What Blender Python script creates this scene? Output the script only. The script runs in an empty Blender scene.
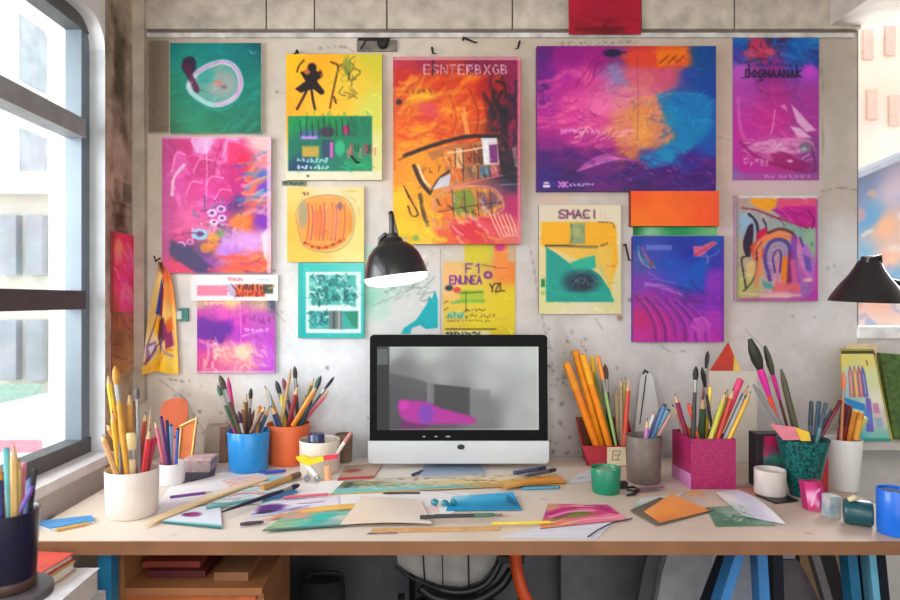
import bpy, bmesh, math, random
import numpy as np
from mathutils import Vector, Matrix

# ---------------------------------------------------------------- measures
# one-point view: the camera looks along +Y; wall_back stands at Y = WD
F, CX, HY = 637.0, 430.0, 300.0
CZ, TZ, WD = 1.354, 0.74, 2.5
XL = (136 - CX) / F * WD           # inner face of wall_left
XR = (857 - CX) / F * WD           # where wall_back ends and window_2 begins


def X(px, D): return (px - CX) / F * D
def Z(py, D): return CZ - (py - HY) / F * D
def P(px, py, D): return Vector((X(px, D), D, Z(py, D)))
def DD(py, z=TZ): return F * (CZ - z) / (py - HY)
def T(px, py, dz=0.0):
    D = DD(py, TZ + dz)
    return Vector((X(px, D), D, TZ + dz))
def M(npx, D): return npx / F * D


COL = bpy.context.scene.collection
RND = random.Random(11)


def s2l(c):
    c = np.asarray(c, dtype=float) / 255.0
    return np.where(c <= 0.04045, c / 12.92, ((c + 0.055) / 1.055) ** 2.4)


# ---------------------------------------------------------------- materials
_mats = {}


def mat(name, rgb, rough=0.5, metal=0.0, var=0.07, scale=18.0, bump=0.0, spec=0.5, coat=0.0, rgb2=None, detail=4.0, emit=0.0):
    key = (name, tuple(rgb))
    if key in _mats:
        return _mats[key]
    m = bpy.data.materials.new(name)
    m.use_nodes = True
    nt = m.node_tree
    b = nt.nodes['Principled BSDF']
    tc = nt.nodes.new('ShaderNodeTexCoord')
    nz = nt.nodes.new('ShaderNodeTexNoise')
    nz.inputs['Scale'].default_value = scale
    nz.inputs['Detail'].default_value = detail
    nt.links.new(tc.outputs['Object'], nz.inputs['Vector'])
    cr = nt.nodes.new('ShaderNodeValToRGB')
    base = s2l(rgb)
    if rgb2 is None:
        lo, hi = base * (1 - 2 * var), np.minimum(base * (1 + 2 * var), 1)
    else:
        lo, hi = s2l(rgb2), base
    cr.color_ramp.elements[0].position = 0.3
    cr.color_ramp.elements[1].position = 0.7
    cr.color_ramp.elements[0].color = (*lo, 1)
    cr.color_ramp.elements[1].color = (*hi, 1)
    nt.links.new(nz.outputs['Fac'], cr.inputs['Fac'])
    nt.links.new(cr.outputs['Color'], b.inputs['Base Color'])
    b.inputs['Roughness'].default_value = rough
    b.inputs['Metallic'].default_value = metal
    b.inputs['Specular IOR Level'].default_value = spec
    b.inputs['Coat Weight'].default_value = coat
    if emit:
        b.inputs['Emission Color'].default_value = (*hi, 1)
        b.inputs['Emission Strength'].default_value = emit
    if bump:
        bp = nt.nodes.new('ShaderNodeBump')
        bp.inputs['Strength'].default_value = bump
        bp.inputs['Distance'].default_value = 0.01
        nt.links.new(nz.outputs['Fac'], bp.inputs['Height'])
        nt.links.new(bp.outputs['Normal'], b.inputs['Normal'])
    _mats[key] = m
    return m


def painted_mat(name, rough=0.45, bump=0.15, scale=90, spec=0.35, mottle=0.0, mscale=6.0, emit=0.0):
    m = bpy.data.materials.new(name)
    m.use_nodes = True
    nt = m.node_tree
    b = nt.nodes['Principled BSDF']
    at = nt.nodes.new('ShaderNodeAttribute')
    at.attribute_name = 'Col'
    src = at.outputs['Color']
    tc = nt.nodes.new('ShaderNodeTexCoord')
    if mottle:
        n2 = nt.nodes.new('ShaderNodeTexNoise')
        n2.inputs['Scale'].default_value = mscale
        n2.inputs['Detail'].default_value = 9
        n2.inputs['Roughness'].default_value = 0.68
        nt.links.new(tc.outputs['Object'], n2.inputs['Vector'])
        rp = nt.nodes.new('ShaderNodeValToRGB')
        rp.color_ramp.elements[0].position = 0.32
        rp.color_ramp.elements[1].position = 0.62
        v = 1 - mottle
        rp.color_ramp.elements[0].color = (v, v * 0.97, v * 0.93, 1)
        rp.color_ramp.elements[1].color = (1, 1, 1, 1)
        nt.links.new(n2.outputs['Fac'], rp.inputs['Fac'])
        mx = nt.nodes.new('ShaderNodeMix')
        mx.data_type = 'RGBA'
        mx.blend_type = 'MULTIPLY'
        mx.inputs[0].default_value = 1.0
        nt.links.new(src, mx.inputs[6])
        nt.links.new(rp.outputs['Color'], mx.inputs[7])
        src = mx.outputs[2]
    nt.links.new(src, b.inputs['Base Color'])
    if emit:
        nt.links.new(src, b.inputs['Emission Color'])
        b.inputs['Emission Strength'].default_value = emit
    b.inputs['Roughness'].default_value = rough
    b.inputs['Specular IOR Level'].default_value = spec
    if bump:
        nz = nt.nodes.new('ShaderNodeTexNoise')
        nz.inputs['Scale'].default_value = scale
        nz.inputs['Detail'].default_value = 5
        nt.links.new(tc.outputs['Object'], nz.inputs['Vector'])
        bp = nt.nodes.new('ShaderNodeBump')
        bp.inputs['Strength'].default_value = bump
        bp.inputs['Distance'].default_value = 0.004
        nt.links.new(nz.outputs['Fac'], bp.inputs['Height'])
        nt.links.new(bp.outputs['Normal'], b.inputs['Normal'])
    return m


PAINT = painted_mat('paint on canvas', 0.42, 0.12)
PAPER = painted_mat('printed paper', 0.6, 0.0)
PLASTER = painted_mat('old plaster', 0.85, 0.35, 26, 0.15, 0.06, 7.0)
CONCRETE = painted_mat('stained concrete', 0.9, 0.5, 30, 0.1, 0.45, 9.0)
SCREEN = painted_mat('painted screen reflection', 0.15, 0.0, emit=0.25)  # faint glow carries the reflection painted on the dark screen


def glass_mat():
    m = bpy.data.materials.new('window glass')
    m.use_nodes = True
    nt = m.node_tree
    for n in list(nt.nodes):
        if n.type != 'OUTPUT_MATERIAL':
            nt.nodes.remove(n)
    out = [n for n in nt.nodes if n.type == 'OUTPUT_MATERIAL'][0]
    tr = nt.nodes.new('ShaderNodeBsdfTransparent')
    gl = nt.nodes.new('ShaderNodeBsdfGlossy')
    gl.inputs['Roughness'].default_value = 0.03
    lw = nt.nodes.new('ShaderNodeLayerWeight')
    lw.inputs['Blend'].default_value = 0.5
    pw = nt.nodes.new('ShaderNodeMath'); pw.operation = 'POWER'; pw.inputs[1].default_value = 5.0
    fr = nt.nodes.new('ShaderNodeMath'); fr.operation = 'MULTIPLY_ADD'; fr.inputs[1].default_value = 0.6; fr.inputs[2].default_value = 0.03
    nt.links.new(lw.outputs['Facing'], pw.inputs[0]); nt.links.new(pw.outputs[0], fr.inputs[0])
    nz = nt.nodes.new('ShaderNodeTexNoise')
    nz.inputs['Scale'].default_value = 3
    cr = nt.nodes.new('ShaderNodeValToRGB')
    cr.color_ramp.elements[0].color = (0.93, 0.95, 0.95, 1)
    cr.color_ramp.elements[1].color = (1, 1, 1, 1)
    nt.links.new(nz.outputs['Fac'], cr.inputs['Fac'])
    nt.links.new(cr.outputs['Color'], tr.inputs['Color'])
    mx = nt.nodes.new('ShaderNodeMixShader')
    nt.links.new(fr.outputs[0], mx.inputs[0])
    nt.links.new(tr.outputs[0], mx.inputs[1])
    nt.links.new(gl.outputs[0], mx.inputs[2])
    nt.links.new(mx.outputs[0], out.inputs['Surface'])
    return m


GLASS = glass_mat()

# ---------------------------------------------------------------- objects


def tag(o, label=None, cat=None, group=None, kind=None):
    if label: o['label'] = label
    if cat: o['category'] = cat
    if group: o['group'] = group
    if kind: o['kind'] = kind
    return o


def empty(name, loc, label=None, cat=None, group=None, kind=None, rot=None):
    o = bpy.data.objects.new(name, None)
    o.empty_display_size = 0.03
    COL.objects.link(o)
    o.location = loc
    if rot: o.rotation_euler = rot
    return tag(o, label, cat, group, kind)


def link_mesh(name, me, m, parent=None, local=False):
    o = bpy.data.objects.new(name, me)
    me.materials.append(m)
    COL.objects.link(o)
    if parent is not None:
        o.parent = parent
        if not local:       # vertices were given in world space
            me.transform(Matrix.Translation(-world_loc(parent)))
    return o


def world_loc(o):
    v = Vector(o.location)
    while o.parent:
        o = o.parent
        v += Vector(o.location)
    return v


def build(name, bm, m, parent=None, local=False, smooth=True, bevel=0.0, seg=2):
    if bevel:
        bmesh.ops.bevel(bm, geom=[e for e in bm.edges if e.is_manifold and e.calc_face_angle(0) > 0.5], offset=bevel,
                        segments=seg, affect='EDGES', profile=0.5, clamp_overlap=True)
    bmesh.ops.recalc_face_normals(bm, faces=bm.faces)
    me = bpy.data.meshes.new(name)
    bm.to_mesh(me)
    bm.free()
    if smooth:
        me.polygons.foreach_set('use_smooth', [True] * len(me.polygons))
        me.set_sharp_from_angle(angle=0.7)
    o = link_mesh(name, me, m, parent, local)
    if parent is None:       # put the origin at the base of the thing
        cs = [v.co for v in me.vertices]
        lo = Vector((min(c.x for c in cs), min(c.y for c in cs), min(c.z for c in cs)))
        hi = Vector((max(c.x for c in cs), max(c.y for c in cs), max(c.z for c in cs)))
        b = Vector(((lo.x + hi.x) / 2, (lo.y + hi.y) / 2, lo.z))
        me.transform(Matrix.Translation(-b))
        o.location = b
    return o


def BM(): return bmesh.new()


def box(bm, x0, x1, y0, y1, z0, z1):
    vs = [bm.verts.new((x, y, z)) for z in (z0, z1) for y in (y0, y1) for x in (x0, x1)]
    for f in ((0, 2, 3, 1), (4, 5, 7, 6), (0, 1, 5, 4), (2, 6, 7, 3), (0, 4, 6, 2), (1, 3, 7, 5)):
        bm.faces.new([vs[i] for i in f])
    return bm


def hexa(bm, pts):
    """eight corners: bottom four then top four, each going round"""
    vs = [bm.verts.new(p) for p in pts]
    for f in ((0, 3, 2, 1), (4, 5, 6, 7), (0, 1, 5, 4), (1, 2, 6, 5), (2, 3, 7, 6), (3, 0, 4, 7)):
        bm.faces.new([vs[i] for i in f])
    return bm


def prism(bm, poly, off):
    """poly: world points of one face; off: vector to the opposite face"""
    a = [bm.verts.new(p) for p in poly]
    b = [bm.verts.new(Vector(p) + Vector(off)) for p in poly]
    bm.faces.new(a)
    bm.faces.new(b[::-1])
    n = len(a)
    for i in range(n):
        bm.faces.new((a[i], b[i], b[(i + 1) % n], a[(i + 1) % n]))
    return bm


def tube(bm, pts, r, n=10, flat=1.0):
    pts = [Vector(p) for p in pts]
    rs = r if isinstance(r, (list, tuple)) else [r] * len(pts)
    rings = []
    up = None
    for i, p in enumerate(pts):
        d = (pts[min(i + 1, len(pts) - 1)] - pts[max(i - 1, 0)]).normalized()
        if up is None:
            up = Vector((0, 1, 0)) if abs(d.y) < 0.9 else Vector((1, 0, 0))
        a = (up - d * up.dot(d)).normalized()
        c = d.cross(a)
        rings.append([bm.verts.new(p + (a * math.cos(2 * math.pi * k / n) * flat + c * math.sin(2 * math.pi * k / n)) * rs[i]) for k in range(n)])
    for i in range(len(rings) - 1):
        for k in range(n):
            bm.faces.new((rings[i][k], rings[i][(k + 1) % n], rings[i + 1][(k + 1) % n], rings[i + 1][k]))
    bm.faces.new(rings[0][::-1])
    bm.faces.new(rings[-1])
    return bm


def lathe(bm, prof, n=40, c=(0, 0, 0), mtx=None, sx=1.0, sy=1.0):
    """profile of (radius, height); first and last points on or off the axis (closed with caps)"""
    rings = []
    for r, z in prof:
        ring = []
        for k in range(n):
            a = 2 * math.pi * k / n
            v = Vector((r * sx * math.cos(a), r * sy * math.sin(a), z))
            if mtx is not None: v = mtx @ v
            ring.append(bm.verts.new(v + Vector(c)))
        rings.append(ring)
    for i in range(len(rings) - 1):
        for k in range(n):
            bm.faces.new((rings[i][k], rings[i][(k + 1) % n], rings[i + 1][(k + 1) % n], rings[i + 1][k]))
    bm.faces.new(rings[0][::-1])
    bm.faces.new(rings[-1])
    return bm


def spline(pts, n=8):
    pts = [np.asarray(p, float) for p in pts]
    if len(pts) < 3:
        return pts
    ext = [2 * pts[0] - pts[1]] + pts + [2 * pts[-1] - pts[-2]]
    out = []
    for i in range(1, len(ext) - 2):
        p0, p1, p2, p3 = ext[i - 1:i + 3]
        for k in range(n):
            t = k / n
            out.append(0.5 * ((2 * p1) + (p2 - p0) * t + (2 * p0 - 5 * p1 + 4 * p2 - p3) * t * t + (3 * p1 - p0 - 3 * p2 + p3) * t ** 3))
    out.append(pts[-1])
    return out


# ---------------------------------------------------------------- painted grids
FONT = {
    'A': [[(0, 1), (.5, 0), (1, 1)], [(.2, .65), (.8, .65)]], 'B': [[(0, 0), (0, 1), (.8, .9), (.8, .6), (0, .5), (.7, .4), (.7, .1), (0, 0)]],
    'C': [[(1, .1), (.4, 0), (0, .5), (.4, 1), (1, .9)]], 'D': [[(0, 0), (0, 1), (.6, 1), (1, .5), (.6, 0), (0, 0)]],
    'E': [[(1, 0), (0, 0), (0, 1), (1, 1)], [(0, .5), (.7, .5)]], 'F': [[(1, 0), (0, 0), (0, 1)], [(0, .5), (.7, .5)]],
    'G': [[(1, .1), (.4, 0), (0, .5), (.4, 1), (1, .9), (1, .5), (.6, .5)]], 'H': [[(0, 0), (0, 1)], [(1, 0), (1, 1)], [(0, .5), (1, .5)]],
    'I': [[(.5, 0), (.5, 1)]], 'K': [[(0, 0), (0, 1)], [(1, 0), (0, .5), (1, 1)]], 'L': [[(0, 0), (0, 1), (1, 1)]],
    'M': [[(0, 1), (0, 0), (.5, .6), (1, 0), (1, 1)]], 'N': [[(0, 1), (0, 0), (1, 1), (1, 0)]], 'O': [[(.5, 0), (0, .5), (.5, 1), (1, .5), (.5, 0)]],
    'P': [[(0, 1), (0, 0), (.9, .1), (.9, .4), (0, .5)]], 'R': [[(0, 1), (0, 0), (.9, .1), (.9, .4), (0, .5), (1, 1)]],
    'S': [[(1, .1), (.4, 0), (0, .25), (1, .75), (.6, 1), (0, .9)]], 'T': [[(0, 0), (1, 0)], [(.5, 0), (.5, 1)]], 'U': [[(0, 0), (0, .9), (.5, 1), (1, .9), (1, 0)]],
    'V': [[(0, 0), (.5, 1), (1, 0)]], 'X': [[(0, 0), (1, 1)], [(1, 0), (0, 1)]], 'Y': [[(0, 0), (.5, .5), (1, 0)], [(.5, .5), (.5, 1)]],
    'Z': [[(0, 0), (1, 0), (0, 1), (1, 1)]], '1': [[(.2, .2), (.6, 0), (.6, 1)]],
}


class Cv:
    def __init__(s, x0, y0, x1, y1, k=1.25, base=(255, 255, 255), seed=1):
        s.x0, s.y0, s.x1, s.y1, s.k = x0, y0, x1, y1, k
        s.W, s.H = max(4, int(round((x1 - x0) * k)) + 1), max(4, int(round((y1 - y0) * k)) + 1)
        s.xs, s.ys = np.linspace(x0, x1, s.W), np.linspace(y0, y1, s.H)
        s.xx, s.yy = np.meshgrid(s.xs, s.ys)
        s.a = np.ones((s.H, s.W, 3)) * (np.array(base, float) / 255)
        s.r = np.random.RandomState(seed)

    def win(s, ax, ay, bx, by):
        i0, i1 = np.searchsorted(s.xs, ax), np.searchsorted(s.xs, bx)
        j0, j1 = np.searchsorted(s.ys, ay), np.searchsorted(s.ys, by)
        return slice(max(j0, 0), max(j1, 0)), slice(max(i0, 0), max(i1, 0))

    def put(s, sl, m, col):
        c = np.array(col, float) / 255
        s.a[sl] = s.a[sl] * (1 - m[..., None]) + c * m[..., None]

    def field(s, ctrl, p=3.0, a=1.0, box=None):
        sl = s.win(*box) if box else (slice(None), slice(None))
        num = 0; den = 0
        for x, y, c in ctrl:
            w = 1.0 / (((s.xx[sl] - x) ** 2 + (s.yy[sl] - y) ** 2) + 4.0) ** (p / 2)
            num = num + w[..., None] * (np.array(c, float) / 255)
            den = den + w
        s.a[sl] = s.a[sl] * (1 - a) + num / den[..., None] * a
        return s

    def blob(s, x, y, rx, ry, col, a=1.0, soft=0.5, rot=0.0):
        R = max(rx, ry) * (1 + soft) + 1
        sl = s.win(x - R, y - R, x + R, y + R)
        dx, dy = s.xx[sl] - x, s.yy[sl] - y
        c, n = math.cos(rot), math.sin(rot)
        d = np.sqrt(((dx * c + dy * n) / rx) ** 2 + ((-dx * n + dy * c) / ry) ** 2)
        m = np.clip((1 + soft / 2 - d) / max(soft, 1e-3), 0, 1)
        s.put(sl, m * m * (3 - 2 * m) * a, col)
        return s

    def _segd(s, sl, p, q):
        px, py = s.xx[sl], s.yy[sl]
        vx, vy = q[0] - p[0], q[1] - p[1]
        L = vx * vx + vy * vy + 1e-9
        t = np.clip(((px - p[0]) * vx + (py - p[1]) * vy) / L, 0, 1)
        return np.hypot(px - p[0] - t * vx, py - p[1] - t * vy)

    def line(s, pts, w, col, a=1.0, soft=0.7, sm=True, taper=False):
        pts = spline(pts, 5) if sm and len(pts) > 2 else [np.asarray(p, float) for p in pts]
        A = np.array(pts)
        R = w / 2 + soft + 1
        sl = s.win(A[:, 0].min() - R, A[:, 1].min() - R, A[:, 0].max() + R, A[:, 1].max() + R)
        if s.xx[sl].size == 0: return s
        a = a * 0.92
        m = np.zeros(s.xx[sl].shape)
        n = len(pts) - 1
        for i in range(n):
            ww = w * (1 - 0.85 * (i / max(n - 1, 1))) if taper else w
            m = np.maximum(m, np.clip((ww / 2 + soft / 2 - s._segd(sl, pts[i], pts[i + 1])) / soft, 0, 1))
        s.put(sl, m * a, col)
        return s

    def poly(s, pts, col, a=1.0, soft=0.8, sm=False):
        if sm:
            pts = [tuple(p) for p in spline(list(pts) + [pts[0]], 5)][:-1]
        A = np.array(pts, float)
        R = soft + 1
        sl = s.win(A[:, 0].min() - R, A[:, 1].min() - R, A[:, 0].max() + R, A[:, 1].max() + R)
        px, py = s.xx[sl], s.yy[sl]
        if px.size == 0: return s
        ins = np.zeros(px.shape, bool)
        dist = np.full(px.shape, 1e9)
        for i in range(len(A)):
            p, q = A[i], A[(i + 1) % len(A)]
            if p[1] != q[1]:
                ins ^= ((p[1] > py) != (q[1] > py)) & (px < (q[0] - p[0]) * (py - p[1]) / (q[1] - p[1]) + p[0])
            dist = np.minimum(dist, s._segd(sl, p, q))
        m = np.clip(0.5 + np.where(ins, dist, -dist) / soft, 0, 1)
        s.put(sl, m * a, col)
        return s

    def rect(s, x0, y0, x1, y1, col, a=1.0, soft=0.8):
        return s.poly([(x0, y0), (x1, y0), (x1, y1), (x0, y1)], col, a, soft)

    def dabs(s, n, bx, cols, L, w, ang=0.0, aj=0.5, a=0.7, curve=0.2):
        for _ in range(n):
            x, y = s.r.uniform(bx[0], bx[2]), s.r.uniform(bx[1], bx[3])
            t = ang + s.r.uniform(-aj, aj)
            l = L * s.r.uniform(0.5, 1.4)
            c = cols[s.r.randint(len(cols))]
            k = s.r.uniform(-curve, curve) * l
            dx, dy = math.cos(t) * l / 2, math.sin(t) * l / 2
            s.line([(x - dx, y - dy), (x - dy / l * k * 2, y + dx / l * k * 2), (x + dx, y + dy)], w * s.r.uniform(0.5, 1.3), c, a * s.r.uniform(0.5, 1), 1.0)
        return s

    def scrib(s, x0, x1, y, h, col, w=0.9, a=0.9, step=3.2):
        x = x0
        while x < x1 - 1:
            g = step * s.r.uniform(0.7, 1.2)
            pts = [(x + s.r.uniform(0, g * .8), y + s.r.uniform(0, h)) for _ in range(4)]
            s.line(pts, w, col, a, 0.7, False)
            x += g
        return s

    def text(s, x, y, t, h, adv, col, w=1.2, a=1.0, wd=0.72, slope=0.0):
        for i, ch in enumerate(t):
            for st in FONT.get(ch, []):
                s.line([(x + i * adv + u * adv * wd, y + v * h + slope * i * adv) for u, v in st], w, col, a, 0.7, False)
        return s

    def detail(s, dens=0.05, L=6.0, w=1.2, amt=.24, a=.42):
        n = int((s.x1 - s.x0) * (s.y1 - s.y0) * dens)
        for _ in range(n):
            x, y = s.r.uniform(s.x0, s.x1), s.r.uniform(s.y0, s.y1)
            i, j = int((x - s.x0) * s.k), int((y - s.y0) * s.k)
            i, j = min(i, s.W - 1), min(j, s.H - 1)
            f = 1 + s.r.choice([-1, 1]) * s.r.uniform(.4, 1) * amt
            col = np.clip(s.a[j, i] * 255 * f + (10 if f > 1 else 0), 0, 255)
            t = s.r.uniform(-.9, .5) + (1.5 if s.r.rand() < .25 else 0)
            l = L * s.r.uniform(.4, 1.3) / 2
            s.line([(x - math.cos(t) * l, y - math.sin(t) * l), (x + math.cos(t) * l, y + math.sin(t) * l)], w * s.r.uniform(.6, 1.6), col, a, 0.8, False)
        return s

    def tone(s, g=1.16, k=0.97):
        s.a = np.clip(s.a, 0, 1) ** g * k
        return s

    def noise(s, scale, oct=4):
        out = np.zeros((s.H, s.W)); amp = 1.0; tot = 0
        for o in range(oct):
            g = s.r.rand(64, 64)
            u, v = (s.xx / scale) % 63, (s.yy / scale) % 63
            iu, iv = u.astype(int), v.astype(int)
            fu, fv = u - iu, v - iv
            fu, fv = fu * fu * (3 - 2 * fu), fv * fv * (3 - 2 * fv)
            n = (g[iv, iu] * (1 - fu) + g[iv, iu + 1] * fu) * (1 - fv) + (g[iv + 1, iu] * (1 - fu) + g[iv + 1, iu + 1] * fu) * fv
            out += n * amp; tot += amp; amp *= 0.55; scale /= 2.0
        return out / tot

    def warp(s, amp, scale):
        dx, dy = (s.noise(scale, 2) - .5) * 2 * amp * s.k, (s.noise(scale, 2) - .5) * 2 * amp * s.k
        jj, ii = np.mgrid[0:s.H, 0:s.W]
        u, v = np.clip(ii + dx, 0, s.W - 1.001), np.clip(jj + dy, 0, s.H - 1.001)
        iu, iv = u.astype(int), v.astype(int)
        fu, fv = (u - iu)[..., None], (v - iv)[..., None]
        A = s.a
        s.a = (A[iv, iu] * (1 - fu) + A[iv, iu + 1] * fu) * (1 - fv) + (A[iv + 1, iu] * (1 - fu) + A[iv + 1, iu + 1] * fu) * fv
        return s

    def grain(s, amt, scale=6.0):
        s.a = np.clip(s.a * (1 + (s.noise(scale, 3)[..., None] - .5) * 2 * amt), 0, 1)
        return s


def grid_mesh(name, cv, pos, off=None, edge=(240, 238, 232), soft=0.3):
    """pos(u, v) on arrays gives world coordinates (..., 3); off: vector to the back of the sheet (None: no thickness)"""
    H, W = cv.H, cv.W
    if soft:
        p = np.pad(cv.a, ((1, 1), (1, 1), (0, 0)), 'edge')
        q = (p[:-2] + 2 * p[1:-1] + p[2:]) / 4
        cv.a = (q[:, :-2] + 2 * q[:, 1:-1] + q[:, 2:]) / 4 * soft + cv.a * (1 - soft)
    v, u = np.mgrid[0:H, 0:W]
    u, v = u / (W - 1), v / (H - 1)
    co = np.stack(pos(u, v), -1).reshape(-1, 3)
    col = np.ones((H * W, 4))
    col[:, :3] = s2l(np.clip(cv.a, 0, 1) * 255).reshape(-1, 3)
    j, i = np.mgrid[0:H - 1, 0:W - 1]
    b = (j * W + i).ravel()
    quads = np.stack([b, b + W, b + W + 1, b + 1], -1)
    if off is not None:
        ring = np.concatenate([np.arange(W), np.arange(1, H) * W + W - 1, (H - 1) * W + np.arange(W - 2, -1, -1), np.arange(H - 2, 0, -1) * W])
        n0 = H * W; n = len(ring)
        top, bot = co[ring], co[ring] + np.array(off)
        co = np.concatenate([co, top, bot])
        ec = np.ones((2 * n, 4)); ec[:, :3] = s2l(edge)
        col = np.concatenate([col, ec])
        k = np.arange(n); k2 = (k + 1) % n
        quads = np.concatenate([quads, np.stack([n0 + k, n0 + k2, n0 + n + k2, n0 + n + k], -1)])
    me = bpy.data.meshes.new(name)
    me.vertices.add(len(co)); me.vertices.foreach_set('co', co.ravel())
    nq = len(quads)
    me.loops.add(nq * 4); me.loops.foreach_set('vertex_index', quads.ravel().astype(np.int32))
    me.polygons.add(nq); me.polygons.foreach_set('loop_start', np.arange(nq, dtype=np.int32) * 4)
    me.update(calc_edges=True)
    at = me.color_attributes.new('Col', 'FLOAT_COLOR', 'POINT')
    at.data.foreach_set('color', col.astype(np.float32).ravel())
    if off is None:
        me.polygons.foreach_set('use_smooth', [True] * nq)
    me.validate()
    return me


def flat(x0, y0, x1, y1, D):
    """a rectangle of the photograph's wall, at depth D"""
    return lambda u, v: (X(x0 + (x1 - x0) * u, D), np.full(u.shape, D), Z(y0 + (y1 - y0) * v, D))


def canvas_painting(label, x0, y0, x1, y1, cv, t=0.022, gap=0.001, edge=(235, 228, 222), cat='painting', name='hanging_painting', dens=.013):
    """stretched canvas on wall_back: box-shaped stretcher and the painted front"""
    if dens: cv.detail(dens)
    cv.tone()
    D = WD - t - gap
    root = empty(name, ((X(x0, D) + X(x1, D)) / 2, D, Z(y1, D)), label, cat)
    bm = BM(); box(bm, X(x0, D), X(x1, D), D + 0.0006, WD - gap, Z(y1, D), Z(y0, D))
    build('stretcher', bm, mat('canvas edge', edge, 0.7), root, bevel=0.001, seg=1)
    link_mesh('painted_surface', grid_mesh('painted_surface', cv, flat(x0, y0, x1, y1, D)), PAINT, root)
    return root


def paper_sheet(label, x0, y0, x1, y1, cv, t=0.0025, gap=0.0008, edge=(225, 220, 215), cat='poster', name='hanging_poster', m=None, dens=.006):
    if dens: cv.detail(dens)
    cv.tone(1.12)
    D = WD - t - gap
    me = grid_mesh(name, cv, flat(x0, y0, x1, y1, D), (0, t, 0), edge)
    o = link_mesh(name, me, m or PAPER)
    b = Vector(((X(x0, D) + X(x1, D)) / 2, D, Z(y1, D)))
    me.transform(Matrix.Translation(-b)); o.location = b
    return tag(o, label, cat)
# ================================================================ the room
def struct(name, bm, m, parent=None, **kw):
    o = build(name, bm, m, parent, **kw)
    if parent is None: o['kind'] = 'structure'
    return o


CEIL = 2.62
Y0 = -1.6
M_plaster_plain = mat('plain plaster', (196, 190, 184), 0.9, var=0.06, scale=6, bump=0.2)
M_white_paint = mat('chipped white paint', (226, 226, 226), 0.6, var=0.04, scale=9, bump=0.1)
M_frame = mat('grey window metal', (112, 124, 134), 0.4, 0.2, var=0.06, scale=5)
M_frame_dark = mat('dark window metal', (74, 80, 86), 0.45, 0.2, var=0.06, scale=5)

# --- wall_back: painted plaster with stains, a bare patch and hairline cracks
wx0, wx1, wy0, wy1 = 136, 857, 33, 645
cv = Cv(wx0, wy0, wx1, wy1, 0.62, (206, 200, 195), 5)
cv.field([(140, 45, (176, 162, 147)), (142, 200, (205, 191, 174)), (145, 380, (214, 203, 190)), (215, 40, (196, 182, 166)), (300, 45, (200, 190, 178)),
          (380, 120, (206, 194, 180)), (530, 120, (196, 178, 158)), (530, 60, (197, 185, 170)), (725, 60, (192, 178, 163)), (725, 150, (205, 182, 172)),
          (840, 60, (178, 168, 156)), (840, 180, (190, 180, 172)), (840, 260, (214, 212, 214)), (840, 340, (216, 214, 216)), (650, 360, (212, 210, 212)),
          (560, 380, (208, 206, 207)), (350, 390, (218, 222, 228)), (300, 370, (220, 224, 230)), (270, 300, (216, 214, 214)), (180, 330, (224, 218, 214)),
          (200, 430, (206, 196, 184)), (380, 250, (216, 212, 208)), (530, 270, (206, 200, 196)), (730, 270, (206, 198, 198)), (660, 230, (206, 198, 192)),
          (450, 560, (104, 106, 114)), (300, 560, (90, 90, 94)), (600, 570, (104, 104, 110)), (700, 560, (190, 196, 210)), (840, 560, (196, 186, 172)), (870, 480, (190, 184, 180))], 3.0)  # wall under the desk is darkened in colour for the shade there
cv.grain(0.07, 30).grain(0.03, 4)
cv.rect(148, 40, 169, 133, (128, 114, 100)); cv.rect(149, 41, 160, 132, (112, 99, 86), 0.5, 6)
cv.rect(716, 42, 732, 340, (206, 176, 166), 0.35, 8)
cv.rect(728, 178, 822, 192, (210, 176, 190), 0.6, 4)
for x, y, rx, ry, c in ((185, 415, 10, 26, (170, 160, 148)), (200, 400, 18, 8, (196, 188, 178)), (568, 385, 10, 40, (176, 170, 166)), (560, 340, 6, 24, (188, 184, 180)),
                        (575, 440, 16, 20, (182, 176, 170)), (527, 150, 6, 50, (178, 158, 138)), (388, 130, 5, 40, (188, 172, 156)), (840, 110, 10, 60, (176, 168, 158)),
                        (556, 200, 16, 6, (214, 180, 160)), (352, 162, 8, 8, (150, 140, 130)), (620, 318, 3, 3, (150, 90, 70)), (630, 300, 2, 2, (120, 90, 80))):
    cv.blob(x, y, rx, ry, c, 0.7, 1.0)
for i in range(150):
    x, y = cv.r.uniform(140, 855), cv.r.uniform(36, 470)
    if cv.r.rand() < 0.35: x, y = cv.r.uniform(548, 590), cv.r.uniform(330, 460)
    elif cv.r.rand() < 0.3: x, y = cv.r.uniform(175, 230), cv.r.uniform(375, 450)
    cv.blob(x, y, cv.r.uniform(.6, 2.2), cv.r.uniform(.6, 2.2), (92, 84, 78), cv.r.uniform(.2, .7), 0.8)
for pts in ([(820, 192), (840, 188), (857, 190)], [(700, 128), (720, 138), (735, 139)], [(530, 246), (545, 330), (552, 350)], [(160, 380), (185, 400), (196, 420), (212, 440)],
            [(275, 310), (281, 318), (285, 322)], [(820, 60), (824, 100), (822, 170)], [(745, 330), (765, 352), (770, 380)], [(340, 45), (356, 60), (353, 140), (356, 170)],
            [(595, 318), (603, 330)], [(660, 345), (672, 352), (690, 350)], [(150, 330), (160, 350), (158, 372)]):
    cv.line(pts, 0.9, (110, 100, 92), 0.6)
for x0, x1, y, c in ((160, 225, 126, 0), (318, 352, 46, 1), (560, 640, 41, 1), (560, 615, 45, 1)):
    cv.scrib(x0, x1, y, 3, (70, 62, 58), 0.8, 0.55, 7)
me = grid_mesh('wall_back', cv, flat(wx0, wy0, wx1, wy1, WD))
wb = tag(link_mesh('wall_back', me, PLASTER), kind='structure')
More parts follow.
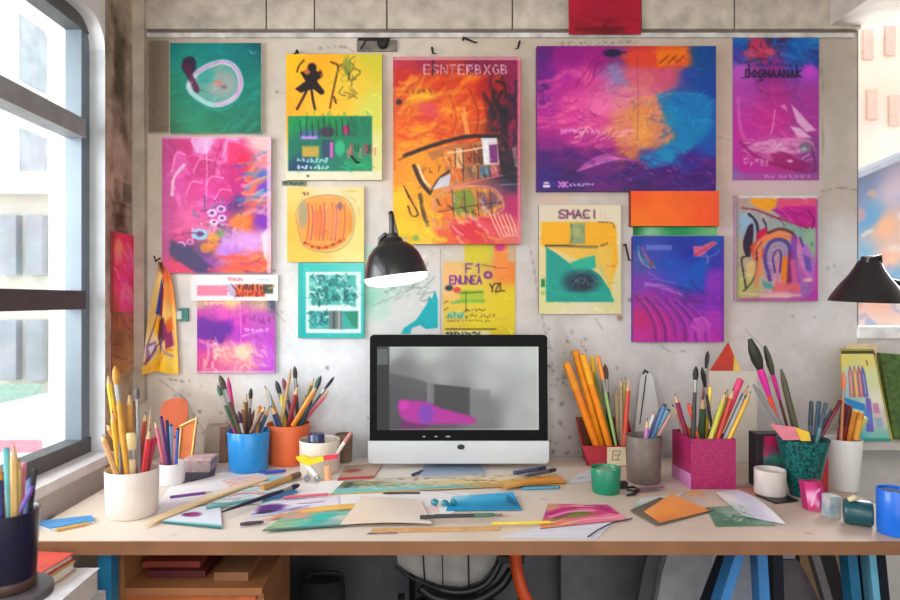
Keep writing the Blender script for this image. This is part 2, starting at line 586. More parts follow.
# the block course above and the piece below the window on the right
bm = BM()
ztop = Z(33, WD)
ed = [136, 267, 315, 387, 512, 640, 733, 860]
for a, b in zip(ed[:-1], ed[1:]):
    box(bm, X(a, WD) + .003, X(b, WD) - .003, WD - .012, WD + .1, ztop + .012, CEIL)
struct('trim_1', bm, mat('concrete blocks', (186, 176, 162), 0.9, var=0.13, scale=14, bump=0.5, detail=8), bevel=0.004)
bm = BM(); box(bm, XL, XR, WD + .004, WD + .14, ztop - .01, CEIL)
struct('wall_back_upper', bm, mat('mortar', (118, 108, 98), 0.9))
bm = BM(); box(bm, X(148, WD), X(852, WD), WD - .012, WD + .01, Z(38.5, WD), Z(34, WD))
struct('trim_2', bm, mat('pale ledge strip', (196, 192, 188), 0.85, var=0.16, scale=16, bump=0.3), bevel=0.004)
bm = BM(); box(bm, XR + .0005, 2.75, WD, WD + .12, 0, Z(338, WD))
struct('wall_back_lower', bm, mat('right plaster', (206, 202, 198), 0.9, var=0.07, scale=7, bump=0.25))
bm = BM(); box(bm, X(136, WD), X(147.5, WD), WD - .03, WD + .002, Z(400, WD), CEIL)
struct('trim_3', bm, mat('pilaster strip', (184, 170, 154), 0.9, var=0.1, scale=12, bump=0.35, detail=8), bevel=0.006)

# --- wall_left: column beside the window, wall below, above and before it
DJ = 2.262                           # far jamb of window_1
XG = X(88, DJ)                       # glass plane
zsill, zlin = Z(452, DJ), Z(22, DJ)
YN = 0.35                            # near jamb
M_col = CONCRETE
cv = Cv(0, 0, 60, 620, 1.0, (166, 150, 134), 9)
cv.field([(0, 0, (150, 136, 122)), (30, 60, (150, 134, 118)), (55, 60, (176, 160, 142)), (20, 250, (158, 140, 124)), (50, 300, (190, 172, 152)), (20, 420, (176, 150, 124)), (30, 600, (150, 140, 132))], 2.5)
n = cv.noise(46, 5)
mk = np.clip((n - .52) * 7, 0, 1) * np.clip((cv.xx - 8) / 10, 0, 1) * np.clip((44 - cv.xx) / 12, 0, 1) * np.clip((330 - cv.yy) / 60, 0, 1)
cv.put((slice(None), slice(None)), mk * .8, (86, 72, 60))
cv.grain(0.12, 10)
cv.a = np.clip(cv.a * 1.16, 0, 1)
cv.scrib(14, 46, 214, 3, (60, 50, 46), 0.9, .7); cv.scrib(12, 40, 224, 4, (60, 50, 46), 0.9, .8); cv.scrib(16, 46, 238, 3, (70, 56, 50), 0.9, .7)
cv.rect(33, 195, 50, 212, (96, 84, 76), .5, 2)
me = grid_mesh('wall_left', cv, lambda u, v: (np.full(u.shape, XL), DJ + (WD - DJ) * u, 2.62 * (1 - v)))
tag(link_mesh('wall_left', me, M_col), kind='structure')
# crumbling plaster below the sill
cv = Cv(0, 0, 230, 82, 0.9, (240, 234, 228), 4)
n = cv.noise(30, 5)
mk = np.clip((n - .5) * 6, 0, 1) * np.clip((cv.yy - 26) / 30, 0, 1) * np.clip((cv.xx - 60) / 60, 0, 1)
cv.put((slice(None), slice(None)), mk * .4, (150, 130, 114))
for i in range(60):
    cv.blob(cv.r.uniform(90, 230), cv.r.uniform(8, 60), cv.r.uniform(.6, 2), cv.r.uniform(.6, 2), (80, 72, 66), .7)
me = grid_mesh('wall_left_lower', cv, lambda u, v: (np.full(u.shape, XL), Y0 + (DJ - Y0) * u, zsill * (1 - v)))
tag(link_mesh('wall_left_lower', me, PLASTER), kind='structure')
bm = BM()
pts = [Vector((XL, Y0, zlin)), Vector((XL, Y0, CEIL)), Vector((XL, DJ, CEIL)), Vector((XL, DJ, zlin - .10))]
for k in range(1, 7):
    a = k / 6 * math.pi / 2
    pts.append(Vector((XL, DJ - .10 + .10 * math.cos(a), zlin - .10 + .10 * math.sin(a))))
prism(bm, pts, (-.2, 0, 0))
struct('wall_left_upper', bm, M_white_paint)
bm = BM(); box(bm, XL - .2, XL, DJ, WD + .1, 0, CEIL)
for f in [f for f in bm.faces if all(abs(v.co.x - XL) < 1e-5 for v in f.verts)]: bmesh.ops.delete(bm, geom=[f], context='FACES_ONLY')
struct('trim_4', bm, mat('white jamb', (206, 210, 214), 0.7, var=0.05, scale=9, bump=0.15), smooth=False)
bm = BM(); box(bm, XL - .2, XL, Y0, YN, zsill, zlin + .01)
struct('wall_left_near', bm, M_white_paint)
# sill ledge of white paint
bm = BM(); box(bm, XL - .2, XL + .035, YN, DJ - .002, zsill - .03, zsill + .002)
struct('trim_5', bm, mat('white sill ledge', (226, 224, 222), 0.6, var=0.05, scale=12, bump=0.2), bevel=0.008)

# --- window_1: metal frame of three lights, glass
w1 = empty('window_1', (XG, 1.3, zsill), kind='structure')
bm = BM()
box(bm, XG - .05, XG + .012, YN, DJ - .001, zsill + .002, zsill + .055)      # bottom rail
box(bm, XG - .05, XG + .012, YN, DJ - .001, zlin - .05, zlin + .012)
build('bottom_rail', bm, mat('dark sill metal', (84, 86, 86), 0.5, 0.1, var=.08, scale=7), w1, bevel=0.004)
bm = BM()
for y in (DJ - .028, YN + .028, 1.0):
    box(bm, XG - .05, XG + .006, y - .026, y + .026, zsill + .055, zlin - .05)
build('window_frame', bm, M_frame, w1, bevel=0.004)
bm = BM(); box(bm, XG - .045, XG + .022, YN + .054, DJ - .054, Z(142, DJ), Z(124, DJ))
build('transom', bm, mat('pale transom metal', (150, 152, 154), 0.45, 0.1, var=.06), w1, bevel=0.005)
bm = BM(); box(bm, XG - .045, XG + .022, YN + .054, DJ - .054, Z(309, DJ), Z(291, DJ))
build('middle_rail', bm, mat('brown rail metal', (70, 64, 66), 0.5, 0.1, var=.06), w1, bevel=0.004)
zz = [zsill + .055, Z(309, DJ), Z(291, DJ), Z(142, DJ), Z(124, DJ), zlin - .05]
for a, b in ((0, 1), (2, 3), (4, 5)):
    bm = BM(); box(bm, XG - .026, XG - .022, YN + .05, DJ - .05, zz[a] - .004, zz[b] + .004)
    build('pane', bm, GLASS, w1)

# --- window_2 on the right of wall_back
zs2, zl2 = Z(338, WD), CEIL - .042
w2 = empty('window_2', (2.2, WD, zs2), kind='structure')
bm = BM()
box(bm, XR + .0005, XR + .012, WD + .01, WD + .07, zs2 + .045, zl2)
box(bm, 2.58, 2.62, WD + .01, WD + .07, zs2 + .045, zl2)
box(bm, XR + .0005, 2.62, WD + .01, WD + .07, zl2, zl2 + .04)
build('window_frame', bm, mat('thin frame', (120, 118, 118), 0.5), w2)
bm = BM(); box(bm, XR + .012, 2.58, WD + .03, WD + .034, zs2 + .045, zl2)
build('pane', bm, GLASS, w2)
bm = BM(); box(bm, XR + .0005, 2.62, WD - .02, WD + .09, zs2, zs2 + .045)
build('window_sill', bm, mat('bright sill', (236, 236, 236), 0.5), w2, bevel=0.005)

# --- ceiling, floor, right wall, beam
bm = BM(); box(bm, XL - .2, 2.95, Y0, WD + .14, CEIL, CEIL + .1)
struct('ceiling', bm, mat('ceiling', (206, 202, 198), 0.9, var=.05, scale=4))
bm = BM(); box(bm, XL - .2, 2.95, Y0, WD + .14, -.1, 0)
struct('floor', bm, mat('dark floor', (96, 92, 90), 0.6, var=.08, scale=5))
bm = BM(); box(bm, 2.75, 2.95, Y0, WD + .14, 0, CEIL)
struct('wall_right', bm, M_plaster_plain)
bm = BM(); box(bm, X(828, WD), X(828, WD) + .3, Y0, WD - .013, Z(27, WD), CEIL - .002)
struct('ceiling_beam', bm, mat('beam concrete', (206, 198, 188), 0.9, var=.08, scale=8, bump=.3), bevel=.006)

# ================================================================ outside the windows
def building(label, name, boxes, wins, m, mw):
    xs = [b for bx in boxes for b in bx[:2]]; ys = [b for bx in boxes for b in bx[2:4]]
    root = empty(name, ((min(xs) + max(xs)) / 2, min(ys), 0), label, 'building')
    bm = BM()
    for b in boxes: box(bm, *b)
    build('walls', bm, m, root)
    for b in wins:
        bm = BM(); box(bm, *b); build('window', bm, mw, root)
    return root


bm = BM(); box(bm, -40, XL - .22, -20, 40, -3.3, -3.0)
struct('ground_outside', bm, mat('pale street', (232, 228, 222), 0.9))
MB1 = mat('pale grey render', (214, 216, 220), 0.9, var=.04, scale=1)
MBW = mat('pale window reflections', (176, 186, 196), 0.4, var=.1, scale=2)
building('pale grey building across the street seen through left window', 'street_building',
         [(-13.5, -9.4, 9, 22, -3, 9)], [(-9.42, -9.38, y, y + 1.0, z, z + 1.5) for y in (12.4, 14.6, 17.0) for z in (1.2, 3.8, 6.4)], MB1, MBW)
building('pinkish white pillar block outside the left window, right of the grey building', 'pillar_block',
         [(X(64, 8.6), X(84, 8.6), 8.62, 9.2, -3, 8)], [], mat('pinkish render', (240, 226, 220), 0.9, var=.04, scale=1), MBW)
building('low pale building with cream band outside the left window', 'low_building',
         [(X(-60, 9.6), X(60, 9.6), 9.6, 12, -3, Z(170, 9.5)), (X(-60, 9.5), X(60, 9.5), 9.35, 9.5, Z(195, 9.5), Z(178, 9.5))], [(X(a, 9.5), X(a + 16, 9.5), 9.45, 9.6, Z(b + 60, 9.5), Z(b, 9.5)) for a in (2, 28) for b in (215, 320)],
         mat('cream render', (226, 226, 216), 0.9, var=.05, scale=1), MBW)
# parked van and green awning, low in the left window
D = 6.0
root = empty('parked_van', (X(5, D), D, -1.6), 'white van with pink stripe parked outside the left window', 'van')
bm = BM(); pf = [(X(-60, D), -1.3), (X(-60, D), Z(418, D)), (X(0, D), Z(412, D)), (X(24, D), Z(415, D)), (X(40, D), Z(428, D)), (X(44, D), Z(445, D)), (X(44, D), -1.3)]
prism(bm, [Vector((x, D, z)) for x, z in pf], (0, 1.6, 0)); build('van_body', bm, mat('white van paint', (240, 236, 236), .3, coat=.5), root, bevel=.05)
bm = BM(); box(bm, X(-55, D), X(42, D), D - .02, D + .02, Z(452, D), Z(440, D)); build('stripe', bm, mat('pink stripe', (226, 150, 168), .4), root)
for xx in (-40, 26):
    bm = BM(); lathe(bm, [(.12, -.1), (.3, -.1), (.3, .1), (.12, .1)], 24, (X(xx, D), D + .1, -1.26), Matrix.Rotation(math.pi / 2, 3, 'X')); build('wheel', bm, mat('tyre', (50, 50, 52), .8), root)
D = 8.0
root = empty('street_kiosk', (X(10, D), D, -3), 'grey-green kiosk outside the left window, above the van', 'kiosk')
bm = BM(); box(bm, X(-70, D), X(40, D), D, D + .5, -3, Z(400, D)); build('kiosk_body', bm, mat('grey green panel', (176, 196, 186), .7), root)
bm = BM(); prism(bm, [Vector((X(-74, D), D - .35, Z(398, D))), Vector((X(44, D), D - .35, Z(398, D))), Vector((X(42, D), D, Z(384, D))), Vector((X(-72, D), D, Z(384, D)))], (0, .02, -.12))
build('awning', bm, mat('green awning', (150, 182, 168), .7), root)

# mural building behind the right window, with sloping roof, and pale facade beyond
D = 6.5
cv = Cv(840, 150, 960, 480, .5, (232, 206, 190), 3)
cv.field([(860, 170, (120, 150, 190)), (870, 200, (90, 165, 215)), (862, 240, (120, 185, 220)), (885, 215, (235, 190, 150)), (895, 180, (200, 196, 214)), (890, 250, (240, 200, 170)), (880, 290, (236, 196, 170)),
          (895, 270, (120, 180, 220)), (865, 320, (240, 226, 218)), (870, 260, (235, 210, 195)), (900, 330, (246, 226, 206)), (950, 240, (230, 150, 120)), (930, 190, (120, 160, 205))], 3)
cv.a *= np.array([.86, .78, .78])
cv.dabs(60, (845, 160, 955, 330), [(216, 150, 110), (80, 130, 180), (206, 190, 180), (196, 124, 104), (120, 130, 170), (190, 200, 206)], 9, 8, .2, 1.4, .7)
root = empty('mural_building', (X(900, D), D, 0), 'building with blue and orange mural behind the right window', 'building')
def mpos(u, v):
    x = 840 + 120 * u
    top = 176 - (x - 857) * 0.42
    return X(x, D), np.full(u.shape, D), Z(top + (480 - top) * v, D)
link_mesh('mural_wall', grid_mesh('mural_wall', cv, mpos), PAPER, root)
bm = BM(); prism(bm, [Vector((X(836, D), D - .3, Z(185, D))), Vector((X(964, D), D - .3, Z(131, D))), Vector((X(964, D), D - .3, Z(126, D))), Vector((X(836, D), D - .3, Z(180, D)))], (0, .5, 0))
build('roof_edge', bm, mat('slate roof edge', (150, 152, 162), .7), root)
D = 13
cv = Cv(800, -150, 1100, 480, .3, (250, 244, 238), 6)
cv.field([(870, 20, (252, 246, 240)), (880, 90, (248, 226, 212)), (865, 120, (246, 222, 216)), (895, 60, (250, 238, 226)), (890, 140, (250, 244, 240))], 2)
cv.a *= np.array([.9, .85, .82])
root = empty('far_facade', (X(950, D), D, 0), 'pale peach facade far beyond the right window, above the mural roof', 'building')
link_mesh('facade_wall', grid_mesh('facade_wall', cv, lambda u, v: (X(800 + 300 * u, D), np.full(u.shape, D), Z(-150 + 630 * v, D))), PAPER, root)
for a, b in ((862, 30), (884, 26), (866, 90), (888, 96)):
    bm = BM(); box(bm, X(a, D), X(a + 10, D), D - .05, D + .05, Z(b + 30, D), Z(b, D)); build('window', bm, mat('facade window', (206, 170, 156), .6), root)
bm = BM(); box(bm, 1.2, 30, WD + .3, 40, -.3, -.05)
struct('ground_yard', bm, mat('pale yard', (232, 228, 222), 0.9))

# ================================================================ light and camera
sc = bpy.context.scene
w = bpy.data.worlds.new('daylight')
sc.world = w
w.use_nodes = True
nt = w.node_tree
bg = nt.nodes['Background']
tc = nt.nodes.new('ShaderNodeTexCoord'); sep = nt.nodes.new('ShaderNodeSeparateXYZ'); rp = nt.nodes.new('ShaderNodeValToRGB')
nt.links.new(tc.outputs['Generated'], sep.inputs[0]); nt.links.new(sep.outputs['Z'], rp.inputs['Fac'])
rp.color_ramp.elements[0].color = (.95, .93, .9, 1); rp.color_ramp.elements[1].color = (.9, .95, 1, 1)
nt.links.new(rp.outputs['Color'], bg.inputs['Color'])
bg.inputs['Strength'].default_value = 1.8


def area(name, loc, target, sx, sy, power, col=(1, 1, 1)):
    l = bpy.data.lights.new(name, 'AREA'); l.shape = 'RECTANGLE'; l.size = sx; l.size_y = sy; l.energy = power; l.color = col
    o = bpy.data.objects.new(name, l); COL.objects.link(o); o.location = loc
    o.rotation_euler = (Vector(target) - Vector(loc)).to_track_quat('-Z', 'Y').to_euler()
    return o


area('window_daylight', (-2.2, 1.0, 1.75), (.3, 2.2, 1.3), 1.9, 1.5, 62, (.96, .98, 1))
area('right_daylight', (2.3, 3.3, 2.0), (-.8, 1.6, .8), 1.0, 1.2, 60, (1, .98, .96))
area('fill_light', (-.3, -.7, 2.5), (.2, 2.4, 1.2), 1.6, 1.0, 22, (1, .96, .92))  # added fill above and behind the camera, not a lamp of the room
cam = bpy.data.cameras.new('camera'); co = bpy.data.objects.new('camera', cam); COL.objects.link(co)
co.location = (0, 0, CZ); co.rotation_euler = (math.pi / 2, 0, 0)
cam.sensor_width = 36; cam.lens = F / 900 * 36; cam.shift_x = (450 - CX) / 900; cam.clip_start = .05
cam.dof.use_dof = True; cam.dof.focus_distance = 2.25; cam.dof.aperture_fstop = 3.2
sc.camera = co
sc.view_settings.view_transform = 'Standard'
sc.view_settings.look = 'None'
sc.view_settings.exposure = 0.28
sc.cycles.max_bounces = 6
sc.cycles.caustics_reflective = False; sc.cycles.caustics_refractive = False
# ================================================================ pictures on wall_back
# 1 teal square with a white ring
c = Cv(170, 43, 261, 133, base=(0, 135, 115), seed=21)
c.field([(170, 43, (0, 130, 125)), (262, 43, (14, 100, 112)), (215, 52, (0, 140, 140)), (190, 62, (20, 150, 140)), (240, 60, (0, 128, 128)), (175, 90, (0, 140, 105)), (255, 90, (0, 130, 115)),
         (170, 133, (8, 112, 70)), (215, 130, (6, 130, 92)), (261, 133, (0, 112, 86)), (215, 113, (0, 122, 96)), (195, 118, (0, 146, 110))], 2.5)
c.dabs(45, (172, 46, 260, 130), [(10, 156, 140), (0, 112, 100), (20, 140, 100), (0, 126, 126)], 22, 4, -.4, .5, .4)
c.blob(212, 85, 28, 20, (30, 150, 140), .6, .6)
c.poly([(190, 86), (196, 74), (210, 65), (226, 63), (238, 72), (240, 86), (232, 99), (218, 104), (202, 98)], (112, 172, 160), .9, 2, True)
c.blob(222, 84, 15, 13, (176, 168, 170), .7, .9); c.blob(206, 76, 9, 8, (60, 168, 158), .8, .7); c.blob(218, 83, 4, 3, (206, 130, 120), .8, .8); c.blob(224, 87, 3, 2, (140, 90, 90), .7, .8)
ring = [(190, 90), (189, 84), (197, 73), (210, 65), (226, 62), (237, 70), (241, 84), (236, 96), (226, 103), (213, 105), (201, 100), (192, 93), (190, 90)]
c.line(ring, 5, (224, 218, 232), .9, 1.5); c.line(ring[2:8], 2.4, (206, 140, 200), .8, 1.2); c.line(ring[6:10], 3, (214, 150, 206), .6, 1.5); c.line(ring[9:12], 3, (150, 214, 200), .9, 1.5)
c.blob(189, 66, 7, 9, (54, 22, 60), .95, .5); c.line([(186, 66), (190, 76), (197, 90)], 6, (96, 14, 62), .9, 1.2); c.line([(184, 60), (192, 58), (195, 62)], 3, (60, 30, 80), .8)
c.line([(205, 107), (220, 110), (232, 106)], 3, (20, 160, 140), .7, 1.5); c.line([(250, 50), (252, 54), (256, 52)], 1, (120, 190, 190), .8)
canvas_painting('teal green square painting of a white looped ring, top left of the wall', 170, 43, 261, 133, c, .02, edge=(206, 214, 206))

# 2 magenta flowers
c = Cv(162, 137, 271, 273, base=(214, 60, 150), seed=22)
c.field([(165, 140, (196, 50, 130)), (190, 150, (206, 30, 130)), (205, 140, (226, 160, 210)), (225, 150, (222, 70, 150)), (240, 160, (220, 20, 90)), (262, 142, (226, 190, 190)), (250, 170, (240, 100, 70)), (265, 165, (226, 140, 170)),
         (180, 180, (222, 60, 160)), (205, 190, (228, 90, 190)), (232, 185, (196, 20, 130)), (250, 190, (220, 70, 150)), (265, 190, (120, 70, 190)), (262, 178, (70, 110, 200)), (258, 200, (240, 110, 80)), (168, 210, (200, 60, 150)),
         (190, 215, (226, 90, 160)), (220, 205, (200, 60, 170)), (235, 205, (90, 40, 130)), (245, 222, (240, 120, 40)), (262, 222, (130, 40, 180)), (180, 235, (216, 60, 140)), (185, 252, (50, 20, 90)), (205, 250, (90, 40, 140)),
         (225, 250, (190, 130, 220)), (250, 243, (214, 150, 220)), (210, 245, (226, 130, 40)), (170, 268, (222, 40, 100)), (205, 268, (150, 60, 170)), (240, 268, (240, 100, 60)), (262, 262, (240, 130, 70)), (268, 240, (230, 190, 225))], 3.2)
c.warp(3, 14)
P1 = [(236, 110, 190), (214, 30, 130), (240, 160, 210), (190, 20, 110), (226, 70, 170)]
c.dabs(60, (165, 140, 236, 210), P1, 14, 4, .6, 1.4, .5, .6)
c.poly([(190, 140), (212, 139), (207, 153), (196, 152)], (226, 176, 220), .8, 2, True)
for x, y, rx, ry in ((180, 165, 8, 15), (205, 168, 12, 11), (216, 185, 12, 10), (196, 190, 10, 10), (232, 150, 9, 14), (225, 196, 10, 8)):
    c.blob(x, y, rx, ry, P1[(x + y) % 5], .6, .5); c.line([(x - rx, y + ry * .4), (x - rx * .4, y - ry * .8), (x + rx * .6, y - ry * .7)], 1.6, (246, 190, 226), .6, 1)
c.line([(172, 195), (174, 178), (184, 165)], 3, (240, 214, 226), .85, 1.2); c.line([(206, 140), (207, 170), (206, 205)], 1, (250, 200, 230), .7); c.line([(222, 142), (216, 160), (214, 175)], 1, (120, 20, 80), .6)
c.poly([(228, 142), (240, 145), (250, 165), (238, 172), (228, 165)], (222, 22, 96), .7, 3, True); c.poly([(222, 165), (240, 165), (252, 185), (236, 195)], (196, 14, 130), .6, 4, True)
c.dabs(36, (244, 150, 270, 214), [(240, 120, 90), (80, 120, 210), (226, 180, 200), (130, 60, 190), (60, 160, 190), (240, 150, 120)], 18, 4, -.4, .4, .8)
c.dabs(50, (195, 200, 240, 240), [(40, 20, 80), (230, 180, 220), (120, 60, 160), (250, 150, 200), (60, 120, 150)], 9, 2.2, .3, 1.5, .8, .9)
for x, y, r, k in ((212, 213, 5, (246, 206, 232)), (221, 209, 5, (236, 180, 226)), (222, 218, 4.5, (240, 200, 236)), (214, 222, 4, (246, 214, 232)), (200, 234, 8, (150, 200, 226)), (181, 245, 5, (226, 160, 200)), (190, 242, 4, (240, 130, 180))):
    c.blob(x, y, r, r * .75, k, .9, .4); c.blob(x, y, r * .45, r * .35, (80, 30, 110), .85, .5)
c.line([(176, 231), (190, 226), (206, 228)], 4, (226, 90, 150), .9, 1.2); c.line([(174, 236), (190, 233), (204, 234)], 1.6, (120, 20, 90), .8)
c.blob(240, 222, 10, 7, (240, 130, 50), .85, .6); c.blob(214, 238, 6, 5, (214, 150, 50), .85, .6); c.blob(221, 234, 3, 4, (90, 150, 70), .8, .5); c.blob(206, 248, 6, 5, (226, 140, 40), .8, .6)
c.poly([(171, 240), (192, 250), (206, 262), (214, 270), (196, 272), (172, 256)], (46, 18, 92), .85, 3, True)
c.blob(240, 240, 18, 10, (214, 160, 226), .7, .8); c.blob(232, 252, 14, 6, (190, 130, 216), .7, .8)
c.dabs(16, (218, 254, 264, 272), [(240, 110, 50), (230, 80, 90), (120, 40, 130)], 18, 4, -.15, .3, .8)
c.poly([(162, 258), (180, 262), (196, 273), (162, 273)], (222, 40, 104), .95, 1.5)
c.rect(162, 137, 169, 273, (196, 92, 160), .55, 1.5); c.rect(267, 137, 271, 273, (232, 196, 214), .8, 1)
c.poly([(262, 236), (267, 228), (267, 262), (264, 256)], (236, 220, 226), .8, 1.5)
c.rect(162, 137, 271, 138.5, (226, 190, 206), .8, 1)
canvas_painting('magenta floral abstract painting with purple and orange swirls, left of the wall', 162, 137, 271, 273, c, .024, edge=(214, 190, 200))

# 3 cream panel: dark figure on yellow over a green rectangle
c = Cv(286, 54, 382, 180, base=(226, 220, 170), seed=23)
c.field([(288, 56, (250, 196, 20)), (320, 60, (246, 180, 30)), (350, 80, (236, 200, 60)), (378, 60, (214, 204, 60)), (288, 110, (250, 176, 30)), (330, 105, (250, 190, 50)), (376, 110, (214, 214, 96)), (376, 150, (222, 218, 150)), (330, 178, (226, 220, 190)), (290, 175, (224, 216, 190))], 3)
c.rect(286, 171, 382, 180, (226, 222, 198), .9, 3)
c.blob(312, 68, 4.5, 5, (30, 10, 10)); c.poly([(300, 72), (312, 70), (321, 72), (320, 78), (314, 84), (322, 90), (324, 95), (313, 89), (300, 92), (296, 88), (306, 82)], (34, 10, 14), 1, .8)
c.blob(307, 72, 3, 2.5, (200, 110, 60)); c.line([(297, 72), (299, 66), (304, 60)], 1.6, (40, 14, 10), .9); c.line([(320, 70), (322, 76), (316, 80)], 1.4, (60, 20, 14), .9)
c.line([(309, 86), (303, 98), (297, 109)], 2.6, (40, 8, 12), 1); c.line([(311, 86), (313, 100), (315, 109)], 2.6, (40, 8, 12), 1); c.poly([(304, 82), (316, 80), (325, 92), (321, 95), (312, 88), (301, 93), (295, 89)], (30, 8, 12), 1, .8)
c.line([(331, 62), (338, 66), (336, 78), (333, 92), (330, 108)], 2, (96, 50, 14), .95); c.line([(338, 66), (343, 64)], 1.6, (120, 70, 20), .9); c.line([(334, 97), (336, 103)], 2, (40, 20, 10), .9)
c.blob(347, 66, 4, 9, (130, 160, 60), .8, .5); c.dabs(26, (341, 58, 356, 98), [(70, 70, 30), (150, 160, 80), (230, 210, 120), (190, 140, 50)], 8, 1.6, 1.3, .7, .9, .8)
c.line([(344, 92), (350, 94), (357, 98)], 1.2, (120, 90, 40), .8)
c.rect(288, 116, 372, 171, (0, 130, 92), 1, 1.2)
c.field([(290, 118, (0, 150, 84)), (330, 118, (10, 140, 80)), (370, 120, (0, 124, 96)), (290, 150, (0, 120, 100)), (370, 160, (0, 150, 104)), (300, 168, (20, 60, 110)), (325, 168, (10, 130, 110))], 3, .9, (289, 117, 371.5, 170.5))
c.dabs(20, (290, 118, 370, 132), [(20, 170, 100), (0, 100, 70)], 16, 3, 1.5, .3, .5)
c.rect(300, 130, 320, 140, (90, 110, 160), .8, 2); c.rect(301, 136, 317, 139, (196, 150, 220), .9, 1); c.rect(302, 146, 319, 157, (214, 170, 70), .9, 2); c.rect(322, 140, 334, 158, (60, 60, 110), .7, 2)
c.rect(330, 142, 333, 158, (220, 110, 190), .9, 1.2); c.blob(340, 148, 5, 8, (60, 190, 140), .8, .6); c.blob(346, 130, 4, 5, (190, 40, 110), .9, .6); c.blob(327, 132, 8, 5, (90, 40, 80), .8, .7)
for x in range(300, 350, 6): c.line([(x, 118 + (x * 7) % 9), (x + 1, 136)], 1.4, (20, 50, 50), .75)
for x in range(347, 372, 4): c.scrib(x, x + 4, 143 + x % 3, 13, [(200, 60, 90), (20, 70, 50), (220, 130, 120)][x % 3], 1.4, .9, 3)
c.scrib(297, 330, 158, 5, (190, 220, 236), 1.3, .95, 4.5); c.scrib(297, 326, 165, 4, (220, 236, 240), 1.3, .95, 4.5)
c.dabs(14, (345, 160, 370, 170), [(40, 190, 130), (0, 160, 100)], 9, 2, 0, .5, .7); c.blob(308, 176, 1.5, 1, (60, 50, 40))
canvas_painting('cream panel with a dark dancing figure on yellow above a green block', 286, 54, 382, 180, c, .018, dens=.004, edge=(176, 168, 140))

# 4 orange sketch on yellow
c = Cv(287, 187, 364, 262, base=(246, 214, 140), seed=24)
c.field([(287, 187, (250, 206, 120)), (290, 230, (250, 190, 80)), (300, 262, (250, 200, 90)), (330, 190, (236, 216, 180)), (362, 190, (230, 214, 150)), (362, 240, (240, 222, 140)), (350, 260, (244, 226, 150)), (325, 225, (240, 176, 80))], 3)
c.poly([(300, 205), (310, 197), (330, 195), (345, 200), (352, 215), (350, 235), (338, 247), (322, 250), (306, 245), (298, 230)], (236, 160, 70), .85, 2, True)
c.blob(303, 214, 5, 14, (150, 160, 150), .7, .8); c.line([(299, 232), (296, 214), (304, 201), (326, 195), (346, 199), (354, 215), (352, 236), (340, 249), (322, 252), (304, 246), (299, 232)], 1.4, (176, 150, 110), .8, 1)
for i, x in enumerate(range(308, 348, 4)): c.line([(x, 203 + i % 2 * 2), (x + 1, 220), (x - 1, 240)], 1.8, [(214, 90, 60), (190, 80, 110), (226, 130, 40)][i % 3], .75)
c.poly([(312, 214), (322, 206), (326, 236), (314, 238)], (226, 110, 80), .5, 1.5); c.poly([(326, 206), (340, 210), (340, 236), (328, 238)], (236, 150, 110), .5, 1.5)
for i in range(12): c.blob(305 + i * 3.5, 243 + 5 * math.sin(i * .35), 2, 1.7, [(170, 60, 60), (226, 110, 30)][i % 2], .9)
c.blob(340, 206, 2.5, 4, (110, 90, 150), .7, .6); c.blob(350, 222, 3, 12, (226, 150, 60), .8, .6)
c.scrib(303, 308, 192, 3, (60, 50, 60), 1.3, .9, 3); c.line([(342, 192), (356, 191)], 1, (190, 180, 90), .8)
c.line([(345, 195), (356, 202), (360, 215)], .9, (190, 180, 150), .7)
canvas_painting('yellow square painting of an orange round striped sketch', 287, 187, 364, 262, c, .014, dens=.004, edge=(232, 222, 196))

# 5 teal frame with two windows of scribbles
c = Cv(298, 263, 364, 338, base=(60, 196, 190), seed=25)
c.field([(298, 263, (70, 200, 190)), (360, 263, (110, 216, 206)), (300, 336, (30, 180, 180)), (362, 336, (60, 190, 186))], 2)
c.rect(306, 272, 361, 333, (222, 240, 240), 1, 1.2); c.rect(309, 275, 356, 305, (90, 190, 184), 1, 1.2); c.rect(309, 311, 358, 329, (70, 176, 170), 1, 1.2)
c.dabs(90, (310, 276, 355, 304), [(226, 244, 244), (30, 120, 120), (40, 160, 156), (190, 230, 226), (20, 90, 96)], 5, 2, 1.0, 1.4, .9, .8)
c.dabs(24, (310, 294, 354, 304), [(20, 96, 100), (30, 130, 120)], 5, 2.4, 1.5, .5, .8)
c.dabs(26, (310, 312, 328, 328), [(30, 120, 126), (190, 226, 226), (20, 96, 110)], 5, 2, 1, 1.4, .9)
c.rect(329, 311, 342, 329, (120, 130, 130), .95, 1); c.rect(333, 311, 335, 329, (60, 80, 80), .8, 1); c.rect(338, 311, 340, 329, (170, 176, 170), .9, 1); c.poly([(344, 312), (358, 311), (358, 328), (352, 326)], (40, 150, 120), .9, 1)
c.rect(298, 263, 303, 338, (40, 180, 178), .7, 2)
canvas_painting('teal framed print with two white-edged panes of scribble', 298, 263, 364, 338, c, .016, dens=.004, edge=(90, 190, 186))

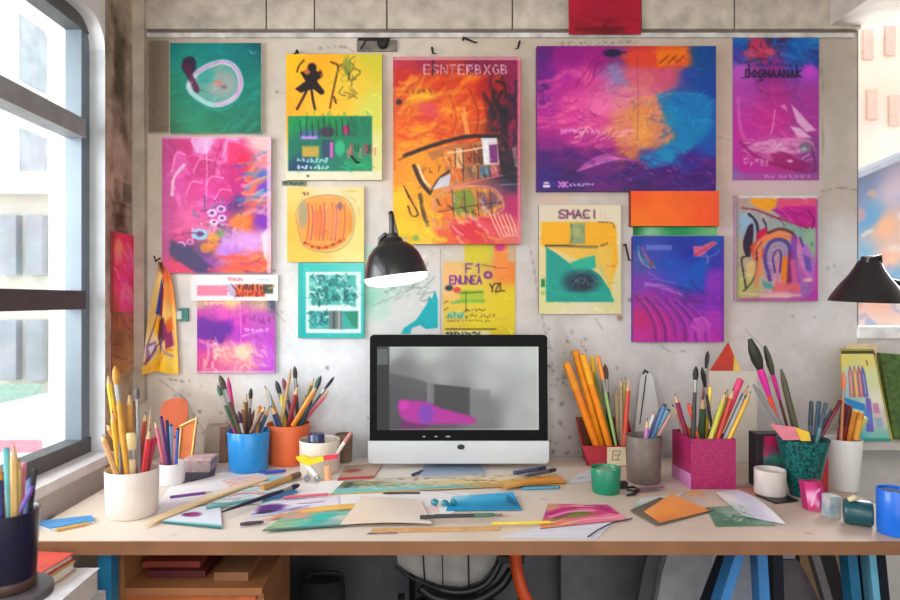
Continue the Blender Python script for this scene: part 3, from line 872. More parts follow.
# 6 pale sheet with turquoise shape, behind the lamp
c = Cv(365, 246, 440, 334, base=(222, 220, 216), seed=26)
c.field([(366, 250, (190, 220, 206)), (400, 250, (214, 214, 208)), (438, 250, (222, 214, 210)), (368, 300, (160, 216, 196)), (380, 310, (196, 222, 212)), (400, 310, (224, 224, 222)), (436, 300, (222, 220, 218)), (380, 330, (226, 226, 224)), (430, 330, (224, 224, 224))], 3)
c.dabs(26, (385, 276, 432, 300), [(100, 150, 130), (80, 110, 100), (150, 190, 170)], 12, 1.4, -.45, .5, .7)
c.poly([(401, 334), (404, 328), (416, 320), (427, 304), (429, 296), (432, 299), (435, 290), (438, 300), (438, 328), (426, 329), (420, 325), (412, 328), (410, 334)], (20, 180, 190), .95, 1)
c.line([(428, 262), (424, 272)], 1, (120, 120, 120), .7); c.line([(372, 306), (386, 300)], .8, (120, 150, 140), .7)
paper_sheet('pale paper with a turquoise spike shape, behind the black lamp shade', 365, 246, 440, 334, c, .002, edge=(214, 214, 212), name='hanging_paper', cat='paper')

# 7 yellow poster below the fire painting
c = Cv(443, 244, 515, 336, base=(226, 204, 60), seed=27)
c.field([(445, 246, (214, 204, 190)), (455, 250, (224, 190, 130)), (475, 246, (214, 200, 80)), (490, 250, (206, 200, 90)), (500, 250, (236, 150, 70)), (510, 270, (240, 140, 60)), (448, 280, (240, 190, 130)), (470, 290, (226, 206, 70)), (510, 300, (226, 206, 40)),
         (450, 320, (230, 200, 80)), (480, 325, (230, 210, 50)), (512, 334, (226, 204, 50))], 3.5)
c.rect(443, 244, 464, 262, (214, 208, 200), .9, 2); c.rect(465, 244, 489, 262, (220, 206, 60), .9, 2); c.rect(494, 244, 508, 281, (242, 150, 76), .9, 3); c.blob(500, 247, 5, 4, (214, 60, 150), .9, .6); c.rect(508, 244, 515, 262, (206, 190, 170), .8, 2)
c.rect(445, 262, 462, 300, (244, 196, 130), .6, 3)
c.text(466, 264, 'F1', 9, 9, (110, 40, 150), 1.5); c.text(450, 276, 'ENUNEA', 8, 5.4, (120, 40, 150), 1.6, .95, .8); c.blob(488, 275, 4.5, 4, (120, 50, 160), .9, .3); c.blob(488, 275, 2, 1.6, (236, 180, 90), .9, .3)
c.text(490, 284, 'YZL', 8, 5.2, (50, 40, 40), 1.4, .95, .8, -.1); c.line([(482, 265), (496, 267)], 1, (120, 60, 60), .8); c.line([(495, 268), (507, 268)], 1, (190, 90, 50), .8)
c.blob(449, 288, 4, 3, (40, 60, 80), .9, .4); c.blob(457, 290, 4, 3, (220, 60, 70), .85, .5)
c.rect(460, 290, 484, 303, (170, 196, 60), .8, 2); c.line([(461, 293), (482, 292)], 2, (90, 130, 30), .8); c.line([(458, 301), (484, 301)], 3, (130, 190, 60), .9); c.line([(452, 303), (459, 302)], 2, (90, 170, 130), .8)
c.rect(447, 312, 464, 318, (120, 200, 190), .6, 2); c.scrib(446, 466, 312, 7, (50, 150, 150), 1, .9, 4); c.scrib(465, 494, 314, 4, (150, 96, 30), 1, .9, 3.4); c.scrib(464, 484, 309, 2, (60, 50, 30), .9, .8, 4); c.scrib(446, 490, 320, 1.6, (90, 80, 30), .8, .8, 4)
c.line([(466, 291), (466, 312)], 1, (60, 90, 40), .8); c.line([(444, 303), (448, 301)], .9, (60, 50, 40), .8); c.line([(444, 310), (448, 308)], .9, (60, 50, 40), .8)
c.line([(446, 329), (496, 329)], 1.2, (40, 40, 20), .9); c.rect(444, 331, 490, 336, (236, 232, 206), .9, 1); c.scrib(446, 482, 332, 3, (30, 30, 30), 1.4, .9, 4)
paper_sheet('yellow poster of purple and green lettering, just above the computer', 443, 244, 515, 336, c, .002, edge=(214, 200, 90))

# 8 fire painting with lettering across its top
c = Cv(393, 57, 521, 244, base=(236, 110, 20), seed=28)
c.field([(395, 60, (196, 60, 90)), (430, 60, (170, 40, 80)), (480, 62, (140, 20, 70)), (515, 62, (150, 30, 90)), (400, 80, (206, 50, 40)), (440, 85, (216, 70, 20)), (470, 85, (220, 60, 10)), (500, 90, (150, 20, 50)), (516, 90, (150, 20, 90)),
         (400, 105, (214, 90, 40)), (420, 98, (236, 150, 30)), (430, 115, (226, 80, 80)), (450, 110, (240, 130, 20)), (475, 110, (226, 80, 10)), (492, 100, (190, 30, 20)), (505, 115, (30, 20, 40)), (517, 115, (120, 10, 70)),
         (398, 130, (240, 110, 10)), (420, 135, (250, 160, 20)), (445, 130, (226, 90, 10)), (470, 130, (220, 90, 20)), (500, 135, (60, 20, 40)), (516, 135, (60, 30, 60)), (400, 150, (250, 150, 20)), (420, 150, (250, 160, 20)),
         (398, 175, (246, 150, 20)), (415, 170, (240, 160, 20)), (400, 200, (250, 200, 20)), (415, 195, (246, 170, 20)), (402, 235, (250, 206, 30)), (425, 238, (250, 210, 60)), (445, 235, (240, 110, 60)), (470, 230, (226, 50, 70)),
         (500, 225, (226, 80, 90)), (516, 235, (226, 120, 110)), (516, 205, (190, 40, 110)), (516, 180, (50, 50, 80)), (505, 165, (40, 40, 60)), (450, 170, (226, 150, 70)), (475, 165, (180, 110, 70)), (460, 205, (226, 140, 60)), (490, 200, (150, 90, 110))], 3.6)
c.dabs(90, (396, 78, 490, 150), [(250, 170, 30), (226, 80, 10), (240, 120, 20), (200, 40, 20), (250, 190, 60)], 24, 4, -.4, .7, .45)
c.dabs(40, (490, 80, 519, 175), [(30, 14, 40), (120, 10, 60), (170, 20, 80), (20, 30, 60)], 16, 5, 1.3, .6, .7)
c.blob(428, 108, 12, 7, (224, 80, 100), .6, .8, .5); c.blob(424, 97, 16, 5, (240, 190, 40), .5, .8, -.2); c.scrib(404, 432, 88, 6, (90, 60, 20), 1.2, .7, 6); c.blob(399, 102, 3, 3, (40, 40, 30), .8)
c.blob(490, 90, 14, 10, (176, 20, 30), .7, .8); c.line([(484, 94), (492, 106), (502, 92)], 3.5, (40, 10, 14), .8, 1.2)
c.line([(464, 108), (466, 122), (469, 136)], 2.6, (246, 170, 90), .9, 1); c.line([(462, 112), (466, 134)], 1, (250, 200, 150), .9)
c.text(424, 65, 'ESNTERBXGB', 9, 8.6, (236, 200, 214), 1.3, .95, .66, .0); c.text(425, 65.6, 'IIHIIXIIXI', 9, 8.6, (90, 20, 60), 1.0, .6, .5)
c.rect(432, 58, 434, 75, (30, 20, 20), .8, 1.2)
c.dabs(26, (488, 84, 518, 170), [(20, 8, 26), (60, 6, 40), (150, 16, 70), (16, 30, 60)], 12, 3, 1.2, .8, .8)
c.line([(470, 90), (478, 112), (476, 134)], 2, (150, 30, 10), .6, 1.5); c.line([(450, 96), (456, 116), (452, 136)], 2, (190, 50, 10), .5, 1.5); c.line([(484, 96), (488, 120), (486, 136)], 3, (110, 14, 20), .6, 2)
# the dark arc and the tilted house of small windows below it
c.line([(404, 156), (428, 147), (455, 139), (475, 136), (492, 137)], 4, (24, 10, 16), .95, 1.2); c.line([(404, 158), (398, 160)], 1, (60, 30, 10), .8)
c.poly([(428, 152), (452, 145), (472, 142), (494, 140), (500, 165), (500, 176), (472, 178), (455, 184), (440, 178)], (190, 120, 70), .9, 2)
for x0, y0, x1, y1, k in ((444, 150, 455, 166, (236, 150, 60)), (456, 148, 463, 170, (226, 180, 130)), (465, 146, 474, 164, (190, 90, 40)), (475, 145, 482, 163, (120, 70, 40)), (452, 168, 463, 180, (226, 110, 40)), (466, 166, 478, 178, (150, 110, 80)), (480, 166, 490, 177, (70, 120, 150)), (491, 166, 499, 176, (180, 90, 130))):
    c.rect(x0, y0, x1, y1, k, .9, 1.2); c.dabs(5, (x0, y0, x1, y1), [(60, 30, 20), (246, 200, 140), (180, 60, 20)], 6, 1.4, 1.4, .5, .8); c.line([(x1, y0), (x1 + .5, y1 + 1)], 1.1, (50, 24, 20), .9)
c.poly([(481, 138), (497, 138), (499, 164), (484, 165)], (222, 222, 226), .95, 1); c.poly([(489, 145), (497, 144), (498, 163), (490, 163)], (130, 40, 120), .95, 1); c.rect(484, 140, 488, 163, (236, 236, 236), .9, 1)
c.line([(448, 153), (470, 150), (484, 147)], 1.6, (250, 220, 190), .9)
c.poly([(402, 176), (428, 163), (442, 156), (446, 172), (432, 190), (418, 178)], (240, 156, 20), .9, 1.5)
c.line([(414, 166), (421, 182), (429, 192)], 4, (30, 20, 20), .95, 1); c.line([(418, 165), (424, 180), (430, 186)], 1.8, (230, 230, 230), .95); c.line([(430, 194), (438, 180), (449, 171)], 2.4, (40, 20, 20), .9); c.poly([(432, 190), (440, 178), (451, 174), (449, 186)], (206, 206, 220), .95, 1)
c.scrib(414, 440, 166, 7, (90, 40, 10), 1, .7, 7); c.line([(420, 195), (424, 215), (428, 225)], 4, (30, 20, 20), .7, 1.2)
c.poly([(432, 196), (446, 189), (470, 186), (492, 189), (500, 196), (504, 206), (490, 215), (462, 221), (436, 228)], (226, 150, 60), .85, 1.5)
c.poly([(452, 192), (470, 188), (476, 200), (474, 212), (456, 216)], (120, 150, 50), .8, 2); c.poly([(478, 192), (494, 192), (502, 204), (482, 212)], (120, 80, 110), .85, 2); c.poly([(440, 200), (452, 196), (455, 216), (438, 222)], (236, 130, 40), .8, 2)
c.dabs(40, (438, 190, 500, 218), [(60, 30, 20), (250, 190, 60), (190, 60, 30), (80, 160, 110), (226, 190, 210), (250, 120, 20)], 9, 1.6, 1.3, .7, .8)
for x in (452, 464, 477, 490): c.line([(x, 190), (x + 2, 216)], 1.1, (70, 30, 30), .8)
c.line([(433, 200), (446, 190), (470, 186), (494, 189), (504, 206), (490, 216), (460, 222), (436, 228), (433, 200)], 1.4, (230, 160, 170), .85, 1)
c.line([(438, 212), (470, 206), (502, 202)], 1, (60, 30, 30), .7); c.line([(448, 188), (480, 180), (519, 172)], 1.2, (226, 130, 170), .8); c.line([(500, 185), (519, 184)], 1, (190, 170, 190), .7)
c.blob(510, 170, 8, 10, (24, 24, 40), .7, .6); c.poly([(512, 148), (516, 146), (518, 168), (515, 166)], (170, 160, 150), .6, 1.5)
c.line([(406, 190), (412, 202), (418, 214), (412, 216), (408, 206)], 1.6, (30, 20, 10), .9); c.line([(404, 186), (409, 198)], 1.2, (40, 24, 10), .9)
c.dabs(26, (440, 218, 518, 242), [(240, 130, 60), (226, 40, 80), (250, 180, 130), (236, 90, 110), (250, 210, 190)], 16, 3, .5, .6, .8)
for i in range(6): c.line([(490 + i * 4, 214 + i % 2), (494 + i * 4, 224), (500 + i * 3.4, 236)], 1.6, (246, 200, 180), .85)
c.dabs(16, (396, 205, 440, 242), [(250, 220, 40), (250, 190, 20), (240, 170, 10)], 14, 4, .8, .8, .7); c.blob(416, 238, 3, 3, (130, 190, 110), .8, .6); c.blob(404, 240, 4, 3, (226, 220, 190), .8)
c.rect(517.5, 57, 521, 244, (226, 130, 150), .9, 1.2); c.rect(393, 57, 521, 60, (222, 170, 176), .85, 1.2); c.rect(393, 60, 396, 170, (200, 90, 90), .5, 2)
canvas_painting('large fiery orange and yellow abstract painting with lettering across its top', 393, 57, 521, 244, c, .03, edge=(196, 150, 140))

# 9 large purple, pink and blue landscape canvas
c = Cv(537, 46, 716, 191, base=(150, 40, 150), seed=29)
c.field([(540, 48, (110, 30, 130)), (570, 52, (160, 10, 140)), (600, 55, (170, 20, 140)), (615, 60, (140, 60, 130)), (640, 58, (214, 60, 60)), (670, 56, (240, 120, 20)), (684, 60, (240, 110, 40)), (700, 55, (10, 90, 160)), (714, 55, (0, 80, 150)),
         (545, 80, (120, 20, 140)), (565, 80, (190, 40, 160)), (590, 80, (220, 80, 160)), (612, 75, (170, 130, 180)), (640, 80, (226, 120, 130)), (665, 75, (214, 90, 130)), (690, 75, (60, 80, 170)), (712, 85, (20, 70, 170)),
         (545, 105, (180, 40, 160)), (575, 100, (236, 90, 170)), (600, 105, (244, 120, 180)), (625, 100, (230, 140, 160)), (640, 95, (236, 170, 150)), (660, 95, (214, 110, 140)), (680, 100, (40, 90, 180)), (700, 105, (0, 110, 190)),
         (545, 125, (190, 40, 150)), (570, 120, (226, 70, 160)), (600, 125, (236, 100, 160)), (622, 120, (240, 150, 130)), (640, 115, (240, 150, 80)), (655, 118, (206, 140, 130)), (672, 112, (0, 140, 200)), (700, 125, (0, 130, 195)), (714, 120, (20, 90, 180)),
         (545, 142, (150, 20, 140)), (575, 140, (190, 40, 150)), (600, 142, (200, 60, 150)), (625, 138, (236, 140, 90)), (645, 138, (240, 170, 80)), (662, 135, (196, 130, 130)), (685, 140, (0, 130, 190)), (712, 145, (30, 90, 180)),
         (545, 158, (80, 10, 120)), (570, 155, (100, 20, 120)), (600, 155, (120, 20, 130)), (630, 150, (214, 130, 90)), (650, 155, (100, 90, 150)), (672, 150, (0, 140, 196)), (690, 158, (60, 40, 150)), (712, 165, (80, 20, 130)),
         (545, 180, (60, 20, 130)), (570, 175, (70, 20, 110)), (600, 175, (110, 30, 130)), (635, 172, (90, 20, 120)), (665, 175, (80, 10, 120)), (700, 182, (70, 10, 120)), (560, 188, (60, 20, 120)), (640, 188, (70, 16, 110))], 4.0)
c.warp(3.0, 18)
c.dabs(70, (540, 70, 640, 150), [(244, 120, 180), (200, 40, 150), (226, 90, 170), (170, 20, 140), (250, 150, 180)], 30, 4, -.15, .35, .35)
c.dabs(18, (566, 62, 605, 84), [(220, 80, 150), (150, 10, 120)], 16, 1.6, -1.1, .3, .6)
c.poly([(617, 66), (640, 62), (660, 66), (684, 62), (680, 80), (668, 98), (640, 104), (628, 86)], (220, 100, 130), .4, 5)
c.poly([(634, 50), (668, 48), (686, 48), (685, 63), (660, 69), (630, 66), (620, 56)], (230, 80, 50), .75, 4); c.poly([(656, 50), (686, 48), (684, 62), (658, 68)], (246, 130, 20), .85, 3)
for x in (660, 668, 676): c.line([(x, 63), (x + 8, 56)], 1.5, (120, 50, 10), .8)
c.blob(612, 53, 9, 4, (30, 30, 70), .9, .7); c.line([(616, 54), (626, 52)], 2, (20, 40, 80), .8)
c.poly([(608, 66), (618, 62), (622, 74), (632, 86), (612, 84)], (150, 140, 190), .7, 4)
c.poly([(632, 100), (660, 92), (672, 95), (655, 100), (640, 103)], (240, 160, 130), .7, 3)
c.poly([(600, 132), (620, 116), (634, 102), (658, 96), (666, 110), (672, 128), (676, 138), (656, 146), (640, 150), (622, 148), (616, 138)], (230, 150, 100), .55, 6)
c.dabs(60, (632, 100, 674, 146), [(206, 120, 120), (240, 180, 100), (170, 110, 140), (120, 100, 150), (246, 150, 60)], 7, 1.7, -.8, 1.2, .6, .9)
c.blob(640, 128, 8, 14, (246, 176, 80), .6, .9)
c.poly([(656, 94), (690, 92), (712, 100), (713, 126), (700, 142), (680, 144), (672, 128), (664, 112)], (0, 140, 196), .7, 5)
c.poly([(640, 158), (660, 150), (680, 146), (696, 142), (684, 156), (668, 166), (652, 168)], (0, 150, 200), .85, 4); c.rect(690, 50, 716, 90, (6, 84, 160), .6, 8)
c.dabs(30, (664, 92, 714, 140), [(30, 160, 206), (0, 120, 190), (40, 130, 190)], 16, 3, -.3, .6, .5)
c.line([(646, 104), (675, 93), (708, 96)], 1, (130, 190, 210), .5); c.line([(637, 50), (638, 110), (637, 140)], .9, (150, 60, 110), .55)
c.scrib(560, 600, 129, 5, (236, 170, 220), 1.6, .8, 5); c.dabs(22, (575, 128, 635, 140), [(246, 160, 190), (250, 190, 190)], 14, 1.4, -.5, .4, .8)
c.dabs(30, (545, 98, 600, 124), [(170, 20, 130), (190, 30, 150)], 12, 1.2, .2, .7, .6)
for i in range(16): c.line([(576 + i * 1.4, 172 - i * .5), (590 + i * 2.2, 160 - i * .1), (606 + i * 2, 154 + i * .5)], 1, (226, 130, 200), .6)
c.dabs(60, (545, 150, 715, 188), [(110, 20, 130), (60, 20, 130), (150, 40, 150), (40, 30, 120), (90, 60, 160)], 20, 4, .1, .6, .45)
c.dabs(40, (620, 160, 714, 184), [(200, 110, 200), (150, 60, 170), (80, 120, 200)], 3, 1, .4, 1, .8)
c.scrib(541, 548, 84, 6, (60, 20, 120), 1.4, .8, 4); c.scrib(539, 546, 98, 7, (50, 20, 110), 1.4, .7, 4); c.scrib(540, 547, 55, 8, (60, 60, 150), 1.6, .7, 4); c.dabs(14, (538, 62, 548, 104), [(70, 30, 120)], 6, 1.2, 1, 1, .8)
c.rect(544, 182, 549, 184, (240, 230, 240), .9, .8); c.rect(543, 185, 550, 187.5, (240, 230, 240), .95, .8); c.text(559, 182, 'XK', 5, 5, (240, 150, 220), 1.5); c.scrib(570, 594, 183.5, 3, (236, 220, 240), 1.1, .9, 3)
canvas_painting('widest canvas, purple and pink landscape with orange and blue patches', 537, 46, 716, 191, c, .03, edge=(90, 50, 110))

# 10 red sheet reaching to the ceiling
c = Cv(569, -22, 641, 34, base=(176, 10, 50), seed=30)
c.field([(570, 0, (190, 16, 60)), (640, 0, (180, 10, 50)), (605, 10, (176, 10, 54)), (605, 29, (120, 0, 24)), (575, 30, (170, 10, 44)), (638, 30, (180, 14, 50))], 3)
c.dabs(20, (572, 20, 636, 32), [(140, 4, 36), (190, 20, 60)], 16, 4, 0, .3, .5); c.rect(575, 27, 625, 31, (96, 0, 20), .6, 3)
D_ = .026
o = paper_sheet('plain crimson card on the concrete blocks, touching the top of the frame', 569, -22, 641, 34, c, .006, .024, (190, 60, 90), 'card', 'hanging_card')

# 11 violet poster, blue top with red blot and lettering
c = Cv(733, 33, 819, 180, base=(196, 60, 170), seed=31)
c.field([(735, 36, (0, 110, 190)), (745, 45, (20, 90, 170)), (775, 36, (60, 60, 120)), (800, 40, (0, 110, 190)), (817, 38, (30, 130, 200)), (740, 55, (80, 70, 170)), (800, 58, (10, 96, 180)), (817, 60, (20, 70, 150)), (760, 52, (200, 60, 110)),
         (740, 72, (196, 90, 200)), (770, 70, (150, 40, 150)), (810, 70, (206, 70, 210)), (740, 95, (190, 70, 180)), (775, 95, (190, 50, 150)), (812, 95, (170, 60, 160)), (740, 130, (200, 50, 170)), (770, 120, (206, 40, 150)), (812, 120, (170, 60, 160)),
         (745, 165, (200, 40, 160)), (775, 150, (214, 110, 180)), (812, 150, (150, 70, 150)), (775, 170, (190, 50, 150)), (812, 178, (150, 60, 140)), (735, 178, (150, 110, 180))], 3.4)
c.dabs(40, (736, 38, 818, 64), [(0, 120, 200), (20, 60, 130), (30, 140, 200), (90, 30, 90)], 10, 3, .2, 1.2, .6)
c.blob(757, 46, 9, 10, (206, 60, 100), .85, .6); c.blob(750, 54, 7, 5, (190, 70, 120), .8, .6); c.blob(770, 52, 5, 4, (226, 80, 110), .8, .6); c.dabs(14, (745, 38, 775, 60), [(120, 20, 60), (226, 110, 130), (40, 60, 120)], 8, 2, .6, 1.2, .7)
c.line([(744, 63), (752, 61), (764, 58), (772, 64)], 1.2, (40, 60, 70), .9); c.line([(741, 78), (750, 77), (770, 76), (796, 77)], 1.4, (60, 30, 80), .8)
c.text(746, 70, 'DOGNAANAK', 7, 6.3, (44, 24, 66), 1.9, .95, .7); c.line([(749, 64), (749, 77)], 1.8, (44, 24, 66), .95); c.line([(797, 65), (797, 77)], 1.8, (44, 24, 66), .95); c.line([(759, 77), (763, 80), (757, 81)], 1.5, (44, 24, 66), .9); c.scrib(756, 798, 63, 4, (50, 40, 90), 1, .85, 3.4)
c.line([(757, 80), (760, 90), (775, 95), (795, 90), (798, 82)], 2.4, (150, 40, 120), .6, 2); c.dabs(10, (755, 82, 800, 98), [(120, 60, 130), (214, 90, 170)], 8, 1.4, 1, 1, .6)
c.dabs(40, (738, 98, 816, 140), [(214, 50, 160), (196, 40, 150), (220, 90, 180)], 24, 4, .2, .6, .4)
c.line([(738, 98), (740, 125), (746, 140), (760, 146)], 3, (222, 120, 196), .7, 2); c.line([(775, 110), (773, 125), (771, 134)], 1.2, (236, 170, 216), .8)
c.poly([(791, 104), (797, 110), (810, 124), (816, 130), (806, 132), (797, 122)], (236, 190, 222), .85, 1.5); c.poly([(790, 126), (800, 128), (812, 138), (798, 138)], (236, 200, 226), .8, 1.5); c.poly([(780, 106), (785, 104), (788, 112)], (236, 170, 214), .7, 1.5)
c.poly([(742, 150), (760, 142), (785, 138), (810, 140), (812, 150), (790, 154), (760, 152)], (226, 150, 200), .8, 2, True)
c.dabs(70, (742, 140, 812, 160), [(240, 200, 226), (220, 130, 190), (190, 70, 150)], 7, 1.5, -.2, .8, .8)
c.line([(740, 142), (756, 156), (780, 166), (810, 173)], 3, (150, 20, 100), .75, 1.6); c.poly([(770, 154), (786, 152), (800, 160), (812, 166), (796, 170), (778, 166)], (160, 20, 110), .7, 2, True)
c.blob(806, 147, 7, 5, (120, 110, 130), .8, .5); c.blob(804, 149, 3, 2, (160, 200, 190), .8, .5); c.blob(790, 161, 3, 1.6, (236, 190, 220), .8); c.scrib(744, 770, 158, 8, (236, 190, 220), 1.2, .7, 6)
c.line([(812, 148), (815, 165), (812, 176)], 2, (100, 40, 100), .7, 1.5); c.rect(733, 173, 819, 180, (170, 100, 180), .6, 3); c.scrib(765, 812, 175, 3, (226, 170, 216), 1.2, .8, 6)
paper_sheet('violet poster with blue top and dark lettering, top right of the wall', 733, 33, 819, 180, c, .004, .001, (170, 130, 180))

# 12 cream poster with teal shape and block letters
c = Cv(539, 205, 621, 314, base=(232, 222, 184), seed=32)
c.field([(541, 207, (226, 214, 196)), (618, 207, (232, 220, 196)), (541, 250, (230, 214, 160)), (541, 300, (226, 222, 160)), (618, 300, (222, 214, 160)), (580, 312, (232, 224, 190))], 2)
c.poly([(541, 222), (565, 222), (612, 222), (616, 226), (618, 262), (610, 290), (600, 270), (582, 262), (562, 252), (545, 246), (541, 246)], (246, 184, 20), .98, 1.5)
c.text(559, 210, 'SMACI', 8, 8, (130, 40, 110), 1.7, .75, .8); c.text(559.6, 210.5, 'EHAEI', 8, 8, (60, 30, 90), 1.0, .55, .8); c.text(598, 210, 'IL', 8, 7, (214, 170, 190), 1, .6)
c.rect(570, 223, 585, 244, (150, 170, 130), .95, 1); c.line([(571, 224), (573, 235), (570, 243)], 1, (90, 90, 50), .8); c.rect(572, 228, 580, 236, (190, 190, 110), .6, 2)
c.line([(546, 246), (565, 246), (583, 247), (597, 247)], 2.6, (50, 40, 30), .95); c.line([(601, 246), (607, 243)], 1.6, (60, 50, 20), .9); c.line([(607, 266), (614, 266)], 1.8, (230, 100, 40), .9); c.line([(598, 222), (612, 223), (614, 228)], 1, (90, 60, 10), .8)
c.rect(546, 246, 613, 302, (232, 206, 130), .55, 1)
c.poly([(546, 247), (556, 253), (573, 266), (590, 268), (600, 275), (610, 290), (614, 302), (546, 302)], (0, 166, 152), 1, 1)
c.poly([(570, 263), (580, 259), (595, 255), (596, 268), (578, 271), (572, 268)], (40, 186, 160), 1, 1); c.poly([(597, 256), (604, 270), (612, 290), (606, 280), (600, 272)], (206, 200, 130), .9, 1)
c.blob(581, 282, 17, 11, (16, 60, 80), .95, .9); c.blob(583, 283, 9, 6, (24, 34, 60), .8, .8); c.line([(572, 286), (580, 278), (590, 284)], 1, (120, 120, 150), .8); c.dabs(16, (570, 272, 600, 292), [(130, 140, 130), (30, 60, 80), (80, 150, 150)], 7, 1.2, .6, 1, .8)
c.line([(548, 288), (560, 294), (600, 294), (612, 300)], 4, (0, 180, 156), .6, 2); c.rect(541, 279, 545, 287, (0, 130, 80), .9, 1.2); c.rect(541, 291, 545, 295, (150, 200, 120), .8, 1.2)
canvas_painting('cream poster board with a teal triangle on yellow and block letters on top', 539, 205, 621, 314, c, .012, dens=.004, edge=(96, 86, 76), name='hanging_board', cat='poster')

# 13 orange card with green strip below
c = Cv(631, 191, 719, 227, base=(250, 110, 30), seed=33)
c.field([(632, 192, (250, 96, 30)), (718, 192, (246, 100, 50)), (640, 222, (250, 130, 20)), (660, 215, (250, 120, 30)), (718, 225, (250, 96, 40))], 2); c.grain(.04, 20)
canvas_painting('blank orange card panel above the blue and violet canvas', 631, 191, 719, 226, c, .03, edge=(130, 50, 14), name='hanging_card', cat='panel', dens=0)
c = Cv(633, 227, 716, 235, base=(30, 150, 90), seed=34)
c.field([(634, 228, (20, 120, 60)), (675, 231, (40, 160, 100)), (715, 231, (130, 200, 140)), (650, 234, (150, 210, 170))], 2)
paper_sheet('narrow green paper strip beneath the orange card', 633, 222, 717, 235.3, c, .003, .001, (120, 190, 140), 'paper', 'hanging_strip')

# 14 blue and violet canvas
c = Cv(633, 236, 724, 342, base=(120, 50, 180), seed=35)
c.field([(635, 238, (20, 70, 170)), (680, 240, (20, 60, 170)), (720, 240, (20, 90, 180)), (650, 250, (60, 80, 180)), (690, 255, (20, 50, 170)), (640, 262, (80, 90, 170)), (670, 265, (20, 80, 190)), (700, 270, (0, 100, 200)), (720, 262, (60, 60, 180)),
         (640, 285, (130, 60, 180)), (665, 275, (110, 70, 190)), (690, 285, (30, 100, 200)), (715, 280, (150, 60, 200)), (645, 300, (170, 40, 160)), (670, 300, (150, 40, 180)), (695, 300, (130, 40, 180)), (718, 300, (130, 40, 180)), (640, 320, (200, 30, 130)),
         (660, 320, (190, 30, 150)), (685, 320, (160, 40, 180)), (715, 320, (180, 50, 190)), (640, 340, (200, 40, 160)), (670, 340, (190, 30, 160)), (700, 335, (196, 60, 190)), (722, 340, (190, 40, 180))], 3.6)
c.poly([(705, 270), (722, 266), (722, 310), (706, 306)], (150, 50, 196), .5, 1.5); c.poly([(650, 262), (704, 256), (704, 294), (680, 290), (664, 282)], (10, 90, 196), .45, 4)
c.rect(646, 245, 672, 250, (130, 140, 220), .7, 1.5); c.line([(646, 284), (664, 287), (682, 295)], 3.5, (190, 130, 220), .8, 1.5); c.line([(648, 272), (660, 280), (676, 283)], 2, (150, 110, 210), .6, 1.5)
c.line([(638, 246), (640, 256), (646, 262), (656, 268)], 2, (40, 160, 160), .8); c.line([(642, 248), (647, 258), (653, 266)], 2.2, (190, 110, 130), .8); c.line([(638, 252), (642, 262), (650, 268)], 1.2, (220, 190, 210), .7); c.blob(652, 264, 3, 2, (140, 80, 90), .8)
c.poly([(693, 246), (702, 246), (713, 241), (718, 243), (708, 250), (702, 256), (694, 256)], (230, 110, 150), .9, 1); c.line([(695, 255), (704, 250), (714, 243)], 1.4, (200, 40, 80), .9); c.line([(704, 252), (708, 258), (707, 263)], 1.6, (170, 130, 210), .8); c.line([(694, 257), (712, 256), (720, 250)], 1, (130, 160, 220), .7)
for i in range(6):
    x = 636 + i * 10
    c.line([(x, 296 + i * 1.5), (x + 10, 308 + i), (x + 18, 325), (x + 20, 342)], 2.6, [(120, 20, 110), (96, 20, 120), (130, 30, 150)][i % 3], .65, 1.4); c.line([(x + 3, 297 + i * 1.5), (x + 13, 308 + i), (x + 22, 326), (x + 24, 342)], 1.6, (220, 70, 180), .55, 1.4)
c.dabs(14, (640, 284, 700, 304), [(110, 20, 120), (170, 70, 200)], 20, 2, .35, .3, .6); c.blob(700, 325, 9, 8, (206, 90, 200), .6, .6); c.line([(694, 320), (704, 318), (710, 326)], 1, (226, 150, 216), .7); c.rect(721, 238, 724, 342, (120, 50, 170), .5, 1)
canvas_painting('blue and violet canvas with pink feather strokes, hanging under the orange card', 633, 236, 724, 342, c, .022, edge=(90, 50, 150))

# 15 arches
c = Cv(736, 195, 818, 301, base=(170, 170, 160), seed=36)
c.field([(738, 198, (190, 160, 150)), (738, 250, (190, 180, 150)), (745, 225, (160, 180, 200)), (760, 210, (170, 170, 170)), (800, 225, (140, 180, 170)), (814, 240, (160, 190, 160)), (814, 280, (200, 90, 190)), (745, 290, (190, 190, 120)), (780, 296, (226, 180, 190)), (814, 298, (190, 60, 180)), (805, 290, (170, 120, 190))], 3)
c.poly([(752, 198), (778, 198), (776, 205), (770, 212), (758, 208), (750, 203)], (250, 170, 30), .95, 2); c.poly([(778, 198), (817, 198), (817, 206), (776, 208)], (236, 80, 130), .9, 2)
c.poly([(772, 210), (790, 206), (816, 206), (817, 228), (800, 226), (784, 218)], (206, 20, 150), .95, 2); c.line([(742, 208), (756, 210), (772, 216), (790, 222), (808, 228)], 2, (170, 40, 70), .9); c.dabs(16, (780, 208, 815, 226), [(160, 10, 130), (226, 80, 180)], 16, 1.4, .5, .3, .8); c.line([(808, 210), (814, 220), (812, 228)], 2, (120, 20, 110), .7)
c.poly([(748, 226), (753, 224), (753, 240), (750, 256), (745, 254), (743, 242)], (50, 20, 60), .95, 1, True); c.line([(749, 214), (756, 222), (758, 232), (758, 240)], 3, (40, 30, 70), .95, 1); c.line([(763, 219), (766, 226), (766, 236)], 2, (70, 20, 60), .9); c.blob(745, 222, 4, 6, (150, 190, 220), .8, .7)
c.poly([(757, 232), (766, 228), (767, 238), (757, 243)], (214, 10, 90), .95, 2, True); c.poly([(750, 246), (760, 240), (764, 256), (754, 260)], (226, 80, 60), .9, 2, True)
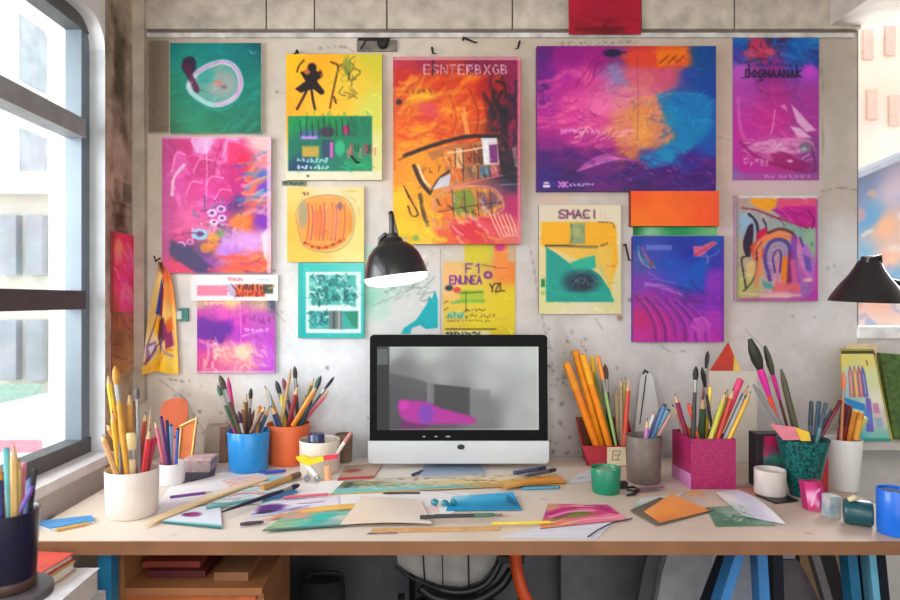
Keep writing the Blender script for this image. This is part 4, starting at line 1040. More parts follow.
c.line([(760, 272), (758, 250), (766, 238), (780, 233), (792, 238)], 7, (240, 150, 110), .95, 1.2); c.line([(768, 233), (780, 229), (792, 233), (799, 244)], 3, (110, 50, 40), .9); c.line([(764, 240), (778, 236), (786, 240)], 4, (250, 140, 60), .8, 1.5); c.line([(757, 270), (756, 252), (762, 242)], 1.2, (90, 40, 50), .8)
c.line([(770, 280), (765, 258), (770, 243), (782, 240), (790, 250), (788, 284)], 4, (90, 60, 160), .9, 1); c.line([(772, 276), (769, 258), (774, 247), (782, 246), (785, 254), (783, 280)], 2.4, (180, 130, 200), .9); c.line([(775, 272), (773, 258), (777, 250), (781, 254), (780, 272)], 2.2, (70, 50, 150), .9); c.line([(777, 252), (778, 268), (776, 286)], 2.4, (226, 130, 170), .9)
c.poly([(782, 258), (788, 256), (787, 282), (781, 282)], (246, 140, 30), .9, 1.5); c.poly([(788, 252), (794, 250), (793, 282), (787, 286)], (150, 40, 100), .8, 2); c.line([(794, 238), (794, 262), (797, 282)], 6, (150, 60, 190), .85, 1.5); c.line([(793, 262), (795, 278), (798, 294)], 6, (230, 110, 160), .85, 1.5)
c.line([(799, 240), (801, 260), (810, 278)], 5, (226, 130, 200), .9, 1.2); c.poly([(801, 240), (808, 246), (814, 262), (814, 280), (806, 272), (802, 256)], (190, 120, 210), .9, 1.5); c.poly([(803, 254), (810, 258), (812, 272), (806, 270)], (100, 90, 180), .8, 1.5); c.line([(800, 238), (803, 246)], 2.4, (80, 60, 150), .9)
c.line([(743, 292), (752, 282), (757, 268), (757, 252)], 1.4, (60, 40, 40), .9); c.line([(746, 288), (743, 270), (742, 258), (750, 256)], 2, (50, 30, 50), .9); c.poly([(746, 262), (755, 260), (754, 276), (748, 282)], (230, 196, 140), .9, 1.5); c.line([(756, 286), (758, 262)], 4, (236, 140, 100), .8, 1.2)
c.poly([(762, 280), (772, 284), (776, 290), (764, 288)], (90, 170, 170), .9, 1.5); c.poly([(776, 282), (800, 284), (798, 292), (772, 292)], (236, 110, 120), .85, 2); c.line([(744, 293), (770, 296), (800, 295)], 2.4, (236, 190, 190), .8); c.blob(812, 244, 2, 2.4, (90, 160, 140), .7); c.blob(808, 280, 5, 2, (230, 210, 190), .8)
c.rect(736, 195, 818, 198, (226, 216, 222), .9, 1); c.rect(736, 195, 738.5, 301, (150, 136, 140), .7, 1); c.rect(739, 298, 818, 301, (190, 80, 170), .8, 1); c.rect(815.5, 200, 818, 301, (200, 70, 170), .7, 1)
canvas_painting('painting of coloured arches under a magenta wing, right of the blue canvas', 736, 195, 818, 301, c, .022, edge=(190, 150, 180))

# 16 white sheet with a strip and a violet print on it
c = Cv(191, 275, 279, 300, base=(236, 232, 232), seed=37)
c.rect(197, 285, 228, 295, (236, 130, 160), .95, 1); c.text(228, 278, 'TNUN', 2.4, 4, (226, 110, 130), 1.2, .9)
c.poly([(226, 284), (236, 284), (238, 296), (230, 295)], (190, 160, 200), .8, 1.5); c.rect(236, 284, 266, 296, (230, 100, 40), .95, 1); c.scrib(238, 266, 284, 6, (50, 20, 30), 1.5, .9, 3.4); c.scrib(238, 264, 291, 5, (140, 20, 40), 1.4, .9, 3.4); c.rect(264, 284, 274, 293, (60, 70, 60), .9, 1.4); c.line([(270, 288), (275, 286)], 2, (196, 150, 90), .9); c.line([(258, 279), (270, 280)], 1.4, (150, 190, 210), .8); c.line([(232, 284), (238, 292), (236, 296)], 1.4, (70, 30, 40), .8)
c.rect(191, 275, 197, 300, (226, 222, 222), .5, 1)
canvas_painting('white card strip with pink bar and orange label, above the violet print', 191, 275, 278, 301, c, .012, dens=.004, edge=(222, 216, 212), name='hanging_card', cat='card')
c = Cv(197, 300, 275, 373, base=(206, 60, 190), seed=38)
c.field([(198, 302, (206, 170, 150)), (230, 302, (226, 180, 150)), (262, 302, (206, 170, 160)), (273, 302, (80, 90, 110)), (200, 316, (206, 60, 180)), (225, 314, (226, 80, 190)), (240, 320, (214, 70, 190)), (262, 318, (196, 90, 190)), (200, 328, (150, 20, 170)),
         (215, 330, (110, 10, 160)), (228, 325, (150, 30, 180)), (205, 340, (190, 60, 190)), (240, 335, (196, 60, 200)), (270, 335, (196, 80, 200)), (205, 360, (222, 80, 150)), (225, 352, (240, 160, 160)), (245, 352, (246, 200, 180)), (265, 355, (206, 100, 220)), (200, 371, (214, 60, 150)), (235, 370, (236, 120, 170)), (270, 371, (196, 90, 210))], 3.4)
c.poly([(197, 318), (204, 316), (212, 322), (226, 322), (232, 330), (222, 343), (208, 342), (197, 336)], (110, 10, 160), .85, 4, True); c.scrib(204, 240, 301, 3, (246, 214, 140), 1.5, .9, 3); c.scrib(240, 266, 301, 3, (170, 150, 90), 1.4, .9, 3); c.scrib(220, 238, 308, 9, (226, 130, 170), 1, .7, 4)
c.scrib(243, 270, 315, 9, (150, 50, 150), 1.6, .85, 5); c.scrib(243, 270, 306, 6, (226, 140, 160), 1.2, .7, 4); c.scrib(244, 268, 328, 4, (240, 190, 230), 1.3, .8, 4); c.line([(242, 336), (268, 328)], 1.6, (236, 170, 230), .8); c.line([(240, 302), (241, 340), (240, 372)], .9, (250, 160, 210), .7)
c.dabs(46, (205, 342, 262, 371), [(250, 200, 170), (246, 150, 170), (240, 120, 150), (250, 220, 200)], 16, 2.6, .9, .9, .7, .5); c.blob(243, 352, 8, 8, (250, 220, 190), .7, .9); c.line([(200, 340), (212, 346), (236, 343)], 2.4, (226, 130, 200), .8, 1.5)
c.dabs(14, (250, 330, 273, 370), [(206, 110, 230), (180, 70, 200)], 14, 3, 1.1, .5, .5); c.rect(197, 371, 275, 373, (226, 190, 220), .8, 1)
canvas_painting('small square violet print with purple blot and peach petals, below the white strip', 197, 300.5, 275, 373, c, .016, edge=(206, 170, 206))

# 17 narrow pink picture and brown paper on wall_left
def side_picture(label, cat, name, ya, yb, z0, z1, cv, t=.004):
    pos = lambda u, v: (np.full(u.shape, XL + t + .001), ya + (yb - ya) * u, z1 + (z0 - z1) * v)
    me = grid_mesh(name, cv, pos, (-t, 0, 0), (150, 60, 80))
    o = link_mesh(name, me, PAPER)
    b = Vector((XL, (ya + yb) / 2, z0)); me.transform(Matrix.Translation(-b)); o.location = b
    return tag(o, label, cat)
dl = lambda px: XL * F / (px - CX)
c = Cv(0, 0, 40, 80, 1, (226, 40, 110), 39)
c.field([(0, 0, (150, 40, 50)), (20, 5, (214, 40, 90)), (40, 5, (200, 40, 80)), (14, 18, (230, 110, 90)), (30, 25, (226, 60, 130)), (5, 40, (190, 40, 60)), (20, 45, (236, 60, 140)), (38, 50, (190, 40, 90)), (20, 72, (230, 60, 130)), (4, 75, (160, 60, 50))], 3)
c.dabs(24, (4, 8, 38, 78), [(240, 80, 150), (206, 30, 90), (236, 120, 150)], 12, 4, 1.2, .6, .7); c.rect(0, 0, 4, 80, (120, 40, 40), .7, 2); c.blob(12, 14, 5, 8, (240, 130, 100), .8, .6); c.a = np.clip(c.a * 1.15 + .03, 0, 1)
side_picture('narrow pink picture on the left side wall next to the window', 'picture', 'hanging_picture', dl(110), dl(134.5), Z(312, 2.37), Z(233, 2.37), c)
c = Cv(0, 0, 40, 70, 1, (170, 120, 80), 40)
c.field([(0, 0, (150, 90, 60)), (30, 5, (206, 110, 100)), (10, 30, (140, 90, 56)), (34, 40, (190, 140, 96)), (10, 65, (176, 120, 70)), (36, 66, (196, 150, 110))], 3)
c.dabs(26, (2, 2, 38, 68), [(90, 50, 36), (206, 150, 106), (120, 70, 40), (200, 90, 40)], 12, 3, .5, 1.2, .6)
side_picture('crumpled brown paper sheet on the side wall under the narrow pink picture', 'paper', 'hanging_paper', dl(111), dl(133), Z(374, 2.37), Z(312.5, 2.37), c)

# 18 folded patterned cloth hanging from a hook
c = Cv(142, 262, 178, 374, 1.3, (244, 190, 90), 41)
c.field([(160, 265, (60, 30, 20)), (152, 280, (240, 200, 120)), (165, 275, (226, 90, 40)), (172, 290, (240, 140, 60)), (148, 300, (230, 190, 110)), (174, 320, (250, 200, 110)), (145, 350, (246, 220, 190)), (172, 360, (250, 210, 90)), (160, 368, (250, 196, 40)), (146, 372, (240, 180, 60))], 3)
c.poly([(154, 277), (159, 286), (158, 318), (149, 314), (152, 290)], (40, 60, 160), .95, 1); c.poly([(158, 285), (163, 290), (161, 318), (157, 316)], (190, 40, 40), .9, 1); c.poly([(148, 322), (156, 318), (160, 334), (150, 336)], (246, 170, 20), .95, 1)
c.line([(160, 278), (159, 300), (161, 330), (160, 355)], 1.6, (40, 20, 20), .9); c.line([(158, 288), (152, 312), (144, 345)], 1.2, (60, 30, 30), .8); c.poly([(156, 322), (164, 318), (168, 336), (160, 348), (154, 338)], (90, 30, 60), .9, 1.5); c.poly([(164, 326), (171, 322), (174, 345), (166, 350)], (150, 40, 110), .9, 1.5); c.poly([(166, 322), (172, 316), (174, 328), (168, 334)], (240, 110, 40), .9, 1.5)
c.line([(160, 340), (164, 352), (172, 356)], 2.6, (150, 130, 190), .8); c.poly([(143, 344), (152, 342), (154, 352), (144, 366)], (150, 100, 150), .9, 1); c.poly([(145, 347), (151, 345), (148, 358)], (236, 226, 236), .9, 1); c.line([(143, 364), (152, 350), (160, 344)], 1.4, (60, 30, 20), .8); c.line([(158, 368), (166, 352), (172, 350)], 2.6, (226, 130, 20), .7, 1.5); c.line([(166, 280), (172, 310), (176, 350)], 1.2, (226, 150, 90), .6)
c.blob(161, 266, 5, 8, (50, 24, 20), .9, .5); c.line([(158, 268), (166, 282)], 2, (240, 110, 30), .9)
def cloth_pos(u, v):
    half = np.interp(v, [0, .05, .12, .35, 1], [1.8, 3.5, 7, 11.5, 17.5]); mid = np.interp(v, [0, .12, .35, 1], [160, 163.5, 162.5, 160])
    fold = .012 * np.cos(u * 9.5 + 0.6) * np.clip(v * 2, .2, 1)
    D = WD - .028 - fold
    return X(mid + (u * 2 - 1) * half, WD - .03), D, Z(262 + (111 + 1.5 * np.cos(u * 7)) * v, WD - .03)
me = grid_mesh('hanging_cloth', c, cloth_pos, (0, .003, 0), (236, 190, 110)); o = link_mesh('hanging_cloth', me, PAPER)
b = Vector((X(160, WD), WD - .03, Z(373, WD - .03))); me.transform(Matrix.Translation(-b)); o.location = b
tag(o, 'folded cloth of yellow with blue and purple shapes, hanging on the wall', 'cloth')
root = empty('wall_hook', (X(160, WD), WD, Z(262, WD)), 'small dark hook holding the folded yellow cloth', 'hook')
bm = BM(); tube(bm, [(X(160, WD), WD - .001, Z(258, WD)), (X(160, WD), WD - .04, Z(262, WD)), (X(160, WD), WD - .052, Z(257, WD))], .003); build('hook_arm', bm, mat('dark iron', (40, 36, 34), .5, .5), root)

# small hardware on the wall
IRON = mat('dark iron', (40, 36, 34), .5, .5)
root = empty('wall_bracket', (X(376, WD), WD, Z(52, WD)), 'black iron bracket with bolt, above the yellow and green panel', 'bracket')
bm = BM(); box(bm, X(357, WD), X(397, WD), WD - .008, WD, Z(52, WD), Z(41, WD)); build('plate', bm, mat('worn grey plate', (120, 112, 104), .7, .2, var=.2, scale=30), root, bevel=.001)
bm = BM(); box(bm, X(358, WD), X(390, WD), WD - .016, WD - .008, Z(41.5, WD), Z(39.5, WD)); build('bar', bm, IRON, root)
bm = BM(); lathe(bm, [(.001, 0), (.02, 0), (.022, .008), (.014, .02), (.002, .022)], 20, (X(383, WD), WD - .008, Z(45, WD)), Matrix.Rotation(math.pi / 2, 3, 'X')); build('bolt', bm, IRON, root)
bm = BM(); tube(bm, [(X(366, WD), WD - .008, Z(40, WD)), (X(365, WD), WD - .025, Z(46, WD)), (X(361, WD), WD - .02, Z(51, WD))], .003); build('hook', bm, IRON, root)
for (a, b, lab) in (((463, 40), (474, 46), 'bent black nail above the fire painting, right of the iron bracket'), ((519, 44), (517, 52), 'dark nail stub at the top right corner of the fire painting'),
                    ((352, 158), (357, 165), 'dark wall plug between the cream panel and the fire painting'), ((298, 53), (297, 57), 'tiny black nail at the top of the cream panel'),
                    ((624, 245), (627, 262), 'black clip at the right edge of the cream poster board'), ((432, 50), (433, 57), 'thin black nail over the title of the fire painting')):
    bm = BM(); D = WD - .004
    p, q = P(*a, WD), P(*b, WD)
    tube(bm, [p + Vector((0, 0, 0)), p + Vector((0, -.02, .002)), q + Vector((0, -.026, .004)), q + Vector((.012 if b[0] - a[0] > 0 else -.008, -.02, .006))], [.004, .0045, .004, .003], 8)
    tag(build('nail' if 'clip' not in lab and 'plug' not in lab else ('wall_clip' if 'clip' in lab else 'wall_plug'), bm, IRON), lab, 'clip' if 'clip' in lab else ('plug' if 'plug' in lab else 'nail'))
root = empty('pin_clip', (X(184, WD), WD, Z(322, WD)), 'small teal clip fixed on the wall, right of the folded cloth', 'clip')
bm = BM(); box(bm, X(180, WD), X(189, WD), WD - .012, WD, Z(321, WD), Z(308, WD)); build('clip_body', bm, mat('teal plastic', (20, 110, 100), .35, var=.2, scale=60), root, bevel=.003)
bm = BM(); box(bm, X(178, WD), X(183, WD), WD - .016, WD - .012, Z(319, WD), Z(311, WD)); build('clip_tab', bm, mat('pale tab', (200, 206, 196), .5), root, bevel=.001)
c = Cv(283, 180, 306, 186, 1.5, (130, 140, 110), 43); c.scrib(284, 305, 181, 4, (50, 70, 60), 1.5, .9, 3)
paper_sheet('tiny green-grey paper strip tucked under the cream panel', 282, 181, 306, 185.5, c, .004, .001, (90, 96, 80), 'paper', 'hanging_strip')
# ================================================================ the desk
DF = DD(541)                       # front edge
DB = 2.485
dx0, dx1 = -1.062, 1.34
desk = empty('desk', ((dx0 + dx1) / 2, (DF + DB) / 2, 0), 'long pale desk with a tan wooden front edge and blue leg, under the pictures', 'desk')
cv = Cv(0, 0, 260, 90, .7, (214, 198, 182), 50)
cv.field([(0, 80, (222, 206, 188)), (60, 40, (232, 226, 220)), (120, 40, (232, 226, 218)), (130, 85, (216, 202, 186)), (200, 60, (206, 188, 172)), (250, 80, (200, 180, 164)), (240, 20, (196, 180, 166))], 2)
cv.grain(.03, 14)
for i in range(26):
    cv.line([(cv.r.uniform(0, 260), cv.r.uniform(0, 90)) for _ in range(2)], .8, (236, 230, 224), .12, 1, False)
for i in range(30): cv.blob(cv.r.uniform(0, 260), cv.r.uniform(0, 90), cv.r.uniform(.4, 1.2), .5, [(120, 90, 150), (40, 120, 130), (90, 80, 70), (190, 80, 90)][i % 4], .5)
me = grid_mesh('worktop', cv, lambda u, v: (dx0 + (dx1 - dx0) * u, DB + (DF - DB) * v, np.full(u.shape, TZ)), (0, 0, -.032), (206, 190, 172))
link_mesh('worktop', me, painted_mat('worn pale laminate', .5, .03, 60, .35), desk)
zb = CZ - (554.5 - HY) / F * DF
bm = BM(); box(bm, dx0, dx1, DF - .004, DF - .0002, zb, TZ - .0005)
build('front_edge', bm, mat('tan wood edge', (138, 94, 62), .5, var=.08, scale=9, detail=8), desk, bevel=.001, seg=1)
bm = BM(); box(bm, X(102, 1.68), X(115, 1.68), 1.66, 1.70, 0, TZ - .034); build('leg', bm, mat('blue painted leg', (40, 130, 176), .45, var=.06), desk, bevel=.003)
bm = BM(); box(bm, X(102, 2.4), X(112, 2.4), 2.38, 2.42, 0, TZ - .034); build('leg', bm, mat('blue painted leg', (40, 130, 176), .45), desk, bevel=.003)
bm = BM(); box(bm, 1.27, 1.31, 1.66, 1.70, 0, TZ - .034); build('leg', bm, mat('teal painted leg', (20, 150, 190), .45), desk, bevel=.003)

# ================================================================ the computer
cD = 2.30
comp = empty('desktop_computer', (X(458.5, cD), cD + .05, TZ), 'silver all-in-one desktop computer with black-edged screen in the middle of the desk', 'computer')
ALU = mat('brushed aluminium', (206, 210, 214), .35, .25, var=.03, scale=6)
tilt = .03
def cp(px, py, d=0.0):
    p = P(px, py, cD)
    return Vector((p.x, cD + d + (p.z - Z(463, cD)) * tilt, p.z))
def rounded(x0, y0, x1, y1, r, d, top=True, bot=True, inset=0):
    pts = []
    for cx_, cy_, a0, on in ((x1 - r, y0 + r, -90, top), (x1 - r, y1 - r, 0, bot), (x0 + r, y1 - r, 90, bot), (x0 + r, y0 + r, 180, top)):
        if on:
            for k in range(6):
                a = math.radians(a0 + 90 * k / 5); pts.append((cx_ + r * math.cos(a), cy_ + r * math.sin(a)))
        else:
            pts.append((cx_ + r * (1 if cx_ > x0 + 20 else -1), cy_ + r * (1 if cy_ > y0 + 20 else -1)))
    return [cp(x, y, d) for x, y in pts]
bm = BM(); prism(bm, rounded(369.5, 335, 548, 441.5, 4, 0, True, False), (0, .014, 0)); build('black_bezel', bm, mat('black glass bezel', (8, 8, 9), .45, spec=.12), comp, bevel=.001)
bm = BM(); prism(bm, rounded(368, 441, 549, 463.5, 4, -.001, False, True), (0, .016, 0)); chin = build('chin', bm, ALU, comp, bevel=.001)
bm = BM(); pts = [cp(461 + 4 * math.cos(a) * (1 if abs(math.cos(a)) < .9 else .95), 447 + 2.6 * math.sin(a), -.0022) for a in [2 * math.pi * k / 20 for k in range(20)]]
prism(bm, pts, (0, .0012, 0)); build('logo', bm, mat('dark logo', (36, 36, 44), .4), chin)
bm = BM()
rows = []
for k, (s_, d) in enumerate(((1.0, .0142), (.985, .026), (.85, .045), (.5, .062), (.1, .068))):
    rows.append([bm.verts.new(cp(458.5 + (x - 458.5) * s_, 399 + (y - 399) * s_, d)) for x, y in ((370, 336), (458, 336), (547, 336), (548, 400), (548, 462), (458, 462), (369, 462), (369, 400))])
for a, b in zip(rows[:-1], rows[1:]):
    for k in range(8): bm.faces.new((a[k], a[(k + 1) % 8], b[(k + 1) % 8], b[k]))
bm.faces.new(rows[0][::-1]); bm.faces.new(rows[-1]); build('back_shell', bm, ALU, comp)
c = Cv(377, 347, 539, 430, 1.4, (150, 154, 154), 51)  # grey and magenta room reflection painted into the screen colour
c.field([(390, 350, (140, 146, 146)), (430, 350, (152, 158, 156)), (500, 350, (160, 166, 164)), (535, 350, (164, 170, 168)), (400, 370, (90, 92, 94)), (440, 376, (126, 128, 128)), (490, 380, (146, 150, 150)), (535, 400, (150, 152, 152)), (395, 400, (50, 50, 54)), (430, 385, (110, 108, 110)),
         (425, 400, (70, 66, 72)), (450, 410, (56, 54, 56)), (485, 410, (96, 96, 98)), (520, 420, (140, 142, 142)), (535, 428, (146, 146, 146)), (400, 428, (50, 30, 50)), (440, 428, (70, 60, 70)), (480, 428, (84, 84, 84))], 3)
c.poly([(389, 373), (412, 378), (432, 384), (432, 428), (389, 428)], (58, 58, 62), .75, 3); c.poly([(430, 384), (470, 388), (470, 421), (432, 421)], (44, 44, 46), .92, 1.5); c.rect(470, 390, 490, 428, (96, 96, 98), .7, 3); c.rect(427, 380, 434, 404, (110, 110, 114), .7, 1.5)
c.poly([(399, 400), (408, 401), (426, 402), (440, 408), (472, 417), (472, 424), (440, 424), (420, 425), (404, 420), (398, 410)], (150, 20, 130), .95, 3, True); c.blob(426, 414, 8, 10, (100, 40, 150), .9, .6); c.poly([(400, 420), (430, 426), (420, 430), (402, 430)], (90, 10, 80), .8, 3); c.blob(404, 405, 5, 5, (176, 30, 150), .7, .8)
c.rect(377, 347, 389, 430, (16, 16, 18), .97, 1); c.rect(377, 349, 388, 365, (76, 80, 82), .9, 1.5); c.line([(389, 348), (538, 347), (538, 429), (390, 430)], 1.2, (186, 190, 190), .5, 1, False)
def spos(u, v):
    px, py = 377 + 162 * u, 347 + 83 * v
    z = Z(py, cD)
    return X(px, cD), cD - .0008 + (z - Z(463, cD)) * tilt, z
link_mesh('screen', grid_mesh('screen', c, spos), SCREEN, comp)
for x in (424, 436, 447, 449):
    bm = BM(); pts = [cp(x - 1.2, 436.2, -.0006), cp(x + 1.2, 436.2, -.0006), cp(x + 1.2, 437.2, -.0006), cp(x - 1.2, 437.2, -.0006)]; prism(bm, pts, (0, .0005, 0)); build('indicator_mark', bm, mat('pale mark', (190, 190, 190), .5), comp)
bm = BM(); f0, f1 = DD(476.5), 2.43
hexa(bm, [(X(420, f0), f0, TZ + .0005), (X(487, f0), f0, TZ + .0005), (X(487, f0) - .02, f1, TZ + .0005), (X(420, f0) + .02, f1, TZ + .0005), (X(420, f0), f0, TZ + .006), (X(487, f0), f0, TZ + .006), (X(487, f0) - .02, f1, TZ + .006), (X(420, f0) + .02, f1, TZ + .006)])
hexa(bm, [(X(424, f0) + .02, f1 - .012, TZ + .005), (X(483, f0) - .02, f1 - .012, TZ + .005), (X(483, f0) - .02, f1, TZ + .005), (X(424, f0) + .02, f1, TZ + .005), (X(424, f0) + .03, cD + .055, TZ + .2), (X(483, f0) - .03, cD + .055, TZ + .2), (X(483, f0) - .03, cD + .067, TZ + .2), (X(424, f0) + .03, cD + .067, TZ + .2)])
build('stand', bm, mat('blue-grey stand metal', (160, 176, 200), .35, .3, var=.03), comp, bevel=.0015)

# ================================================================ lamps
LB = mat('black lamp enamel', (22, 22, 24), .28, coat=.3)
CH = mat('lamp steel', (70, 70, 72), .3, .7)
def lamp(label, px, py_top, py_rim, D, rpx, lean, neck_px, arm_pts, bulb=True, squash=1.0):
    """shade hanging from (px, py_top); rim centred at (px+?, py_rim)"""
    h = M(py_rim - py_top, D); R_ = M(rpx, D)
    top = P(px, py_top, D)
    mt = Matrix.Rotation(lean, 3, 'Y')
    root = empty('wall_lamp', top, label, 'lamp')
    bm = BM()
    pr = [(.014, 0), (.03, -.004), (.038, -.02), (.042, -h * .16), (R_ * .62, -h * .27), (R_ * .8, -h * .46), (R_ * .93, -h * .74), (R_ * .985, -h * .94), (R_, -h)] if bulb else [(.014, 0), (.028, -.003), (.034, -.014), (.036, -h * .16), (R_ * .5, -h * .36), (R_ * .74, -h * .62), (R_ * .94, -h * .88), (R_, -h)]
    inn = [(r - .004, z - .001) for r, z in pr[::-1]][:-2]
    lathe(bm, pr + [(R_ - .003, -h)] + [(r, z) for r, z in inn[1:]], 48, top, mt)
    sh = build('lamp_shade', bm, LB, root)
    if bulb:
        bm = BM(); lathe(bm, [(R_ * .93, -h * .9), (R_ * .985, -h * .975), (R_ * .99, -h * 1.08), (R_ * .9, -h * 1.17), (R_ * .55, -h * 1.25), (.002, -h * 1.27)], 48, top, mt)
        build('diffuser', bm, mat('lit white diffuser', (250, 248, 244), .4, var=.01, emit=1.2), root)
    else:
        bm = BM(); lathe(bm, [(.002, -h * .4), (.03, -h * .45), (.034, -h * .62), (.02, -h * .76), (.002, -h * .8)], 20, top, mt)
        build('bulb', bm, mat('white bulb', (236, 232, 226), .3), root)
    bm = BM(); lathe(bm, [(.002, .012), (.02, .01), (.024, -.006), (.024, -.03), (.002, -.032)], 24, top, mt); build('collar', bm, CH, root, bevel=.001)
    bm = BM(); tube(bm, arm_pts(top), .0085, 12); build('lamp_arm', bm, LB, root)
    return root, top, mt
lroot, top, mt = lamp('black cone lamp with a glowing white rim, hanging over the left of the computer', 391, 237, 276, 1.95, 32, -.13, 0,
     lambda t: [t + Vector((.002, 0, -.01)), t + Vector((.002, .001, .04)), t + Vector((.001, .004, .066)), t + Vector((-.002, .03, .076)), t + Vector((-.006, WD - t.y - .012, .045))])
bm = BM(); lathe(bm, [(.002, 0), (.035, 0), (.035, .012), (.002, .014)], 24, (top.x - .006, WD - .0005, top.z + .045), Matrix.Rotation(math.pi / 2, 3, 'X')); build('wall_plate', bm, LB, lroot)
bm = BM(); tube(bm, [top + Vector((-.034, 0, -.03)), top + Vector((-.03, -.01, -.006)), top + Vector((-.012, -.015, .006))], .009, 10); build('hinge', bm, LB, lroot)
rroot, top, mt = lamp('black cone lamp without light at the right edge, in front of the right window', 869, 260, 302, 1.9, 34, .05, 0,
     lambda t: [t + Vector((0, .0, -.005)), t + Vector((.02, .05, .004)), t + Vector((.10, .11, -.05)), t + Vector((.35, .13, -.10)), Vector((2.0, 2.08, 1.32)), Vector((2.748, 2.1, 1.34))], False)
bm = BM(); tube(bm, [top + Vector((-.02, -.012, -.028)), top + Vector((-.016, -.02, .0)), top + Vector((.02, -.016, .008)), top + Vector((.03, -.004, -.02))], .008, 10); build('hinge', bm, LB, rroot)

# ================================================================ containers and what stands in them


def cnum(n): return ['first', 'second', 'third', 'fourth', 'fifth', 'sixth', 'seventh', 'eighth', 'ninth', 'tenth', 'eleventh', 'twelfth', 'thirteenth', 'fourteenth', 'fifteenth', 'sixteenth', 'seventeenth'][n]


class Holder:
    def __init__(s, cx, D, zb, zr, rb, rt, square=False, depth=None):
        s.cx, s.D, s.zb, s.zr, s.rb, s.rt, s.sq = cx, D, zb, zr, rb, rt, square
        s.dh = depth if depth else min(rb, rt)
        s.put = []

    def half(s, z, o):
        t = min(1, max(0, (z - s.zb) / (s.zr - s.zb)))
        r = s.rb + (s.rt - s.rb) * t
        return r if s.sq else math.sqrt(max(0, r * r - o * o))


def segdist(a, b, c, d):
    def pd(p, q, r):
        v = q - p; L = v.dot(v)
        t = max(0, min(1, (r - p).dot(v) / L)) if L > 0 else 0
        return (p + v * t - r).length
    def cross(u, v): return u.x * v.y - u.y * v.x
    r, q = b - a, d - c
    den = cross(r, q)
    if abs(den) > 1e-12:
        t, u = cross(c - a, q) / den, cross(c - a, r) / den
        if 0 <= t <= 1 and 0 <= u <= 1: return 0.0
    return min(pd(a, b, c), pd(a, b, d), pd(c, d, a), pd(c, d, b))


STEEL = mat('pale steel ferrule', (176, 176, 172), .3, .7, var=.03)
WOOD = mat('sharpened wood', (214, 176, 128), .6, var=.06)
LEAD = mat('dark lead', (40, 38, 42), .5)


